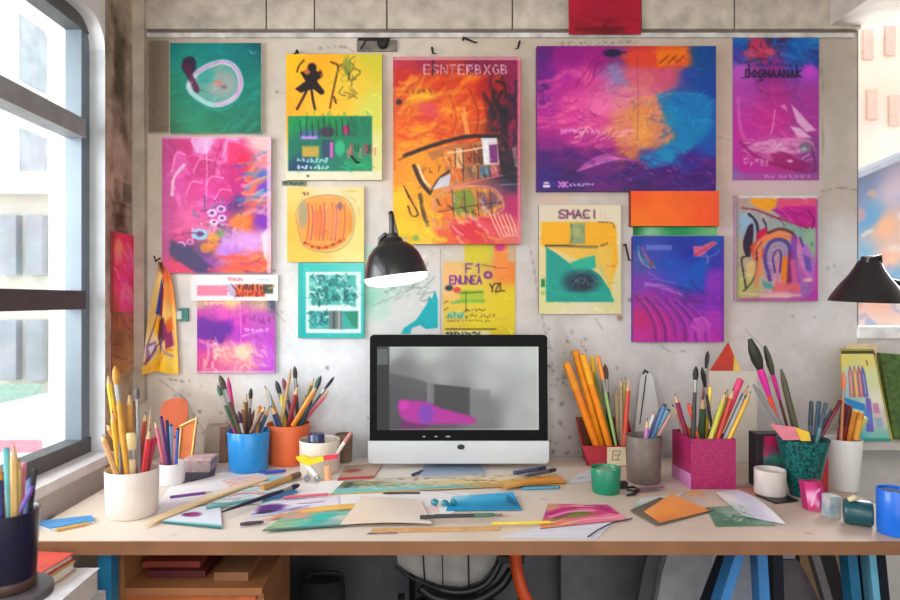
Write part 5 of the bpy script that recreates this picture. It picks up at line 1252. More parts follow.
def stick(kind, rgb, base, tip, r, label, group, rgb2=None):
    base, tip = Vector(base), Vector(tip)
    L = (tip - base).length
    q = (tip - base).to_track_quat('Z', 'Y')
    nm = {'pencil': 'pencil', 'brush': 'paint_brush', 'marker': 'marker', 'pen': 'pen', 'rod': 'stick', 'fan': 'paint_brush', 'flat': 'flat_brush', 'mop': 'mop_brush'}[kind]
    root = empty(nm, base, label, {'paint_brush': 'brush', 'flat_brush': 'brush', 'mop_brush': 'brush'}.get(nm, nm), group)
    m = mat('lacquer %d %d %d' % tuple(rgb), rgb, .4, var=.05, scale=30)
    m2 = mat('tip %d %d %d' % tuple(rgb2), rgb2, .5, var=.05, scale=30) if rgb2 else None
    R3 = q.to_matrix()
    def lt(name, prof, mm, n=12, par=None, **k):
        bm = BM(); lathe(bm, prof, n, (0, 0, 0), R3, **k)
        return build(name, bm, mm, par or root, local=True)
    if kind == 'pencil':
        tl = min(r * 4.2, L * .16)
        lt('pencil_body', [(r * .9, 0), (r, r * .3), (r, L - tl)], m, 6)
        lt('wood_tip', [(r * .96, L - tl), (r * .3, L - tl * .28)], WOOD)
        lt('lead', [(r * .31, L - tl * .28), (r * .08, L)], m2 or LEAD, 8)
    elif kind == 'brush':
        hl = min(max(r * 6, .022), L * .22)
        lt('handle', [(r * .35, 0), (r * .8, L * .25), (r, L * .55), (r * .75, L - hl * 1.9)], m)
        lt('ferrule', [(r * .78, L - hl * 1.9), (r * .9, L - hl * 1.4), (r * .95, L - hl)], STEEL)
        lt('bristles', [(r * .93, L - hl), (r * 1.25, L - hl * .62), (r * .95, L - hl * .25), (r * .12, L)], m2 or LEAD)
    elif kind == 'fan':      # brush with a big flat leaf of bristles
        hl = min(L * .36, r * 9)
        lt('handle', [(r * .35, 0), (r * .7, L * .3), (r * .62, L - hl * 1.35)], m)
        lt('ferrule', [(r * .66, L - hl * 1.35), (r * 1.0, L - hl)], STEEL)
        lt('bristles', [(r * 1.0, L - hl), (r * 1.9, L - hl * .55), (r * 1.7, L - hl * .25), (r * .2, L)], m2 or LEAD, sy=.5)
    elif kind == 'mop':      # thick-headed brush with a coloured collar
        hl = L * .2
        lt('handle', [(r * .5, 0), (r * .85, L * .3), (r * .75, L - hl * 1.9)], m)
        lt('collar', [(r * .8, L - hl * 1.9), (r * 1.25, L - hl * 1.25), (r * 1.1, L - hl)], mat('magenta collar', (214, 40, 150), .4))
        lt('bristles', [(r * 1.1, L - hl), (r * 1.85, L - hl * .7), (r * 1.7, L - hl * .35), (r * .7, L)], m2)
    elif kind == 'flat':     # flat wide brush: handle, ferrule, block of bristles
        hl = L * .22
        lt('handle', [(r * .5, 0), (r * .8, L * .3), (r * .95, L - hl * 1.6)], m, sy=.5)
        lt('ferrule', [(r * .96, L - hl * 1.6), (r * 1.05, L - hl)], STEEL, sy=.5)
        lt('bristles', [(r * 1.05, L - hl), (r * 1.1, L - hl * .3), (r * .8, L)], m2 or LEAD, sy=.5)
    elif kind == 'marker':
        cl = L * .28
        lt('marker_body', [(r * .9, 0), (r * .95, .003), (r * .95, L - cl)], m, 16)
        lt('marker_cap', [(r, L - cl), (r * 1.02, L - cl + .002), (r * .95, L - .004), (r * .55, L - .001), (r * .4, L)], m2 or m, 16)
    elif kind == 'pen':
        lt('pen_body', [(r * .25, 0), (r * .8, r * 3), (r, L * .2), (r * .95, L - r)], m, 14)
        lt('pen_cap', [(r * .97, L - r), (r * .9, L - r * .4), (r * .4, L)], m2 or LEAD, 14)
    else:
        lt('stick_body', [(r * .7, 0), (r, L * .3), (r * .8, L * .9), (r * .25, L)], m)
    return root


def place(h, items, seq):
    res = {}
    for i in seq:
        it = items[i]
        kind, cname, rgb, tx, ty, ex, wpx = it[:7]
        r = max(.0022, M(wpx, h.D) / 2)
        rr = r * {'fan': 1.9, 'mop': 1.88, 'brush': 1.27, 'flat': 1.12}.get(kind, 1.03)
        best = None
        offs = sorted(np.arange(-h.dh + rr + .003, h.dh - rr - .003, .003), key=lambda o: (abs(o + (.4 - .8 * ((i * 7) % 5) / 4) * h.dh)))
        for sx, o in [(sx, o) for sx in (0, 1.5, -1.5, 3, -3, 5, -5, 8, -8, 11, -11, 15, -15) for o in (offs or [0.0])]:
            D = h.D + o
            tip = Vector((X(tx, D), Z(ty, D)))
            oo = abs(o) + (0 if h.sq else r)
            hw = h.half(h.zr, oo) - r * 1.2 - .0015
            if hw < 0: continue
            e = Vector((max(h.cx - hw, min(h.cx + hw, X(ex + sx, D))), h.zr))
            d = e - tip
            zlow = h.zb + r + .001
            b = tip + d * ((zlow - tip.y) / d.y)
            hb = h.half(zlow, oo) - r * 1.2 - .002
            if hb < 0: continue
            bx = max(h.cx - hb, min(h.cx + hb, b.x))
            b2 = Vector((bx, zlow))
            if abs(bx - b.x) > 1e-6:
                d2 = b2 - tip
                e2 = tip + d2 * ((h.zr - tip.y) / d2.y)
                if abs(e2.x - h.cx) > hw:
                    e3 = Vector((h.cx + math.copysign(hw, e2.x - h.cx), h.zr))
                    d3 = e3 - tip; b2 = e3.copy()
                    for k in range(60):
                        q = e3 + d3.normalized() * (e3.y - zlow) / max(.05, abs(d3.normalized().y)) * k / 60
                        if abs(q.x - h.cx) > h.half(q.y, oo) - r * 1.2 - .0015 or q.y < zlow: break
                        b2 = q
            worst = 0
            for (a1, t1, r1, o1) in h.put:
                s_ = r1 + rr + .0006
                if abs(o1 - o) < s_:
                    need = math.sqrt(s_ * s_ - (o1 - o) ** 2)
                    worst = max(worst, need - segdist(b2, tip, a1, t1))
            if best is None or worst < best[0] - 1e-9: best = (worst, o, b2, tip)
            if worst <= 0: break
        worst, o, b2, tip = best
        h.put.append((b2, tip, rr, o))
        res[i] = (worst, o, b2, tip)
    return res


def fill(h, cup, group, items):
    order_w = sorted(range(len(items)), key=lambda i: -items[i][6])
    rr_ = random.Random(len(items) * 7 + 3)
    best_all = None
    for attempt in range(10):
        seq = list(order_w)
        if attempt: rr_.shuffle(seq)
        h.put = []
        res = place(h, items, seq)
        tot = sum(max(0, x[0]) for x in res.values())
        if best_all is None or tot < best_all[0] - 1e-9: best_all = (tot, res)
        if tot <= 1e-9: break
    emit(h, cup, group, items, best_all[1])


def emit(h, cup, group, items, res):
    """items: (kind, colour words, rgb, tip x, tip y, rim x, width in pixels[, tip rgb])"""
    order = sorted(range(len(items)), key=lambda i: items[i][3])
    rank = {i: k for k, i in enumerate(order)}
    words = {'pencil': 'pencil', 'brush': 'paint brush', 'marker': 'marker pen', 'pen': 'pen', 'rod': 'stick', 'fan': 'broad paint brush', 'flat': 'flat paint brush', 'mop': 'mop brush'}
    for i, it in enumerate(items):
        kind, cname, rgb, tx, ty, ex, wpx = it[:7]
        r = max(.0022, M(wpx, h.D) / 2)
        rr = r * {'fan': 1.9, 'mop': 1.88, 'brush': 1.27, 'flat': 1.12}.get(kind, 1.03)
        worst, o, b2, tip = res[i]
        n = len(items)
        k = rank[i]
        where = 'leftmost' if k == 0 else ('rightmost' if k == n - 1 else '%s from the left' % cnum(k))
        label = '%s %s in %s, %s by tip' % (cname, words[kind], cup, where)
        stick(kind, rgb, (b2.x, h.D + o, b2.y), (tip.x, h.D + o, tip.y), r, label, group, it[7] if len(it) > 7 else None)


def round_pot(name, label, cat, x0, x1, y_rim, y_bot, m, taper=1.0, wall=.003, D=None, back=0.0, n=48, extra=None, sx=1.0):
    """open pot standing on the worktop; px edges of the rim, rim and bottom heights"""
    Df = DD(y_bot)
    r = (x1 - x0) / 2 / F * Df; r = (x1 - x0) / 2 / F * (Df + r)
    Dc = (Df + r * taper if D is None else D) + back
    r = (x1 - x0) / 2 / F * Dc
    cx = X((x0 + x1) / 2, Dc)
    zr = Z(y_rim, Dc)
    rb = r * taper
    H = zr - TZ - .0008
    root = empty(name, (cx, Dc, TZ + .0008), label, cat)
    bm = BM(); lathe(bm, [(rb * .96, 0), (rb, .004), (r, H - .002), (r - wall * .4, H), (r - wall, H - .002), (rb - wall, .007), (rb * .5, .006)], n, (0, 0, 0))
    o = build('pot_wall', bm, m, root, local=True)
    return root, Holder(cx, Dc, TZ + .008, zr, rb - wall, r - wall)


def sheet(name, label, cat, quad, paint=None, base=(236, 234, 230), dz=.001, th=.0012, curl=None, edge=None, group=None, k=.6, seed=1):
    """a flat sheet on the worktop: quad of photo pixels TL, TR, BR, BL"""
    c = Cv(0, 0, 100, 100, k, base, seed)
    if paint: paint(c)
    w = [T(x, y) for x, y in quad]
    A = [np.array(p) for p in w]
    def pos(u, v):
        u_, v_ = u[..., None], v[..., None]
        p = (A[0] * (1 - u_) + A[1] * u_) * (1 - v_) + (A[3] * (1 - u_) + A[2] * u_) * v_
        z = TZ + dz + th + (curl(u, v) if curl else 0 * u)
        return p[..., 0], p[..., 1], z
    me = grid_mesh(name, c, pos, (0, 0, -th), edge or base)
    o = link_mesh(name, me, PAPER)
    b = Vector((sum(p.x for p in w) / 4, sum(p.y for p in w) / 4, TZ + dz)); me.transform(Matrix.Translation(-b)); o.location = b
    return tag(o, label, cat, group)
# ================================================================ pots with brushes and pencils, left to right
G = 'pencils and brushes in the %s'
# cream cup
r, h = round_pot('pencil_cup', 'large cream cylinder cup full of pencils at the left of the desk', 'cup', 107, 157.5, 468, 522, mat('cream ceramic', (226, 214, 206), .45, var=.03), .96)
fill(h, 'the cream cup', G % 'cream cup', [
    ('pencil', 'thick yellow', (240, 196, 50), 108, 373, 121, 5.5, (70, 90, 60)), ('brush', 'ochre', (206, 150, 50), 115, 366, 127, 6, (196, 140, 50)), ('rod', 'dark green', (52, 60, 50), 116, 376, 126, 5),
    ('pencil', 'orange', (236, 160, 40), 118, 393, 128, 6.5), ('pencil', 'wide ochre', (206, 150, 60), 129.5, 391, 131, 6.5), ('brush', 'silver grey', (150, 150, 156), 137, 387, 138, 4, (96, 90, 96)),
    ('pencil', 'tan wooden', (206, 156, 96), 102, 434, 116, 5), ('pencil', 'brown orange', (196, 130, 60), 106, 423, 123, 5.5), ('flat', 'cream', (230, 214, 170), 131, 433, 131, 10, (226, 206, 150)),
    ('pencil', 'red brown', (176, 70, 50), 146, 412, 140, 4.5), ('pencil', 'crimson', (200, 40, 50), 150, 428, 144, 5), ('marker', 'dark pink', (196, 50, 80), 155, 437, 148, 6), ('rod', 'grey', (120, 116, 110), 120, 438, 126, 3.5),
    ('pencil', 'mustard', (220, 170, 40), 112, 410, 124, 5), ('rod', 'light brown', (190, 150, 120), 151, 408, 146, 3)])
# small white pot with pens and an orange card behind
r, h = round_pot('pen_pot', 'small white pot of coloured pens behind the cream cup', 'pot', 158, 185, 462, 487, mat('white ceramic', (232, 226, 226), .4, var=.02), .92)
fill(h, 'the small white pot', G % 'small white pot', [
    ('pen', 'purple', (90, 40, 110), 161, 416, 168, 3.5, (60, 30, 80)), ('pen', 'navy', (40, 46, 96), 167, 420, 169, 3.5), ('pen', 'pale blue', (150, 186, 226), 171, 424, 172, 4, (60, 90, 160)),
    ('pen', 'orange', (236, 120, 50), 176, 436, 175, 4), ('pencil', 'pink', (214, 110, 130), 155, 420, 165, 3.5), ('pen', 'blue', (60, 90, 170), 178, 428, 175, 3.5)])
D = 2.34
bm = BM(); pts = [P(164, 458, D), P(160, 412, D), P(163, 402, D), P(172, 398, D), P(184, 398, D), P(188, 404, D), P(186, 458, D)]
pts = [P(x, y, D) for x, y in ((164, 476.2), (160, 412), (163, 402), (172, 398.5), (184, 398), (188, 404), (187, 476.2))]
for p in pts[:1] + pts[-1:]: p.z = TZ + .001
prism(bm, pts, (0, .006, 0)); tag(build('folder_card', bm, mat('burnt orange card', (192, 92, 56), .7), bevel=.001), 'burnt orange rounded card standing behind the small white pot', 'card')
D = 2.30
bm = BM(); pts = [P(x, y, D) for x, y in ((176, 470), (180, 426), (197, 418), (191, 470))]
pts[0].z = pts[-1].z = TZ + .001
bm2 = bm; prism(bm, pts, (0, .012, 0))
froot = empty('paper_folder', ((pts[0].x + pts[-1].x) / 2, D, TZ + .001), 'orange folder with pale yellow edges, right of the small white pot', 'folder')
build('cover', bm, mat('folder orange', (200, 110, 60), .6), froot)
bm = BM()
for a, b in (((180, 426), (197, 418)), ((196.5, 418), (190, 470)), ((181, 428), (178, 462))):
    p, q = P(*a, D - .003), P(*b, D - .003); q.z = max(q.z, TZ + .004); tube(bm, [p, q], .0032, 8)
build('edging', bm, mat('pale yellow edging', (236, 208, 130), .6), froot)
bm = BM(); D = 2.235
for i, (x, y) in enumerate(((160, 445), (166, 448), (172, 452), (178, 447))): pass
bm.free()
# flat tin and tray to its right
c0 = T(186, 474); bm = BM(); Dn = DD(474)
tin = empty('pencil_tin', (X(197, Dn + .04), Dn + .04, TZ + .006), 'low pinkish grey tin box right of the small white pot', 'tin')
bm = BM(); box(bm, X(185, Dn), X(210, Dn), Dn, Dn + .07, TZ + .006, Z(461, Dn)); build('tin_body', bm, mat('grey pink tin', (176, 150, 150), .5, var=.12, scale=40), tin, bevel=.004)
bm = BM(); box(bm, X(184, Dn), X(211, Dn), Dn - .003, Dn + .073, Z(461, Dn) + .0005, Z(458.5, Dn)); build('lid', bm, mat('tin lid', (206, 176, 176), .5, var=.1, scale=50), tin, bevel=.002)
bm = BM(); a = TZ + .0006; prism(bm, [Vector((T(x, y).x, T(x, y).y, a)) for x, y in ((183, 484), (214, 476), (216, 467), (187, 468))], (0, 0, .0045)); tag(build('tray', bm, mat('dark slate tray', (60, 66, 84), .5, var=.2, scale=40), bevel=.001), 'dark slate tray under the low pinkish tin', 'tray')
# brown box behind the blue cup
D = 2.40
root = empty('cardboard_box', (X(214, D), D + .03, TZ), 'grey-brown cardboard box by the wall, left of the blue cup', 'box')
bm = BM()
for D_, hh in ((D, 0), (D + .07, 0)): pass
pb = [(X(203, D), D, TZ + .001), (X(227, D), D, TZ + .001), (X(227, D), D + .07, TZ + .001), (X(203, D), D + .07, TZ + .001)]
pt = [(X(206, D), D, Z(427, D)), (X(225, D), D, Z(427, D)), (X(225, D), D + .07, Z(427, D)), (X(206, D), D + .07, Z(427, D))]
hexa(bm, pb + pt); build('box_body', bm, mat('grey brown card', (164, 148, 132), .8, var=.08), root, bevel=.002)
bm = BM(); prism(bm, [Vector((X(219, D), D - .002, TZ + .001)), Vector((X(227, D), D - .002, TZ + .001)), Vector((X(225, D), D - .002, Z(427, D))), Vector((X(220, D), D - .002, Z(427, D)))], (0, .0015, 0)); build('side_band', bm, mat('brown band', (118, 84, 66), .7, var=.12), root)
# blue cup
r, h = round_pot('pencil_cup', 'glossy blue cup of brushes left of the orange cup', 'cup', 228, 269.5, 430, 474.5, mat('blue plastic', (30, 140, 214), .3, var=.04, coat=.2), .92)
fill(h, 'the blue cup', G % 'blue cup', [
    ('brush', 'olive brown', (96, 80, 60), 219.5, 375, 240, 5, (70, 60, 50)), ('brush', 'dark green', (50, 76, 60), 217.5, 385, 239, 4, (50, 90, 70)), ('rod', 'bright magenta', (206, 40, 130), 228, 377, 243, 5.5),
    ('pencil', 'deep pink', (190, 40, 110), 231, 412, 236, 5), ('pencil', 'brown', (130, 90, 60), 246.5, 393.5, 246, 4), ('pencil', 'dull tan', (150, 110, 76), 243.5, 401, 244.5, 4),
    ('brush', 'black tipped', (70, 56, 56), 251, 388, 249, 3.5, (24, 24, 28)), ('flat', 'orange', (226, 140, 60), 260, 406, 253, 7, (236, 150, 50)), ('pencil', 'dark brown', (110, 80, 60), 265, 407, 257, 5),
    ('pencil', 'slate blue', (90, 116, 140), 270, 406, 259, 4.5), ('brush', 'purple', (110, 50, 110), 238.5, 411, 243, 4, (60, 30, 60)), ('rod', 'rust', (150, 84, 60), 254, 410, 250, 4)])
# orange cup
r, h = round_pot('pencil_cup', 'orange cup of brushes between the blue cup and the white tin', 'cup', 267, 309.5, 423, 470, mat('orange paper', (232, 110, 60), .55, var=.06, scale=8), .93, D=2.41)
fill(h, 'the orange cup', G % 'orange cup', [
    ('pencil', 'yellow ochre', (220, 160, 60), 264.5, 385.5, 282, 5), ('rod', 'pale blue', (170, 196, 206), 267.5, 388, 280, 4), ('brush', 'dark teal', (40, 90, 100), 276, 380.5, 292, 4.5, (50, 60, 70)),
    ('flat', 'wide yellow', (240, 214, 90), 282, 394.6, 288, 8, (246, 226, 110)), ('brush', 'mauve', (110, 80, 110), 283, 378, 293, 4, (140, 60, 90)), ('rod', 'tall tan', (190, 160, 110), 291, 368.6, 296, 4),
    ('brush', 'tall dark brown', (70, 56, 50), 294.6, 366, 298, 4, (60, 60, 50)), ('pencil', 'maroon', (150, 50, 60), 298, 384, 300, 5), ('pencil', 'orange', (240, 140, 40), 317, 386, 303, 5), ('pencil', 'olive', (130, 130, 60), 314, 378.5, 302, 4),
    ('brush', 'teal handled', (40, 80, 96), 321, 375.6, 304, 4.5, (60, 76, 80)), ('fan', 'black', (60, 56, 60), 334.5, 376.5, 306, 3.5, (30, 34, 40)), ('pencil', 'coral pink', (236, 110, 130), 329, 391, 305, 4, (240, 90, 130)),
    ('pencil', 'navy', (46, 56, 100), 271, 405, 284, 5), ('pencil', 'green', (90, 150, 90), 305.6, 394.6, 301, 4)])
# white tin with bottle top and cap, brown glass behind
r, h = round_pot('paint_tin', 'white tin with a dark blue lid inside, right of the orange cup', 'tin', 299.5, 340, 439, 476, mat('off-white tin', (226, 214, 200), .45, var=.04), .97, wall=.003)
bm = BM(); lathe(bm, [(.002, 0), (.028, 0), (.03, .006), (.03, .12), (.026, .126), (.002, .127)], 28, (h.cx - .012, h.D, TZ + .0085)); tag(build('ink_bottle', bm, mat('dark navy bottle', (36, 50, 96), .25, coat=.4)), 'dark navy bottle standing in the white tin', 'bottle')
stick('marker', (236, 228, 220), (h.cx + .03, h.D - .03, TZ + .016), (X(352, 2.28), h.D - .03, Z(431, 2.28)), .007, 'cream marker leaning out of the white tin to the right', 'pens leaning in the white tin', (196, 130, 120))
D = 2.42
bm = BM(); lathe(bm, [(.028, 0), (.03, .004), (.034, Z(434, D) - TZ), (.031, Z(434, D) - TZ), (.027, .01), (.002, .009)], 28, (X(344, D), D, TZ + .0008)); tag(build('glass_jar', bm, mat('brown glass', (124, 100, 84), .2, var=.08, coat=.4)), 'brown jar behind the white tin, left of the computer', 'jar')
# toy plane
D = 2.165
YEL = mat('yellow toy plastic', (244, 214, 40), .35)
toy = empty('toy_plane', (X(312, D), D, TZ + .001), 'small yellow and white toy plane in front of the white tin', 'toy plane')
bm = BM(); tube(bm, [P(305, 463, D + .01), P(308, 466, D + .006), P(313, 472, D - .004), P(318, 478, D - .02)], [.004, .009, .011, .006], 12); build('fuselage', bm, mat('white toy plastic', (226, 226, 226), .35), toy)
bm = BM(); prism(bm, [P(x, y, D - .004) for x, y in ((296, 458), (303, 456.5), (312, 459), (323, 457), (324, 461), (313, 464), (308, 466), (298, 461))], (0, .012, .003)); build('wing', bm, YEL, toy, bevel=.001)
bm = BM(); prism(bm, [P(x, y, D - .004) for x, y in ((323.5, 457), (338, 455.5), (338, 458.5), (324, 461))], (0, .010, .003)); build('wing_tip', bm, mat('red toy plastic', (226, 60, 80), .35), toy, bevel=.0008)
for x in (307, 317):
    bm = BM(); lathe(bm, [(.003, -.003), (.0105, -.003), (.0115, 0), (.0105, .003), (.003, .003)], 18, (X(x, D - .02), D - .02, TZ + .0125), Matrix.Rotation(math.pi / 2, 3, 'X')); wh = build('wheel', bm, mat('grey wheel', (130, 130, 136), .5), toy)
bm = BM(); tube(bm, [P(309, 468, D), (X(307, D), D - .016, TZ + .012)], .002, 8); tube(bm, [P(315, 470, D), (X(317, D), D - .016, TZ + .012)], .002, 8); build('wheel_strut', bm, mat('grey strut', (170, 170, 174), .4), toy)
bm = BM(); lathe(bm, [(.012, 0), (.013, .002), (.011, .05), (.002, .052)], 18, (X(328, D), D - .004, TZ + .001), sx=1.0); tag(build('paint_tube', bm, mat('peach tube', (232, 176, 130), .5)), 'small peach paint tube standing right of the toy plane', 'paint tube')

# ---------------------------------------------------------------- right half
def open_box(name, label, cat, x0, x1, y_rim, y_bot, depth, m, m_in=None, front_drop=0, flare=0.0, wall=.004):
    D0 = DD(y_bot)
    ax, bx = X(x0, D0), X(x1, D0)
    zr = Z(y_rim, D0); zf = Z(y_rim + front_drop, D0)
    root = empty(name, ((ax + bx) / 2, D0 + depth / 2, TZ + .0008), label, cat)
    z0 = TZ + .0008
    D1 = D0 + depth
    f = flare
    def wallp(nm, b, t, off, mm):
        bm = BM(); prism(bm, [Vector(b[0]), Vector(b[1]), Vector(t[1]), Vector(t[0])], off); return build(nm, bm, mm, root, bevel=.0008, seg=1)
    wallp('front_side', ((ax, D0, z0), (bx, D0, z0)), ((ax - f, D0, zf), (bx + f, D0, zf)), (0, wall, 0), m)
    wallp('back_side', ((ax, D1, z0), (bx, D1, z0)), ((ax - f, D1, zr), (bx + f, D1, zr)), (0, -wall, 0), m_in or m)
    for s, x, fx in ((1, ax, ax - f), (-1, bx, bx + f)):
        bm = BM(); prism(bm, [Vector((x, D0 + wall, z0)), Vector((x, D1 - wall, z0)), Vector((fx, D1 - wall, zr)), Vector((fx, D0 + wall, zf))], (s * wall, 0, 0)); build('end_side', bm, m, root, bevel=.0006, seg=1)
    bm = BM(); box(bm, ax + wall, bx - wall, D0 + wall, D1 - wall, z0, z0 + .003); build('bottom', bm, m_in or m, root)
    hl = Holder((ax + bx) / 2, D0 + depth / 2, z0 + .004, zr, (bx - ax) / 2 - wall, (bx - ax) / 2 - wall + f, True, depth / 2 - wall)
    return root, hl, D0


RED = mat('dark red card', (176, 40, 56), .55, var=.06)
root, h, D0 = open_box('pencil_box', 'open red box with brown inside, holding orange markers', 'box', 590, 628, 422, 466.5, .1, RED, mat('brown card inside', (124, 72, 48), .7), front_drop=24, flare=.03)
bm = BM(); box(bm, X(607, D0), X(626, D0), D0 - .0022, D0 - .0005, TZ + .004, Z(447, D0)); lab = build('label_card', bm, mat('cream label', (226, 212, 176), .6), root)
bm = BM()
for a, b in (((613, 451), (621, 451)), ((613, 451), (612, 460)), ((621, 451), (617, 460)), ((614, 455), (620, 455)), ((612, 460), (620, 460))):
    tube(bm, [P(*a, D0 - .0024), P(*b, D0 - .0024)], .0011, 6)
build('label_print', bm, mat('dark print', (56, 50, 46), .6), lab)
fill(h, 'the red box', G % 'red box', [
    ('marker', 'amber', (246, 160, 30), 575, 350, 597, 8, (236, 150, 20)), ('marker', 'tall orange', (240, 140, 24), 582.5, 354, 602, 7, (250, 176, 40)), ('marker', 'stout orange', (236, 130, 24), 566, 362, 589, 8, (240, 150, 40)),
    ('marker', 'yellow green', (196, 196, 80), 592, 356, 610, 5.5, (246, 206, 60)), ('flat', 'white-orange', (150, 190, 120), 598, 356, 614, 8, (240, 150, 60)), ('brush', 'dark brown', (66, 50, 50), 605, 364, 617, 5, (90, 70, 60)),
    ('pencil', 'maroon', (120, 40, 56), 601, 376, 612, 5), ('pencil', 'cream', (226, 206, 160), 616, 387, 621, 4), ('pencil', 'grey tan', (160, 140, 116), 621, 377.5, 624, 4), ('pencil', 'lime', (200, 200, 110), 625.5, 377, 626, 4),
    ('pencil', 'scarlet', (220, 80, 60), 629, 381, 629, 4.5, (240, 180, 150)), ('rod', 'olive green', (110, 130, 60), 594, 372, 605, 5)])
# white tapered board with black edge line
D = 2.45
broot = empty('drawing_board', (X(640, D), D, TZ + .001), 'white tapered board with a black centre line and hook, standing behind the grey cup', 'board')
def onb(x, y, d=0): return P(x, y, D + d) + Vector((0, .03 * (Z(y, D) - TZ) / .3, 0))
bm = BM(); q = [onb(x, y) for x, y in ((635, 461), (636, 430), (643, 380), (647, 373), (652, 372), (656, 378), (662, 420), (662, 461))]
for p in (q[0], q[-1]): p.z = TZ + .001
prism(bm, q, (0, .006, 0)); build('board_plate', bm, mat('white board', (216, 216, 216), .5, var=.02), broot, bevel=.001)
bm = BM(); tube(bm, [onb(649, 376, -.003), onb(646, 395, -.003), onb(641, 425, -.003)], .0022, 8); build('centre_line', bm, mat('black line', (40, 38, 40), .5), broot)
bm = BM(); tube(bm, [onb(646, 375, -.002), onb(648, 371, -.006), onb(651, 374, -.004)], .004, 8); build('hook', bm, IRON, broot)
# grey-brown cup
r, h = round_pot('pencil_cup', 'grey-brown cylinder cup with blue pens, right of the green pot', 'cup', 626, 661, 435, 486, mat('grey brown metal', (112, 98, 92), .5, var=.06, scale=40), .92)
fill(h, 'the grey-brown cup', G % 'grey-brown cup', [
    ('pen', 'blue', (70, 110, 160), 665, 404, 653, 4.5, (36, 40, 56)), ('pen', 'sky blue', (120, 176, 206), 669, 409, 656, 4.5, (60, 76, 100)), ('pen', 'navy', (50, 60, 100), 661, 409, 650, 4, (24, 26, 40)), ('pencil', 'lilac', (176, 120, 180), 647.5, 418, 645, 4.5),
    ('pencil', 'white', (220, 214, 210), 655, 412, 648, 4), ('pencil', 'pink brown', (196, 150, 140), 672, 412, 657, 4)])
# green mug
r, h = round_pot('water_pot', 'green pot in front of the red box', 'pot', 591, 620.5, 467, 496, mat('green enamel', (8, 128, 94), .35, var=.04, coat=.2), .9)
bm = BM(); lathe(bm, [(.002, 0), (.034, 0), (.034, .002), (.002, .003)], 28, (h.cx, h.D, Z(470, h.D)));  build('tea', bm, mat('pale green water', (120, 180, 150), .15), r)
# black clip and scissors
Dn = DD(489)
sroot = empty('scissors', (T(634, 491).x, T(634, 491).y, TZ + .001), 'black handled scissors lying right of the green pot', 'scissors')
bm = BM(); a, b = T(640, 491), T(655, 487); zz_ = TZ + .004
for s in (0, 1):
    cpt = [T(626 + s * 3, 489 + s * 7), T(634, 488 + s * 8), T(640, 491), T(634, 492 + s * 3), T(627, 491 + s * 6)]
    bm = BM(); tube(bm, [Vector((p.x, p.y, zz_ + s * .001)) for p in cpt], .0035, 8); build('handle', bm, mat('black handle', (28, 28, 30), .4), sroot)
for s in (0, 1):
    bm = BM(); prism(bm, [Vector((p.x, p.y, TZ + .003 + s * .0022)) for p in (T(638, 491), T(641, 489.6 + s), T(664, 488 + s * 3.6), T(640, 493))], (0, 0, .002)); build('blade', bm, mat('dull steel blade', (150, 140, 146), .35, .6), sroot)
bm = BM(); box(bm, X(619, Dn), X(628, Dn), Dn + .0, Dn + .02, TZ + .001, TZ + .022); tag(build('bulldog_clip', bm, mat('black clip metal', (30, 30, 34), .4), bevel=.005), 'black bulldog clip against the green pot', 'clip')
# magenta box
MAG = mat('magenta glitter card', (190, 34, 110), .45, var=.22, scale=160, rgb2=(132, 16, 74), detail=2)
root, h, D0 = open_box('pencil_box', 'square magenta glitter box of brushes in the right half of the desk', 'box', 691, 736, 439, 489.5, .16, MAG, mat('dark pink inside', (130, 26, 80), .6))
ax = X(691, D0)
bm = BM(); prism(bm, [Vector((ax - .0015, D0, TZ + .001)), Vector((ax - .0015, D0 + .16, TZ + .001)), Vector((ax - .0015, D0 + .16, TZ + .042)), Vector((ax - .0015, D0, TZ + .05))], (.0012, 0, 0)); build('lilac_band', bm, mat('lilac band', (206, 130, 190), .5), root)
fill(h, 'the magenta box', G % 'magenta box', [
    ('pencil', 'orange', (240, 140, 40), 672, 404, 690, 5.5), ('pencil', 'plum', (140, 40, 80), 674.7, 393, 694, 4.5), ('pencil', 'pale wooden', (206, 170, 140), 678.5, 408, 694, 4.5), ('flat', 'burnt orange', (226, 110, 60), 688.6, 404, 697, 7, (230, 90, 70)),
    ('brush', 'black', (60, 54, 56), 696, 366, 698, 4.5, (22, 22, 24)), ('fan', 'round black', (50, 46, 50), 702, 367, 698, 4.5, (30, 26, 28)), ('fan', 'tall red-handled', (120, 50, 46), 708, 350.7, 699, 4, (24, 24, 28)), ('flat', 'yellow', (240, 206, 60), 710, 386.5, 706, 7.5, (246, 214, 90)),
    ('pencil', 'dark green', (60, 96, 60), 703, 396, 702, 6), ('pencil', 'lime', (190, 190, 70), 726, 391, 711, 5), ('pencil', 'olive', (140, 150, 60), 728, 389, 713, 4), ('marker', 'thick red', (206, 50, 56), 741, 378.5, 717, 7, (226, 60, 120)),
    ('pencil', 'brick red', (190, 60, 46), 734, 388, 713, 5), ('pencil', 'teal', (40, 120, 130), 748.7, 385, 724, 5, (40, 50, 80)), ('pencil', 'golden', (226, 180, 60), 751, 391, 729, 4.5, (40, 36, 30)), ('rod', 'pale blue', (176, 190, 206), 745, 393, 725, 4),
    ('pencil', 'cream', (230, 214, 170), 717, 409, 711, 5)])
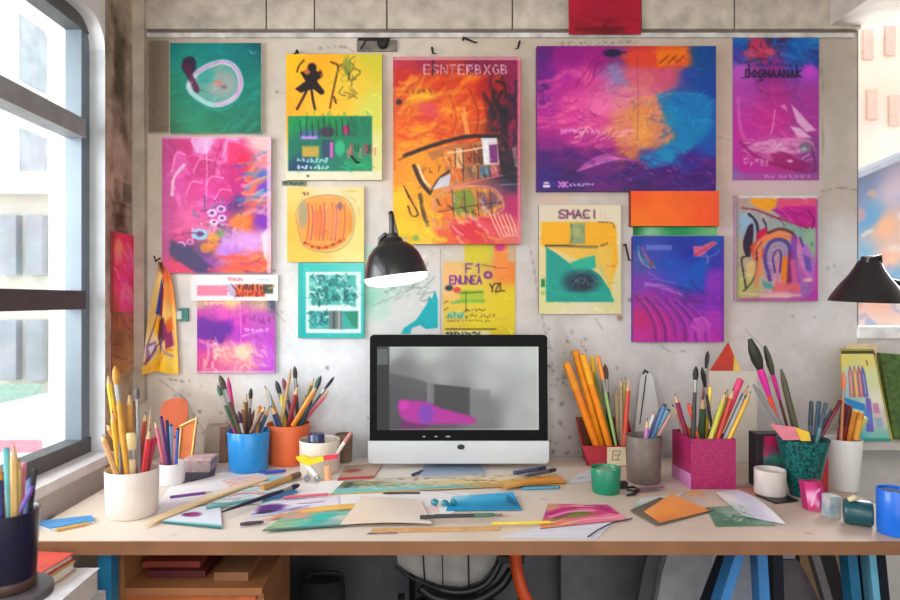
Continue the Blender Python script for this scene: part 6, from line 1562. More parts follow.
# cream board behind, with red cone and yellow fan sheets
D = 2.40
bm = BM(); q = [P(x, y, D) for x, y in ((710, 462), (710, 371), (757, 371), (757, 462))]; q[0].z = q[-1].z = TZ + .001
prism(bm, q, (0, .01, 0)); tag(build('backing_board', bm, mat('cream grey board', (212, 204, 192), .7, var=.03), bevel=.001), 'cream grey board standing upright behind the magenta box', 'board')
croot = empty('paper_cone', (X(722, D), D + .005, Z(371, D) + .0004), 'folded dark red paper tent on top of the upright cream board', 'paper tent')
bm = BM(); prism(bm, [P(710, 370.8, D + .002), P(728.5, 342, D + .002), P(734, 356, D + .002), P(733, 370.8, D + .002)], (0, .004, 0)); build('front_fold', bm, mat('dark red paper', (196, 56, 40), .6), croot)
bm = BM(); prism(bm, [P(728.5, 342, D + .0065), P(734, 354, D + .0065), P(741, 370.8, D + .0065), P(731, 370.8, D + .0065)], (0, .003, 0)); build('back_fold', bm, mat('yellow paper', (240, 200, 90), .6), croot)
# teal mesh cup
r, h = round_pot('pencil_cup', 'teal sequinned cup of markers, tapered, right of the cream pot', 'cup', 779, 827, 438, 499, mat('teal sequins', (20, 130, 126), .35, var=.3, scale=120, rgb2=(16, 40, 46), detail=1, metal=.2), .5)
fill(h, 'the teal cup', G % 'teal cup', [
    ('marker', 'steel blue', (90, 110, 130), 811.5, 400.7, 806, 4.4, (60, 76, 90)), ('marker', 'slate', (70, 96, 120), 819, 401, 811, 4.4, (60, 90, 110)), ('marker', 'sea green', (80, 130, 140), 826, 402.5, 814, 4, (60, 80, 96)), ('marker', 'dark blue', (56, 70, 96), 832, 410, 818, 3.8, (70, 96, 120)),
    ('marker', 'dark red', (120, 30, 46), 841, 400, 823, 4, (100, 24, 40)),
    ('mop', 'red-handled', (226, 70, 50), 750, 339, 788, 6, (34, 36, 24)), ('mop', 'olive', (110, 60, 60), 765, 346, 796, 3.6, (60, 64, 40)), ('rod', 'thick grey', (130, 130, 130), 753, 384, 785, 5.5), ('rod', 'leaf-like olive', (76, 76, 54), 781, 369, 799, 7)])
bm = BM(); Dh = h.D - .03
for nm, lab, qd, mm in (('paper_scrap', 'pink paper scrap sticking out of the teal cup', ((783, 440), (770, 424), (795, 427), (800, 440)), mat('pink scrap', (226, 130, 150), .6)), ('paper_scrap', 'yellow paper scrap sticking out of the teal cup', ((801, 441), (795, 427), (809, 432), (811, 441)), mat('yellow scrap', (240, 196, 60), .6))):
    bm = BM(); Dq = h.D - .058 if 'pink' in lab else h.D - .062
    prism(bm, [P(x, y, Dq) for x, y in qd], (0, .0012, 0)); tag(build(nm, bm, mm), lab, 'paper', 'scraps tucked in the teal cup')
# dark box painted pink, left of the teal cup
D0 = 2.085
root = empty('paint_box', (X(770, D0), D0 + .03, TZ + .001), 'black box with pink and green painted front, left of the teal cup', 'box')
bm = BM(); box(bm, X(757, D0), X(785, D0), D0, D0 + .055, TZ + .001, Z(434, D0)); build('box_body', bm, mat('black box', (40, 36, 42), .5), root, bevel=.002)
c = Cv(0, 0, 40, 60, 1.2, (190, 40, 100), 60); c.field([(0, 5, (70, 30, 50)), (20, 5, (200, 40, 100)), (38, 10, (150, 30, 80)), (10, 30, (200, 60, 110)), (30, 35, (60, 130, 110)), (15, 40, (30, 110, 100)), (20, 52, (190, 30, 110)), (36, 55, (60, 20, 40))], 3); c.line([(0, 36), (20, 30), (40, 38)], 4, (50, 150, 130), .9, 2)
c.rect(0, 0, 9, 60, (40, 36, 40), .95, 1)
me = grid_mesh('painted_front', c, flat(757, 436, 785, 478, D0 - .0008)); link_mesh('painted_front', me, PAINT, root)
# white pot on black lid
Dl = DD(503)
bm = BM(); prism(bm, [T(x, y, .0012) for x, y in ((756, 496), (784, 495), (798, 501.5), (776, 504))], (0, 0, .0045)); tag(build('tray', bm, mat('black tray', (26, 28, 28), .4), bevel=.001), 'thin black tray under the small cream pot', 'tray')
D = DD(499.5) + .043
bm = BM(); rr_ = M(14.5, D); lathe(bm, [(rr_ * .97, 0), (rr_, .003), (rr_, Z(469, D) - TZ - .0065), (rr_ * .93, Z(469, D) - TZ - .0055), (rr_ * .9, Z(469, D) - TZ - .02), (.002, Z(469, D) - TZ - .02)], 36, (X(770, D), D, TZ + .0062)); tag(build('pot', bm, mat('cream pot', (214, 206, 200), .5)), 'small plain cream pot on the black tray', 'pot')
# white cup with red and orange markers
r, h = round_pot('pencil_cup', 'tall white tapered cup of red and orange markers at the right end', 'cup', 827, 860, 438, 493, mat('white plastic', (226, 224, 222), .4, var=.02), .8)
fill(h, 'the tall white cup', G % 'tall white cup', [
    ('marker', 'wine red', (120, 26, 50), 844, 402, 835, 5.5, (90, 20, 40)), ('marker', 'brown red', (140, 40, 36), 850, 405, 838, 5.5, (110, 30, 40)), ('marker', 'orange', (236, 140, 40), 856, 410, 842, 6, (240, 170, 60)), ('marker', 'amber', (226, 160, 50), 861, 412, 846, 6, (206, 130, 40)), ('marker', 'lime green', (190, 200, 90), 866, 417, 851, 6, (200, 206, 110)),
    ('fan', 'pale orange', (200, 130, 90), 844, 372, 832, 4, (222, 130, 90))])
# red upright card box and pink bag between the teal and white cups
D0 = 2.036
bm = BM(); prism(bm, [P(806, 505, D0), P(823, 449, D0), P(828, 446, D0), P(828.5, 505, D0)], (0, .012, 0))
for v in bm.verts: v.co.z = max(v.co.z, TZ + .001)
tag(build('folder', bm, mat('deep red folder', (176, 34, 44), .5), bevel=.001), 'deep red folder standing between the teal and tall white cups', 'folder')
c = Cv(0, 0, 40, 50, 1.2, (206, 60, 130), 61); c.field([(5, 5, (196, 40, 110)), (30, 5, (190, 40, 100)), (10, 25, (240, 170, 210)), (25, 25, (206, 40, 140)), (36, 40, (140, 30, 100)), (8, 45, (200, 50, 110)), (22, 40, (250, 200, 220))], 3); c.line([(6, 40), (16, 20), (28, 12)], 4, (246, 190, 220), .9, 2); c.line([(18, 46), (26, 30), (36, 24)], 3, (150, 20, 90), .9, 2)
D0 = DD(511)
zp = lambda u, v: TZ + .0012 + (Z(484, D0) - TZ) * (1 - v)
me = grid_mesh('gift_bag', c, lambda u, v: (X(807, D0) + M(23, D0) * (u * (.75 + .25 * v) + .06), D0 + .02 * (1 - v) - .008 * np.sin(u * 3.14), zp(u, v)), (0, .03, 0), (170, 40, 100)); o = link_mesh('gift_bag', me, PAPER)
b = Vector((X(818, D0), D0 + .01, TZ + .0012)); me.transform(Matrix.Translation(-b)); o.location = b; tag(o, 'small pink patterned bag in front of the deep red folder', 'bag')
# teal roll of tape, small box, blue mug
D = DD(529) + .03
troot = empty('tape_roll', (X(858, D), D, TZ + .001), 'dark teal tape roll lying on its edge beside the blue mug', 'tape roll')
mtx = Matrix.Rotation(math.radians(62), 3, 'Z') @ Matrix.Rotation(math.pi / 2, 3, 'X'); rr_ = (Z(500, D) - TZ) / 2
bm = BM(); lathe(bm, [(rr_ * .62, -.03), (rr_ * .9, -.033), (rr_, -.026), (rr_, .026), (rr_ * .9, .033), (rr_ * .62, .03)], 40, (X(858, D), D, TZ + .001 + rr_), mtx); build('tape', bm, mat('dark teal tape', (14, 76, 86), .35, var=.08, coat=.3), troot)
bm = BM(); lathe(bm, [(rr_ * .3, -.027), (rr_ * .6, -.027), (rr_ * .6, .027), (rr_ * .3, .027)], 30, (X(858, D), D, TZ + .001 + rr_), mtx); build('core', bm, mat('card core', (176, 160, 130), .7), troot)
bm = BM(); tube(bm, [(X(846, D), D - .01, TZ + rr_ * 2 + .004), (X(851, D), D - .012, TZ + rr_ * 2 + .009), (X(857, D), D - .008, TZ + rr_ * 2 + .006)], [.006, .008, .004], 10); build('loose_end', bm, mat('cream tape end', (220, 204, 160), .6), troot)
D0 = DD(519)
bm = BM(); box(bm, X(829.5, D0), X(841, D0), D0, D0 + .035, TZ + .001, Z(497, D0)); tag(build('small_box', bm, mat('cream and blue box', (214, 206, 190), .6, var=.16, scale=40, rgb2=(120, 160, 190)), bevel=.002), 'tiny cream and blue box left of the dark teal tape roll', 'box')
r, h = round_pot('mug', 'bright blue mug at the right front corner of the desk', 'mug', 879, 911, 489, 539, mat('bright blue enamel', (20, 110, 224), .3, var=.03, coat=.3), .97)
bm = BM(); lathe(bm, [(.002, 0), (M(13, h.D), 0), (M(13, h.D), .002), (.002, .002)], 28, (h.cx, h.D, Z(492, h.D))); build('drink', bm, mat('dark blue drink', (20, 60, 130), .15), r)
# ledge with picture pad and green book at the right
D0 = 2.28
bm = BM(); box(bm, X(843, D0), 2.0, D0, WD - .001, Z(450, D0), Z(443, D0)); tag(build('wall_shelf', bm, mat('grey shelf', (196, 190, 184), .6), bevel=.003), 'grey wall shelf at the right, holding the picture pad', 'shelf')
zs = Z(443, D0) + .0008
def lean(x, y, D_, k=.16): return P(x, y, D_) + Vector((0, (Z(y, D_) - zs) * k, 0))
pad = empty('picture_pad', (X(868, D0 + .03), D0 + .03, zs), 'pale pad with drawings of coloured bottles, leaning on the right shelf', 'pad')
c = Cv(845, 355, 892, 442, 1.6, (206, 214, 150), 62)
c.field([(850, 360, (226, 210, 110)), (880, 360, (230, 214, 120)), (855, 380, (170, 200, 200)), (885, 380, (214, 220, 170)), (850, 400, (150, 190, 190)), (885, 400, (230, 226, 206)), (860, 420, (120, 200, 220)), (885, 420, (214, 196, 190)), (855, 438, (60, 170, 170)), (885, 438, (120, 190, 180))], 3)
for x, k in ((856, (214, 130, 120)), (862, (240, 170, 90)), (868, (206, 110, 130)), (873, (90, 110, 190))):
    c.poly([(x - 2.6, 398), (x - 2.2, 374), (x - 1, 368), (x + 1, 368), (x + 2.4, 374), (x + 2.6, 398)], k, .95, 1); c.line([(x, 376), (x, 394)], 1, (250, 230, 210), .6); c.line([(x - 2.6, 398), (x - 2.2, 374), (x, 367), (x + 2.4, 374), (x + 2.6, 398)], .8, (90, 70, 110), .8, .7, False)
c.poly([(846, 398), (870, 405), (870, 412), (846, 406)], (40, 130, 200), .95, 1); c.poly([(872, 398), (878, 400), (876, 432), (868, 432)], (110, 90, 190), .9, 1); c.rect(868, 412, 876, 424, (90, 130, 210), .9, 1.5); c.rect(879, 404, 886, 414, (196, 130, 170), .9, 1.5); c.rect(879, 418, 887, 428, (150, 170, 200), .9, 1.5); c.poly([(848, 410), (862, 414), (860, 436), (850, 434)], (90, 190, 220), .8, 2)
c.rect(845, 438, 892, 442, (40, 150, 140), .9, 1); c.line([(880, 362), (881, 366)], 1.6, (50, 50, 50), .9)
def ppos(u, v):
    y = 355 + 87.2 * v; left = 850 - 5 * v; right = 883 + 8 * v
    Dp = D0 + .03
    z = np.maximum(Z(y, Dp), zs)
    return X(left + (right - left) * u, Dp), Dp + (z - zs) * .16, z
link_mesh('drawing', grid_mesh('drawing', c, ppos, (0, .006, 0), (200, 170, 60)), PAPER, pad)
Dp = D0 + .037
bm = BM(); q = [lean(x, y, Dp) for x, y in ((843, 443), (851, 350), (884, 350), (893, 443))]; q[0].z = q[-1].z = zs; prism(bm, q, (0, .008, 0)); build('backing', bm, mat('olive backing', (170, 160, 60), .6), pad)
bm = BM(); prism(bm, [lean(x, y, Dp - .004) for x, y in ((850.5, 357), (851, 352), (884, 352), (884.5, 357))], (0, .004, 0)); build('binding', bm, mat('dark olive binding', (70, 70, 40), .6), pad)
Dg = D0 + .075
bm = BM(); Dg = D0 + .09; q = [lean(x, y, Dg) for x, y in ((857, 443), (857, 345), (887, 345), (887, 443))]; q[0].z = q[-1].z = zs; prism(bm, q, (0, .008, 0)); tag(build('cream_card', bm, mat('cream card', (230, 206, 170), .6), bevel=.001), 'cream card standing behind the picture pad', 'card')
Dg = D0 + .06
bm = BM(); q = [lean(x, y, Dg) for x, y in ((893.5, 443), (890, 354), (915, 356), (918, 443))]; q[0].z = q[-1].z = zs; prism(bm, q, (0, .02, 0)); tag(build('green_book', bm, mat('mottled green cover', (90, 120, 50), .6, var=.3, scale=50, rgb2=(46, 76, 40)), bevel=.002), 'mottled green book right of the picture pad', 'book')

# ================================================================ papers and tools lying on the desk
def P_(s): return s
def lines(c, n, cols, w=2.0, L=40, ang=0, aj=.4, a=.8): c.dabs(n, (4, 4, 96, 96), cols, L, w, ang, aj, a); return c
PALE = [(226, 226, 226), (214, 220, 226), (236, 230, 220)]
sheet('paper_sheet', 'large white paper sheet behind the cream cup, under the loose sketches', 'paper', ((172, 484), (262, 475), (298, 487), (150, 515)), lambda c: lines(c, 10, PALE, 4), (238, 238, 238), .0008)
sheet('paper_sheet', 'wide white paper sheet left of the centre, under the paint streaks', 'paper', ((300, 484), (345, 486), (400, 512), (262, 512)), lambda c: lines(c, 10, PALE, 4), (240, 240, 240), .0008)
sheet('paper_sheet', 'white paper sheet in front of the computer, under the blue envelope', 'paper', ((348, 488), (470, 494), (450, 517), (402, 512)), lambda c: lines(c, 10, [(226, 232, 236), (214, 206, 206)], 4), (240, 240, 240), .0008)
sheet('kraft_sheet', 'tan curling strip of kraft paper running right from the cream cup', 'paper', ((160, 517), (262, 479), (269, 481), (143, 530)), lambda c: (c.field([(0, 50, (224, 196, 150)), (50, 30, (248, 240, 220)), (95, 20, (236, 196, 180)), (60, 60, (240, 228, 196)), (60, 95, (206, 166, 90))], 2), c.line([(0, 84), (50, 78), (100, 70)], 7, (200, 160, 80), .7, 4)), (230, 206, 150), .0068, curl=lambda u, v: .007 * np.sin(u * 3.14) * (1 - v * .6))
sheet('white_card', 'white card with a purple blot and teal lower edge, right of the cream cup', 'card', ((170, 513), (220, 506), (222, 530), (162, 524)), lambda c: (c.blob(46, 42, 18, 14, (150, 40, 120), .9, .6), c.blob(36, 40, 8, 8, (90, 20, 90), .8, .6), c.rect(0, 88, 100, 100, (100, 190, 190), .9, 6), c.rect(0, 96, 100, 100, (24, 84, 90), .9, 2)), (222, 232, 240), .003, th=.003, edge=(40, 100, 106))
sheet('sketch_sheet', 'sheet of red and teal scribbles in front of the blue cup', 'drawing', ((218, 493), (264, 488), (276, 503), (205, 510)), lambda c: (lines(c, 26, [(40, 150, 150), (200, 40, 80), (90, 170, 190), (230, 120, 140), (60, 60, 80), (230, 236, 236)], 3, 34, .2, 1.2), c.line([(0, 75), (50, 84), (100, 70)], 6, (30, 140, 140), .9, 2), c.line([(30, 40), (60, 30), (90, 50)], 5, (220, 60, 90), .9, 2)), (214, 226, 226), .0035)
sheet('sketch_sheet', 'pink and orange sketch leaning up to the blue cup base', 'drawing', ((222, 482), (256, 477), (268, 486), (232, 490)), lambda c: lines(c, 22, [(226, 110, 90), (220, 90, 130), (120, 140, 170), (240, 190, 120)], 5, 40, .3, .7), (236, 210, 200), .0052)
sheet('painted_sheet', 'white sheet streaked with purple and blue, left of the centre', 'painting', ((262, 501), (338, 497), (340, 508), (250, 518)), lambda c: (lines(c, 22, [(110, 60, 150), (70, 110, 190), (160, 180, 220), (214, 200, 226)], 6, 46, -.15, .4), c.blob(18, 60, 16, 26, (80, 30, 120), .9, .7), c.blob(14, 80, 10, 10, (40, 30, 60), .8, .6)), (232, 232, 240), .0025)
sheet('blue_sheet', 'blue-green glossy strip of paper behind the long dark brush', 'paper', ((266, 496), (290, 489), (298, 494), (262, 505)), lambda c: lines(c, 12, [(60, 140, 190), (90, 110, 190), (40, 120, 160)], 8, 50, 0, .3), (80, 150, 200), .006)
sheet('yellow_folder', 'yellow-orange strip of card in front of the purple streaks', 'card', ((292, 513), (362, 505), (360, 510), (262, 522)), lambda c: c.field([(0, 50, (236, 160, 80)), (50, 50, (246, 206, 110)), (95, 50, (240, 190, 90)), (10, 90, (220, 120, 110))], 2), (240, 190, 90), .0045, curl=lambda u, v: .004 * np.sin(u * 3.1))
sheet('leaf_paper', 'leaf-shaped paper of green, teal and pink paint near the front edge', 'painting', ((290, 515), (352, 513), (345, 528), (262, 534)), lambda c: (c.field([(5, 70, (150, 190, 140)), (25, 40, (226, 150, 130)), (35, 60, (120, 200, 170)), (60, 40, (40, 190, 180)), (60, 70, (60, 170, 170)), (90, 50, (196, 206, 190)), (80, 80, (150, 180, 180)), (10, 95, (90, 140, 120))], 3), lines(c, 18, [(40, 200, 180), (230, 140, 130), (190, 220, 160), (30, 130, 120)], 6, 40, -.2, .4, .6), c.rect(0, 93, 100, 100, (70, 110, 100), .8, 4)), (120, 190, 170), .007, th=.002, edge=(60, 110, 100))
sheet('beige_paper', 'large beige sheet curling up in the middle of the desk', 'paper', ((362, 499), (420, 503), (432, 527), (340, 528)), lambda c: c.field([(20, 20, (236, 222, 204)), (80, 30, (226, 214, 202)), (20, 80, (230, 212, 190)), (80, 90, (230, 220, 208))], 2), (226, 210, 190), .0085, curl=lambda u, v: .006 * np.sin(u * 3.14) * np.sin(v * 2.2))
sheet('pink_note', 'small pink and white note at the front edge, below the beige sheet', 'note', ((374, 529.5), (396, 530.5), (398, 534.5), (366, 535.5)), lambda c: (c.rect(0, 60, 100, 100, (70, 80, 110), .8, 8), lines(c, 8, [(226, 110, 90), (240, 200, 190)], 8, 40)), (236, 196, 186), .0008)
sheet('painted_strip', 'long mottled strip of white, yellow and teal paint in front of the computer', 'painting', ((345, 481), (556, 475), (566, 485), (330, 496)), lambda c: (c.field([(2, 40, (120, 120, 90)), (10, 70, (120, 200, 196)), (30, 80, (150, 206, 200)), (40, 30, (226, 220, 206)), (55, 60, (226, 200, 130)), (70, 80, (220, 170, 90)), (75, 30, (232, 222, 200)), (92, 40, (226, 160, 70)), (98, 60, (220, 150, 60)), (50, 95, (100, 190, 200)), (75, 97, (190, 150, 100))], 3), c.dabs(260, (6, 6, 92, 80), [(250, 246, 232), (90, 80, 64), (244, 220, 130), (226, 214, 190), (130, 110, 70)], 5, 1.7, 1.4, .5, 1.0), c.line([(4, 20), (4, 60)], 3, (50, 50, 60), .8, 2)), (226, 210, 170), .001, th=.003, curl=lambda u, v: .004 * np.sin(u * 3.1), edge=(206, 160, 80), k=1.2)
sheet('orange_strip', 'orange banana-shaped paper at the right end of the mottled strip', 'paper', ((510, 484), (562, 480), (566, 485), (500, 492)), lambda c: c.field([(5, 50, (226, 180, 90)), (60, 40, (236, 150, 50)), (95, 60, (220, 150, 70)), (50, 95, (170, 110, 50))], 2), (230, 160, 60), .0085, curl=lambda u, v: .004 * np.sin(u * 3.1))
sheet('envelope', 'bright blue folded envelope in front of the mottled strip', 'envelope', ((452, 498), (513, 496), (522, 511), (446, 512)), lambda c: (c.field([(10, 10, (150, 216, 236)), (50, 20, (60, 180, 226)), (90, 10, (50, 170, 220)), (20, 80, (20, 150, 206)), (60, 80, (20, 140, 190)), (95, 70, (30, 120, 160))], 2), c.poly([(88, 10), (94, 40), (100, 90), (84, 60)], (20, 90, 130), .8, 4)), (30, 150, 200), .003, th=.002, curl=lambda u, v: .008 * u * (1 - v))
sheet('lavender_sheet', 'white-lavender sheet under the magenta painted sheet', 'paper', ((552, 524), (614, 522), (597, 539), (500, 538)), lambda c: lines(c, 8, [(206, 206, 226), (226, 226, 236)], 8, 40), (216, 216, 230), .0008)
sheet('painted_sheet', 'small sheet of magenta, pink and green strokes, right of the centre', 'painting', ((548, 505), (608, 506), (628, 521), (540, 530)), lambda c: (c.field([(5, 10, (206, 150, 120)), (30, 20, (206, 60, 140)), (60, 15, (226, 150, 170)), (90, 20, (200, 60, 130)), (20, 50, (190, 60, 130)), (45, 55, (120, 130, 60)), (75, 50, (206, 60, 120)), (20, 85, (226, 150, 100)), (60, 85, (232, 120, 150)), (92, 70, (236, 150, 170))], 3.4), c.line([(6, 44), (36, 22), (76, 24), (96, 60)], 9, (190, 14, 116), .95, 2), c.line([(8, 58), (36, 38), (70, 38)], 4, (246, 200, 220), .9, 2), c.line([(12, 74), (40, 54), (68, 56)], 7, (110, 130, 40), .95, 2), c.line([(16, 66), (40, 48), (62, 48)], 2.4, (70, 24, 60), .9, 1.5), c.line([(16, 88), (50, 70), (92, 70)], 7, (236, 110, 150), .95, 2), c.line([(24, 92), (54, 80), (88, 82)], 3, (250, 214, 220), .9, 2), c.line([(60, 8), (80, 12), (94, 34)], 4, (50, 24, 56), .9, 1.5), c.line([(4, 26), (24, 14), (50, 10)], 5, (216, 170, 130), .9, 2)), (220, 100, 140), .0028, th=.0016, edge=(120, 40, 80), k=.9)
sheet('orange_card', 'orange square card with bent corner on the right half of the desk', 'card', ((672, 497), (709, 513), (660, 525), (644, 514)), lambda c: c.field([(10, 10, (240, 160, 90)), (80, 20, (226, 140, 70)), (40, 60, (240, 150, 70)), (90, 90, (220, 130, 60)), (10, 80, (236, 160, 90))], 2), (236, 150, 70), .0062, th=.0014, curl=lambda u, v: .004 * (1 - v) * (1 - u))
sheet('dark_card', 'dark grey-brown card beneath the orange square card', 'card', ((660, 499), (713, 512), (657, 527), (630, 512)), lambda c: lines(c, 10, [(60, 60, 56), (150, 120, 100), (90, 100, 90)], 6, 40), (110, 96, 84), .0035, th=.002)
sheet('pale_green_sheet', 'pale green and white sheet behind the orange square card', 'paper', ((640, 499), (684, 494), (668, 504), (630, 513)), lambda c: (c.field([(20, 20, (206, 216, 206)), (80, 20, (214, 214, 206)), (20, 90, (90, 150, 150)), (60, 60, (190, 206, 196))], 2),), (206, 214, 206), .0015)
sheet('green_sheet', 'mottled dark green and white sheet right of the orange card', 'painting', ((706, 508), (745, 506), (776, 526), (716, 527)), lambda c: (c.field([(10, 50, (90, 130, 106)), (50, 40, (150, 180, 160)), (80, 60, (60, 100, 80)), (30, 90, (70, 120, 96)), (90, 90, (130, 160, 146))], 3), lines(c, 30, [(220, 226, 220), (50, 96, 76), (120, 160, 140)], 4, 14, 0, 1.4)), (100, 140, 116), .0015)
sheet('curled_sheet', 'white and lavender sheet curling up beside the mottled green sheet', 'paper', ((716, 494), (738, 491), (786, 526), (742, 517)), lambda c: (c.field([(20, 20, (226, 226, 220)), (70, 30, (216, 212, 236)), (50, 80, (206, 204, 226)), (10, 80, (180, 200, 196)), (90, 90, (230, 230, 240))], 2), c.dabs(16, (0, 40, 40, 100), [(120, 150, 140), (240, 240, 236)], 12, 4, .4, 1, .8)), (222, 220, 232), .004, curl=lambda u, v: .014 * u * np.sin(v * 3.1))
sheet('pink_card', 'dusty pink card behind the curling lavender sheet', 'card', ((731, 487), (752, 486.5), (758, 496), (744, 497)), None, (196, 130, 120), .0008)
sheet('pale_blue_sheet', 'white and blue printed sheet left of the green pot', 'paper', ((578, 474), (594, 470), (590, 482), (568, 484)), lambda c: (lines(c, 12, [(60, 80, 140), (120, 140, 170), (200, 206, 214)], 5, 30), ), (206, 212, 220), .0008)
sheet('pink_strip', 'dusty pink strips of paper right of the scissors', 'paper', ((634, 487.5), (664, 484.5), (666, 489), (642, 494.5)), lambda c: lines(c, 10, [(190, 110, 140), (110, 80, 90), (226, 190, 196)], 6, 30), (196, 150, 160), .0006)
sheet('cyan_note', 'pale cyan note in front of the blue cup, right side', 'note', ((262, 478), (286, 476), (288, 480), (262, 483)), None, (150, 216, 230), .0018)
sheet('red_edge_folder', 'beige folder with a red lower edge, left of the computer stand', 'folder', ((345, 467), (384, 463.5), (372, 480), (337, 482)), lambda c: (c.field([(20, 20, (190, 160, 140)), (80, 30, (206, 180, 160)), (50, 80, (196, 160, 140))], 2), c.rect(0, 82, 100, 100, (206, 40, 60), .9, 5), c.blob(30, 40, 22, 12, (160, 60, 60), .7, .7)), (196, 166, 146), .0008, th=.003, edge=(190, 40, 56))
# tools that lie flat
def lying(kind, rgb, a, b, wpx, label, group=None, rgb2=None, dz=0.0):
    p, q = T(*a), T(*b)
    r = M(wpx, (p.y + q.y) / 2) / 2
    k = {'fan': 1.9, 'brush': 1.25, 'flat': .6}.get(kind, 1.02)
    p.z = q.z = TZ + r * k + .001 + dz
    return stick(kind, rgb, p, q, r, label, group, rgb2)
lying('brush', (40, 30, 60), (222, 518), (300, 490), 4.5, 'long dark purple brush lying across the sheets in front of the blue cup', None, (30, 26, 50), .0075)
lying('marker', (196, 150, 90), (262, 492), (300, 478), 6.5, 'tan wooden tube lying in front of the toy plane', None, (120, 90, 60), .001)
lying('pen', (50, 80, 190), (259, 476), (286, 473.5), 3.5, 'blue pen lying at the foot of the orange cup', None, (80, 40, 150), .003)
lying('marker', (50, 52, 52), (420, 523.5), (495, 521), 4, 'dark grey flat pencil lying near the front edge, middle of the desk', None, (80, 120, 100), .011)
lying('pencil', (120, 120, 110), (434, 517.5), (508, 517), 2.6, 'thin grey pencil lying behind the dark grey flat pencil', None, None, .002)
lying('pencil', (226, 200, 60), (492, 527.5), (556, 526), 3.2, 'yellow green pencil lying near the front edge, right of the tan ruler', None, (240, 180, 110), .005)
bm = BM(); prism(bm, [T(x, y, .001) for x, y in ((372, 529.5), (498, 527), (500, 530.5), (372, 533))], (0, 0, .0025)); 
for v in bm.verts: v.co.z += .0005
tag(build('ruler', bm, mat('tan wooden ruler', (214, 166, 110), .5, var=.08, scale=30), bevel=.0005), 'tan wooden ruler lying along the front edge of the desk', 'ruler')
lying('pen', (50, 46, 50), (382, 502.5), (420, 502), 2.2, 'thin dark pen lying on the beige sheet', None, None, .023)
# black looped cord at the magenta sheet
bm = BM(); tube(bm, [Vector((p.x, p.y, TZ + .0058)) for p in (T(588, 541 - 2), T(598, 532), T(612, 525), T(632, 520.5))], .0018, 8); tag(build('cord', bm, mat('black cord', (40, 36, 46), .5)), 'short black cord curving beside the magenta painted sheet', 'cord')
# teal gem on the blue envelope
for x, y, rx, which in ((434.5, 507, 7, 'leftmost of three'), (444.8, 508, 7, 'middle one of three'), (453.6, 507.2, 5.5, 'rightmost of three')):
    p = T(x, y); r_ = M(rx, p.y) * .8
    bm = BM(); lathe(bm, [(r_ * .5, 0), (r_ * .8, .006), (r_ * .6, .014), (r_ * .1, .018)], 16, (p.x, p.y, TZ + .0068), sy=.6)
    tag(build('glass_pebble', bm, mat('teal glass', (20, 130, 150), .15, var=.2, scale=60, coat=.5)), 'teal glass pebble at the left end of the blue envelope, ' + which, 'pebble', 'teal pebbles by the blue envelope')
# pens right of the stand
lying('marker', (70, 86, 120), (514, 479.5), (546, 474), 4.5, 'grey-blue marker lying on the orange strip, right of the computer stand', 'markers on the orange strip', (40, 50, 80), .013)
lying('marker', (90, 90, 104), (526, 482), (556, 475.5), 4.0, 'dark grey marker lying on the orange strip, nearest the red box', 'markers on the orange strip', (50, 50, 60), .013)
lying('pencil', (60, 70, 110), (412, 477), (424, 472), 3, 'short navy pencil stub lying left of the computer foot', None)
lying('rod', (150, 40, 50), (598, 462), (586, 466.5), 3.5, 'short dark red stick lying left of the red box', None)
# blue notebook and pencil at the far left of the desk
nb = empty('notebook', (T(62, 524).x, T(62, 524).y, TZ + .001), 'thin blue notebook with white pages at the left end of the desk', 'notebook')
q = [T(32, 524.5), T(92, 518), T(94, 523), T(50, 531)]
bm = BM(); prism(bm, [Vector((p.x, p.y, TZ + .001)) for p in q], (0, 0, .004)); build('pages', bm, mat('white pages', (226, 232, 236), .6), nb)
bm = BM(); prism(bm, [Vector((p.x, p.y, TZ + .0052)) for p in q], (0, 0, .003)); build('cover', bm, mat('blue cover', (60, 140, 200), .4, var=.08), nb, bevel=.0008)
lying('pencil', (214, 170, 90), (56, 532), (92, 524.5), 3.2, 'ochre pencil lying in front of the thin blue notebook')

# ================================================================ foreground at the left
side = empty('side_table', (X(8, 1.2), 1.2, 0), 'small dark grey table top at the bottom left corner, under the black pen cup', 'table')
Dt = 1.33; zt = Z(588, 1.2)
bm = BM(); lathe(bm, [(.07, zt - .02), (.075, zt - .017), (.075, zt - .003), (.072, zt), (.002, zt)], 48, (X(8, 1.2) , 1.2, 0)); build('table_top', bm, mat('dark grey top', (96, 92, 96), .5), side)
bm = BM(); lathe(bm, [(.15, 0), (.14, .02), (.025, .04), (.025, zt - .021), (.002, zt - .021)], 32, (X(8, 1.2), 1.2, 0)); build('pedestal', bm, mat('dark grey metal', (70, 68, 72), .4, .4), side)
DKC = mat('black translucent plastic', (34, 28, 44), .3, var=.2, scale=14, rgb2=(20, 24, 60), coat=.3)
Df = 1.20; cxp = 8; rr_ = M(28, Df); H = Z(510, Df) - zt - .001
fc = empty('pencil_cup', (X(cxp, Df), Df, zt + .001), 'black cup of pens in the near left corner', 'cup')
bm = BM(); lathe(bm, [(rr_ * .84, 0), (rr_ * .86, .003), (rr_, H - .001), (rr_ - .002, H), (rr_ - .0035, H - .002), (rr_ * .82, .006), (.002, .005)], 44); build('pot_wall', bm, DKC, fc, local=True)
bm = BM(); lathe(bm, [(rr_ * .88, .002), (rr_ * .9, .004), (rr_ * .91, .018), (rr_ * .89, .02)], 44); build('base_ring', bm, mat('brown base ring', (76, 50, 44), .4), fc, local=True)
hf = Holder(X(cxp, Df), Df, zt + .008, zt + .001 + H, rr_ * .82 - .003, rr_ - .005)
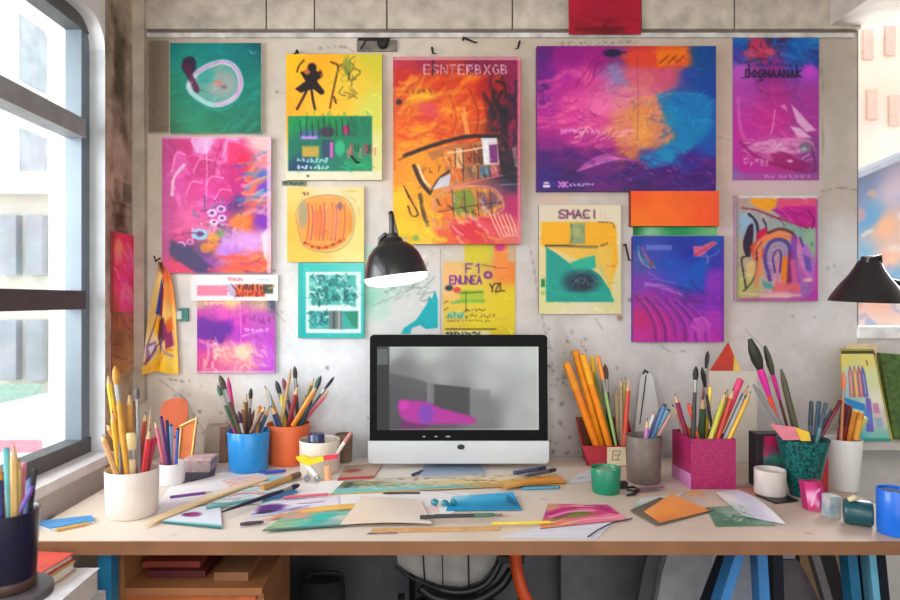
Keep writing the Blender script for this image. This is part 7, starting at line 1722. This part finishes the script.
fill(hf, 'the black cup', G % 'black cup', [
    ('pencil', 'thick tan', (220, 180, 110), 14, 444, 16, 7, (196, 140, 80)), ('pen', 'teal', (110, 190, 196), 6, 447, 10, 6.5, (90, 170, 180)), ('marker', 'yellow', (240, 180, 50), -2, 470, 2, 7, (226, 150, 40)), ('pen', 'pink', (226, 130, 160), 24, 462, 22, 5, (236, 160, 190)),
    ('pen', 'pale blue', (120, 160, 216), 30, 478, 27, 5.5, (90, 120, 190)), ('pen', 'violet', (130, 100, 190), 33, 486, 30, 4.5, (100, 70, 160)), ('marker', 'black', (36, 34, 44), 35, 468, 31, 5, (30, 28, 36)), ('pencil', 'pale yellow', (236, 214, 130), 19, 458, 18, 5.5), ('pen', 'navy', (40, 50, 110), 0, 480, 4, 6, (30, 36, 80))])
# books beside it, under the desk's left end
z_b = .618
bt = empty('low_bench', (-.86, 1.62, 0), 'low white bench carrying books beneath the left end of the desk', 'bench')
BX0, BX1 = -1.10, -.822
bm = BM(); box(bm, BX0, BX1, 1.36, 1.615, z_b - .025, z_b); build('bench_top', bm, mat('white bench', (222, 222, 224), .6), bt, bevel=.003)
for x in (BX0 + .03, BX1 - .03):
    for y in (1.385, 1.59):
        bm = BM(); box(bm, x - .018, x + .018, y - .018, y + .018, 0, z_b - .0252); build('leg', bm, mat('white bench', (222, 222, 224), .6), bt)
def book(label, x0, x1, y0, y1, z0, z1, col, rot, pages=(230, 224, 216), group='books under the left end of the desk'):
    cx_, cy_ = (x0 + x1) / 2, (y0 + y1) / 2
    root = empty('book', (cx_, cy_, z0), label, 'book', group)
    c_, s_ = math.cos(rot), math.sin(rot)
    def bb(ax, bx, ay, by, az, bz):
        bm = BM(); box(bm, ax, bx, ay, by, az, bz)
        for v in bm.verts:
            x, y = v.co.x, v.co.y
            v.co.x, v.co.y = x * c_ - y * s_, x * s_ + y * c_
        return bm
    w, d, h_ = (x1 - x0) / 2, (y1 - y0) / 2, z1 - z0
    m = mat('cover %d %d %d' % col, col, .5, var=.08)
    build('front_cover', bb(-w, w, -d, d, h_ - .003, h_), m, root, local=True)
    build('back_cover', bb(-w, w, -d, d, 0, .003), m, root, local=True)
    build('spine', bb(-w, -w + .003, -d, d, .0031, h_ - .0031), m, root, local=True)
    build('pages', bb(-w + .0032, w - .004, -d + .004, d - .004, .0031, h_ - .0031), mat('pages', pages, .8, var=.06, scale=60), root, local=True)
z = z_b + .001
book('thick white book at the bottom of the pile beneath the left of the desk', -.96, BX1 - .006, 1.375, 1.60, z, z + .062, (232, 232, 236), .02)
book('tan book leaning over the white book, beneath the left of the desk', -.995, -.885, 1.385, 1.585, z + .0635, z + .088, (206, 176, 130), -.06)
book('red book on top of the pile beneath the left of the desk', -.99, -.895, 1.40, 1.59, z + .0895, z + .106, (206, 66, 46), -.10)
bm = BM(); box(bm, -1.085, -.972, 1.40, 1.60, z, z + .062); tag(build('paper_stack', bm, mat('grey paper stack', (176, 170, 166), .8, var=.1, scale=80), bevel=.002), 'stack of grey paper left of the thick white book', 'paper stack')

# ================================================================ under the desk
WOODM = mat('warm shelf wood', (176, 116, 72), .55, var=.1, scale=7, detail=8)
sh = empty('shelf_unit', (X(190, 1.95), 1.95, 0), 'open wooden shelf unit under the left of the desk', 'shelf')
sx0, sx1, sy0, sy1 = X(116, 1.72), X(262, 1.72), 1.72, 2.06
zs_ = Z(588, 1.72)
bm = BM(); box(bm, sx0, sx0 + .022, sy0, sy1, 0, TZ - .034); build('side_panel', bm, WOODM, sh, bevel=.001)
bm = BM(); box(bm, sx0 + .0225, sx1, sy0, sy1, zs_ - .02, zs_); build('shelf_board', bm, WOODM, sh, bevel=.001)
bm = BM(); box(bm, sx1 - .02, sx1, sy0 + .02, sy1, 0, zs_ - .0205); build('side_panel', bm, WOODM, sh, bevel=.001)
bm = BM(); box(bm, sx0 + .0225, sx1 - .0205, sy0 + .01, sy0 + .028, zs_ - .32, zs_ - .0205); build('drawer', bm, mat('orange wood drawer', (190, 104, 56), .5, var=.1), sh, bevel=.001)
bm = BM(); box(bm, sx0 + .0225, sx1, sy1 + .0005, sy1 + .01, 0, TZ - .05); build('back_panel', bm, mat('dark back panel', (36, 30, 30), .8), sh)
zz_ = zs_ + .0008
for nm, lab, cat, (x0, x1, y0, y1), h_, mm in (('folder', 'dark maroon folder lying on the wooden shelf under the desk', 'folder', (148, 205, 1.78, 1.98), .020, mat('maroon folder', (96, 34, 40), .45)),
                                       ('cardboard_box', 'flat brown cardboard box lying at the right on the wooden shelf', 'box', (214, 248, 1.76, 2.04), .024, mat('brown box', (150, 104, 70), .7, var=.08))):
    bm = BM(); box(bm, X(x0, y0), X(x1, y0), y0, y1, zz_, zz_ + h_); tag(build(nm, bm, mm, bevel=.003), lab, cat)
bm = BM(); box(bm, X(142, 1.8), X(200, 1.8), 1.80, 1.97, zz_ + .021, zz_ + .038); tag(build('book', bm, mat('rust red book', (150, 60, 46), .5), bevel=.003), 'rust red book lying on the dark maroon folder', 'book')
# black bag
D = 2.27
bag = empty('black_bag', (X(322, D), D, 0), 'black bag with a loop handle standing under the desk', 'bag')
zb_ = Z(578, D)
bm = BM(); lathe(bm, [(.075, .0), (.085, .02), (.086, zb_ * .5), (.082, zb_ * .93), (.07, zb_ * .985), (.03, zb_)], 28, (X(322, D), D, 0), sy=.55); build('bag_body', bm, mat('black cloth', (22, 22, 24), .8, var=.2, scale=20, bump=.4), bag)
bm = BM(); tube(bm, spline([(X(307, D), D, zb_ - .03), (X(309, D), D - .01, Z(574, D)), (X(322, D), D - .015, Z(571, D)), (X(340, D), D - .01, Z(573, D)), (X(341, D), D, Z(581, D)), (X(330, D), D, Z(584, D))], 5), .009, 8); build('handle', bm, mat('black strap', (26, 26, 28), .7), bag)
# chair behind the desk
D = 2.05
ch = empty('desk_chair', (X(462, D), D, 0), 'black wire-backed chair with an orange leg, tucked under the desk', 'chair')
BLK = mat('black chair metal', (20, 20, 22), .4)
bm = BM(); rim = spline([P(395, 566, D), P(412, 578, D), P(440, 589, D - .01), P(462, 592, D - .015), P(484, 585, D - .01), P(497, 568, D), P(506, 545, D + .01)], 6); tube(bm, [tuple(p) for p in rim], [.005] * 12 + [.012] * (len(rim) - 12), 10); build('seat_rim', bm, BLK, ch)
bm = BM(); lo = spline([P(420, 588, D + .02), P(436, 598, D + .02), P(470, 602, D + .02), P(498, 588, D + .02), P(512, 570, D + .03)], 6); tube(bm, [tuple(p) for p in lo], .016, 10); build('lower_rim', bm, BLK, ch)
for x, y in ((425, 583), (443, 590), (469, 590)):
    bm = BM(); tube(bm, [P(x, y, D), P(x - (1 if x > 430 else 3), 540, D + .01)], .003 if x != 443 else .0018, 8); build('wire', bm, BLK, ch)
bm = BM(); prism(bm, [P(x, y, D + .035) for x, y in ((396, 545), (398, 564), (414, 575), (441, 585), (462, 587), (482, 580), (494, 565), (500, 545))], (0, .006, 0)); build('back_panel', bm, mat('pale grey back panel', (176, 174, 170), .6), ch)
bm = BM(); og = spline([P(515, 552, D - .06), P(517, 570, D - .06), P(522, 590, D - .07), P(535, 625, D - .08), (X(545, D), D - .1, .02)], 6); tube(bm, [tuple(p) for p in og], .019, 14); build('leg', bm, mat('orange chair leg', (206, 76, 24), .4), ch)
for x, y in ((400, .1), (530, .2), (410, .28)):
    bm = BM(); tube(bm, [(X(x, D), D + y, .36), (X(x, D) * 1.05, D + y * 1.2, 0.0)], .012, 10); build('leg', bm, BLK, ch)
bm = BM(); zc = Z(620, D); zc = .27; lathe(bm, [(.02, zc - .06), (.15, zc - .05), (.19, zc - .02), (.185, zc), (.02, zc - .012)], 36, (X(458, D), D + .14, 0)); build('seat', bm, BLK, ch, bevel=0)
bm = BM(); box(bm, X(497, 2.06), X(521, 2.06), 1.985, 2.02, Z(562, 2.0), Z(555, 2.0)); build('bracket', bm, BLK, ch, bevel=.003)
# trestles at the right
BLU = mat('blue trestle paint', (60, 130, 196), .4, var=.05); NAV = mat('navy trestle paint and shade', (20, 26, 40), .45)
def trestle(label, xs, D, cols):
    root = empty('trestle', (X(xs, D), D, 0), label, 'trestle')
    return root
t1 = trestle('blue and black trestle under the right of the desk', 748, 1.9, None)
ztp = TZ - .034
def bar(root, name, a, b, w, d, m):
    a, b = Vector(a), Vector(b)
    dirv = (b - a).normalized(); side_ = Vector((1, 0, 0)) - dirv * dirv.x; side_.normalize(); up_ = dirv.cross(side_)
    pts = []
    for p in (a, b):
        for s, t in ((-1, -1), (1, -1), (1, 1), (-1, 1)): pts.append(p + side_ * s * w / 2 + up_ * t * d / 2)
    bm = BM(); hexa(bm, pts); return build(name, bm, m, root, bevel=.0015, seg=1)
def down(px0, px1, D, D2=None): # bar running from the top (px0 at 555) through px1 at 600, to the floor
    a = Vector((X(px0, D), D, ztp - .006)); q = P(px1, 600, D)
    k = (a.z - .006) / (a.z - q.z)
    b = a + (q - a) * k; b.y = D2 or D
    return a, b
bar(t1, 'leg', *down(743, 719, 1.82, 1.8), .026, .05, BLU)
bar(t1, 'leg', *down(737, 709, 1.86, 1.88), .022, .04, NAV)  # dark bar stands in for the black shadow beside the blue leg
bar(t1, 'leg', *down(757, 760, 1.82, 1.8), .028, .045, BLU)
bar(t1, 'leg', *down(773, 779, 1.9, 1.95), .03, .04, NAV)
t2 = trestle('navy and teal trestle at the far right under the desk', 855, 1.78, None)
bar(t2, 'leg', *down(846, 852, 1.75, 1.74), .026, .04, mat('teal blue leg', (24, 100, 136), .4))
bar(t2, 'leg', *down(856, 862, 1.80, 1.82), .026, .04, NAV)
bar(t2, 'leg', *down(866, 872, 1.75, 1.74), .018, .04, mat('pale blue leg', (110, 180, 206), .4))
bar(t2, 'leg', *down(874, 882, 1.8, 1.82), .026, .04, NAV)
# grey tapered panel and dark diagonal brace
D = 2.1
root = empty('panel_stand', (X(690, D), D, 0), 'grey tapered stand panel under the desk, left of the blue trestle', 'stand')
bm = BM(); prism(bm, [Vector((X(684, D), D, ztp - .01)), Vector((X(709, D), D, ztp - .01)), Vector((X(712, D), D, .45)), Vector((X(722, D), D, 0)), Vector((X(640, D), D, 0)), Vector((X(662, D), D, .45))], (0, .03, 0)); build('stand_plate', bm, mat('grey stand plate', (160, 160, 166), .6), root, bevel=.002)
bm = BM(); prism(bm, [Vector((X(668, D), D + .04, ztp - .01)), Vector((X(684, D), D + .04, ztp - .01)), Vector((X(662, D), D + .04, .45)), Vector((X(640, D), D + .04, 0)), Vector((X(622, D), D + .04, 0)), Vector((X(648, D), D + .04, .45))], (0, .02, 0)); build('back_plate', bm, mat('dark grey plate', (84, 82, 88), .6), root, bevel=.002)
D = 2.15
root = empty('folding_chair', (X(815, D), D, 0), 'folded black and grey chair frame leaning under the right of the desk', 'chair')
a, b = down(795, 823, D, 2.1); bar(root, 'leg', a, b, .026, .03, mat('grey chair tube', (130, 126, 130), .4, .3))
a, b = down(806, 838, D + .05, 2.2); bar(root, 'leg', a, b, .05, .03, mat('black chair frame', (22, 20, 22), .5))
bm = BM(); prism(bm, [P(776, 560, D + .03), P(798, 560, D + .03), P(822, 604, D + .03), P(782, 604, D + .03)], (0, .012, 0)); build('seat', bm, mat('dark chair seat', (110, 104, 108), .7), root)
bm = BM(); box(bm, X(705, 2.44), X(795, 2.44), 2.44, 2.475, 0, .62); tag(build('white_board', bm, mat('bluish white panel', (196, 204, 224), .6), bevel=.003), 'bluish white panel against the wall behind the blue trestle', 'panel')
bm = BM(); box(bm, X(800, 2.45), X(842, 2.45), 2.45, 2.48, 0, .66); tag(build('brown_board', bm, mat('tan panel', (150, 120, 90), .7, var=.1), bevel=.003), 'tan panel against the wall behind the folded chair', 'panel')
bm = BM(); box(bm, X(560, 2.44), X(650, 2.44), 2.42, 2.47, .0, .60); 
cab = empty('storage_case', (X(605, 2.44), 2.445, 0), 'low grey storage case by the wall under the desk', 'case')
build('case_body', bm, mat('grey case', (120, 120, 124), .6), cab, bevel=.004)
bm = BM(); box(bm, X(562, 2.42), X(648, 2.42), 2.412, 2.419, .45, .585); build('case_door', bm, mat('grey case door', (132, 132, 136), .6), cab, bevel=.003)

# more loose pieces on the worktop
for nm, lab, cat, quad, col, dz in (
    ('paper_scrap', 'small white torn scrap between the toy plane and the mottled strip', 'paper', ((318, 483), (340, 480), (352, 486), (322, 489)), (244, 244, 244), .0022),
    ('paper_scrap', 'pale pink scrap at the left of the blue envelope', 'paper', ((424, 508), (436, 506), (440, 513), (422, 514)), (232, 206, 206), .0022),
    ('paper_scrap', 'narrow white offcut in front of the purple streaked sheet', 'paper', ((246, 519), (262, 517), (268, 525), (240, 528)), (216, 206, 206), .001),
    ('paper_scrap', 'tiny orange scrap behind the orange square card', 'paper', ((684, 492), (700, 491), (704, 495), (690, 496)), (226, 170, 120), .0008)):
    sheet(nm, lab, cat, quad, None, col, dz)
lying('rod', (60, 50, 56), (240, 527.5), (264, 525), 4, 'short dark wooden block lying left of the leaf-shaped paper', None, None, .0022)
lying('pencil', (90, 160, 170), (206, 511.5), (268, 500.5), 3, 'teal pencil lying across the scribbled sheet', None, None, .0052)
lying('pencil', (210, 90, 110), (284, 500.5), (334, 497), 2.8, 'coral pencil lying on the purple streaked sheet', None, None, .0045)
lying('pencil', (120, 60, 160), (170, 504.5), (212, 499), 3, 'violet pencil lying behind the white card with the purple blot', None, None, .016)
lying('pen', (70, 150, 190), (520, 490.5), (560, 489.5), 3, 'light blue pen lying right of the mottled strip end', None, None, .0008)
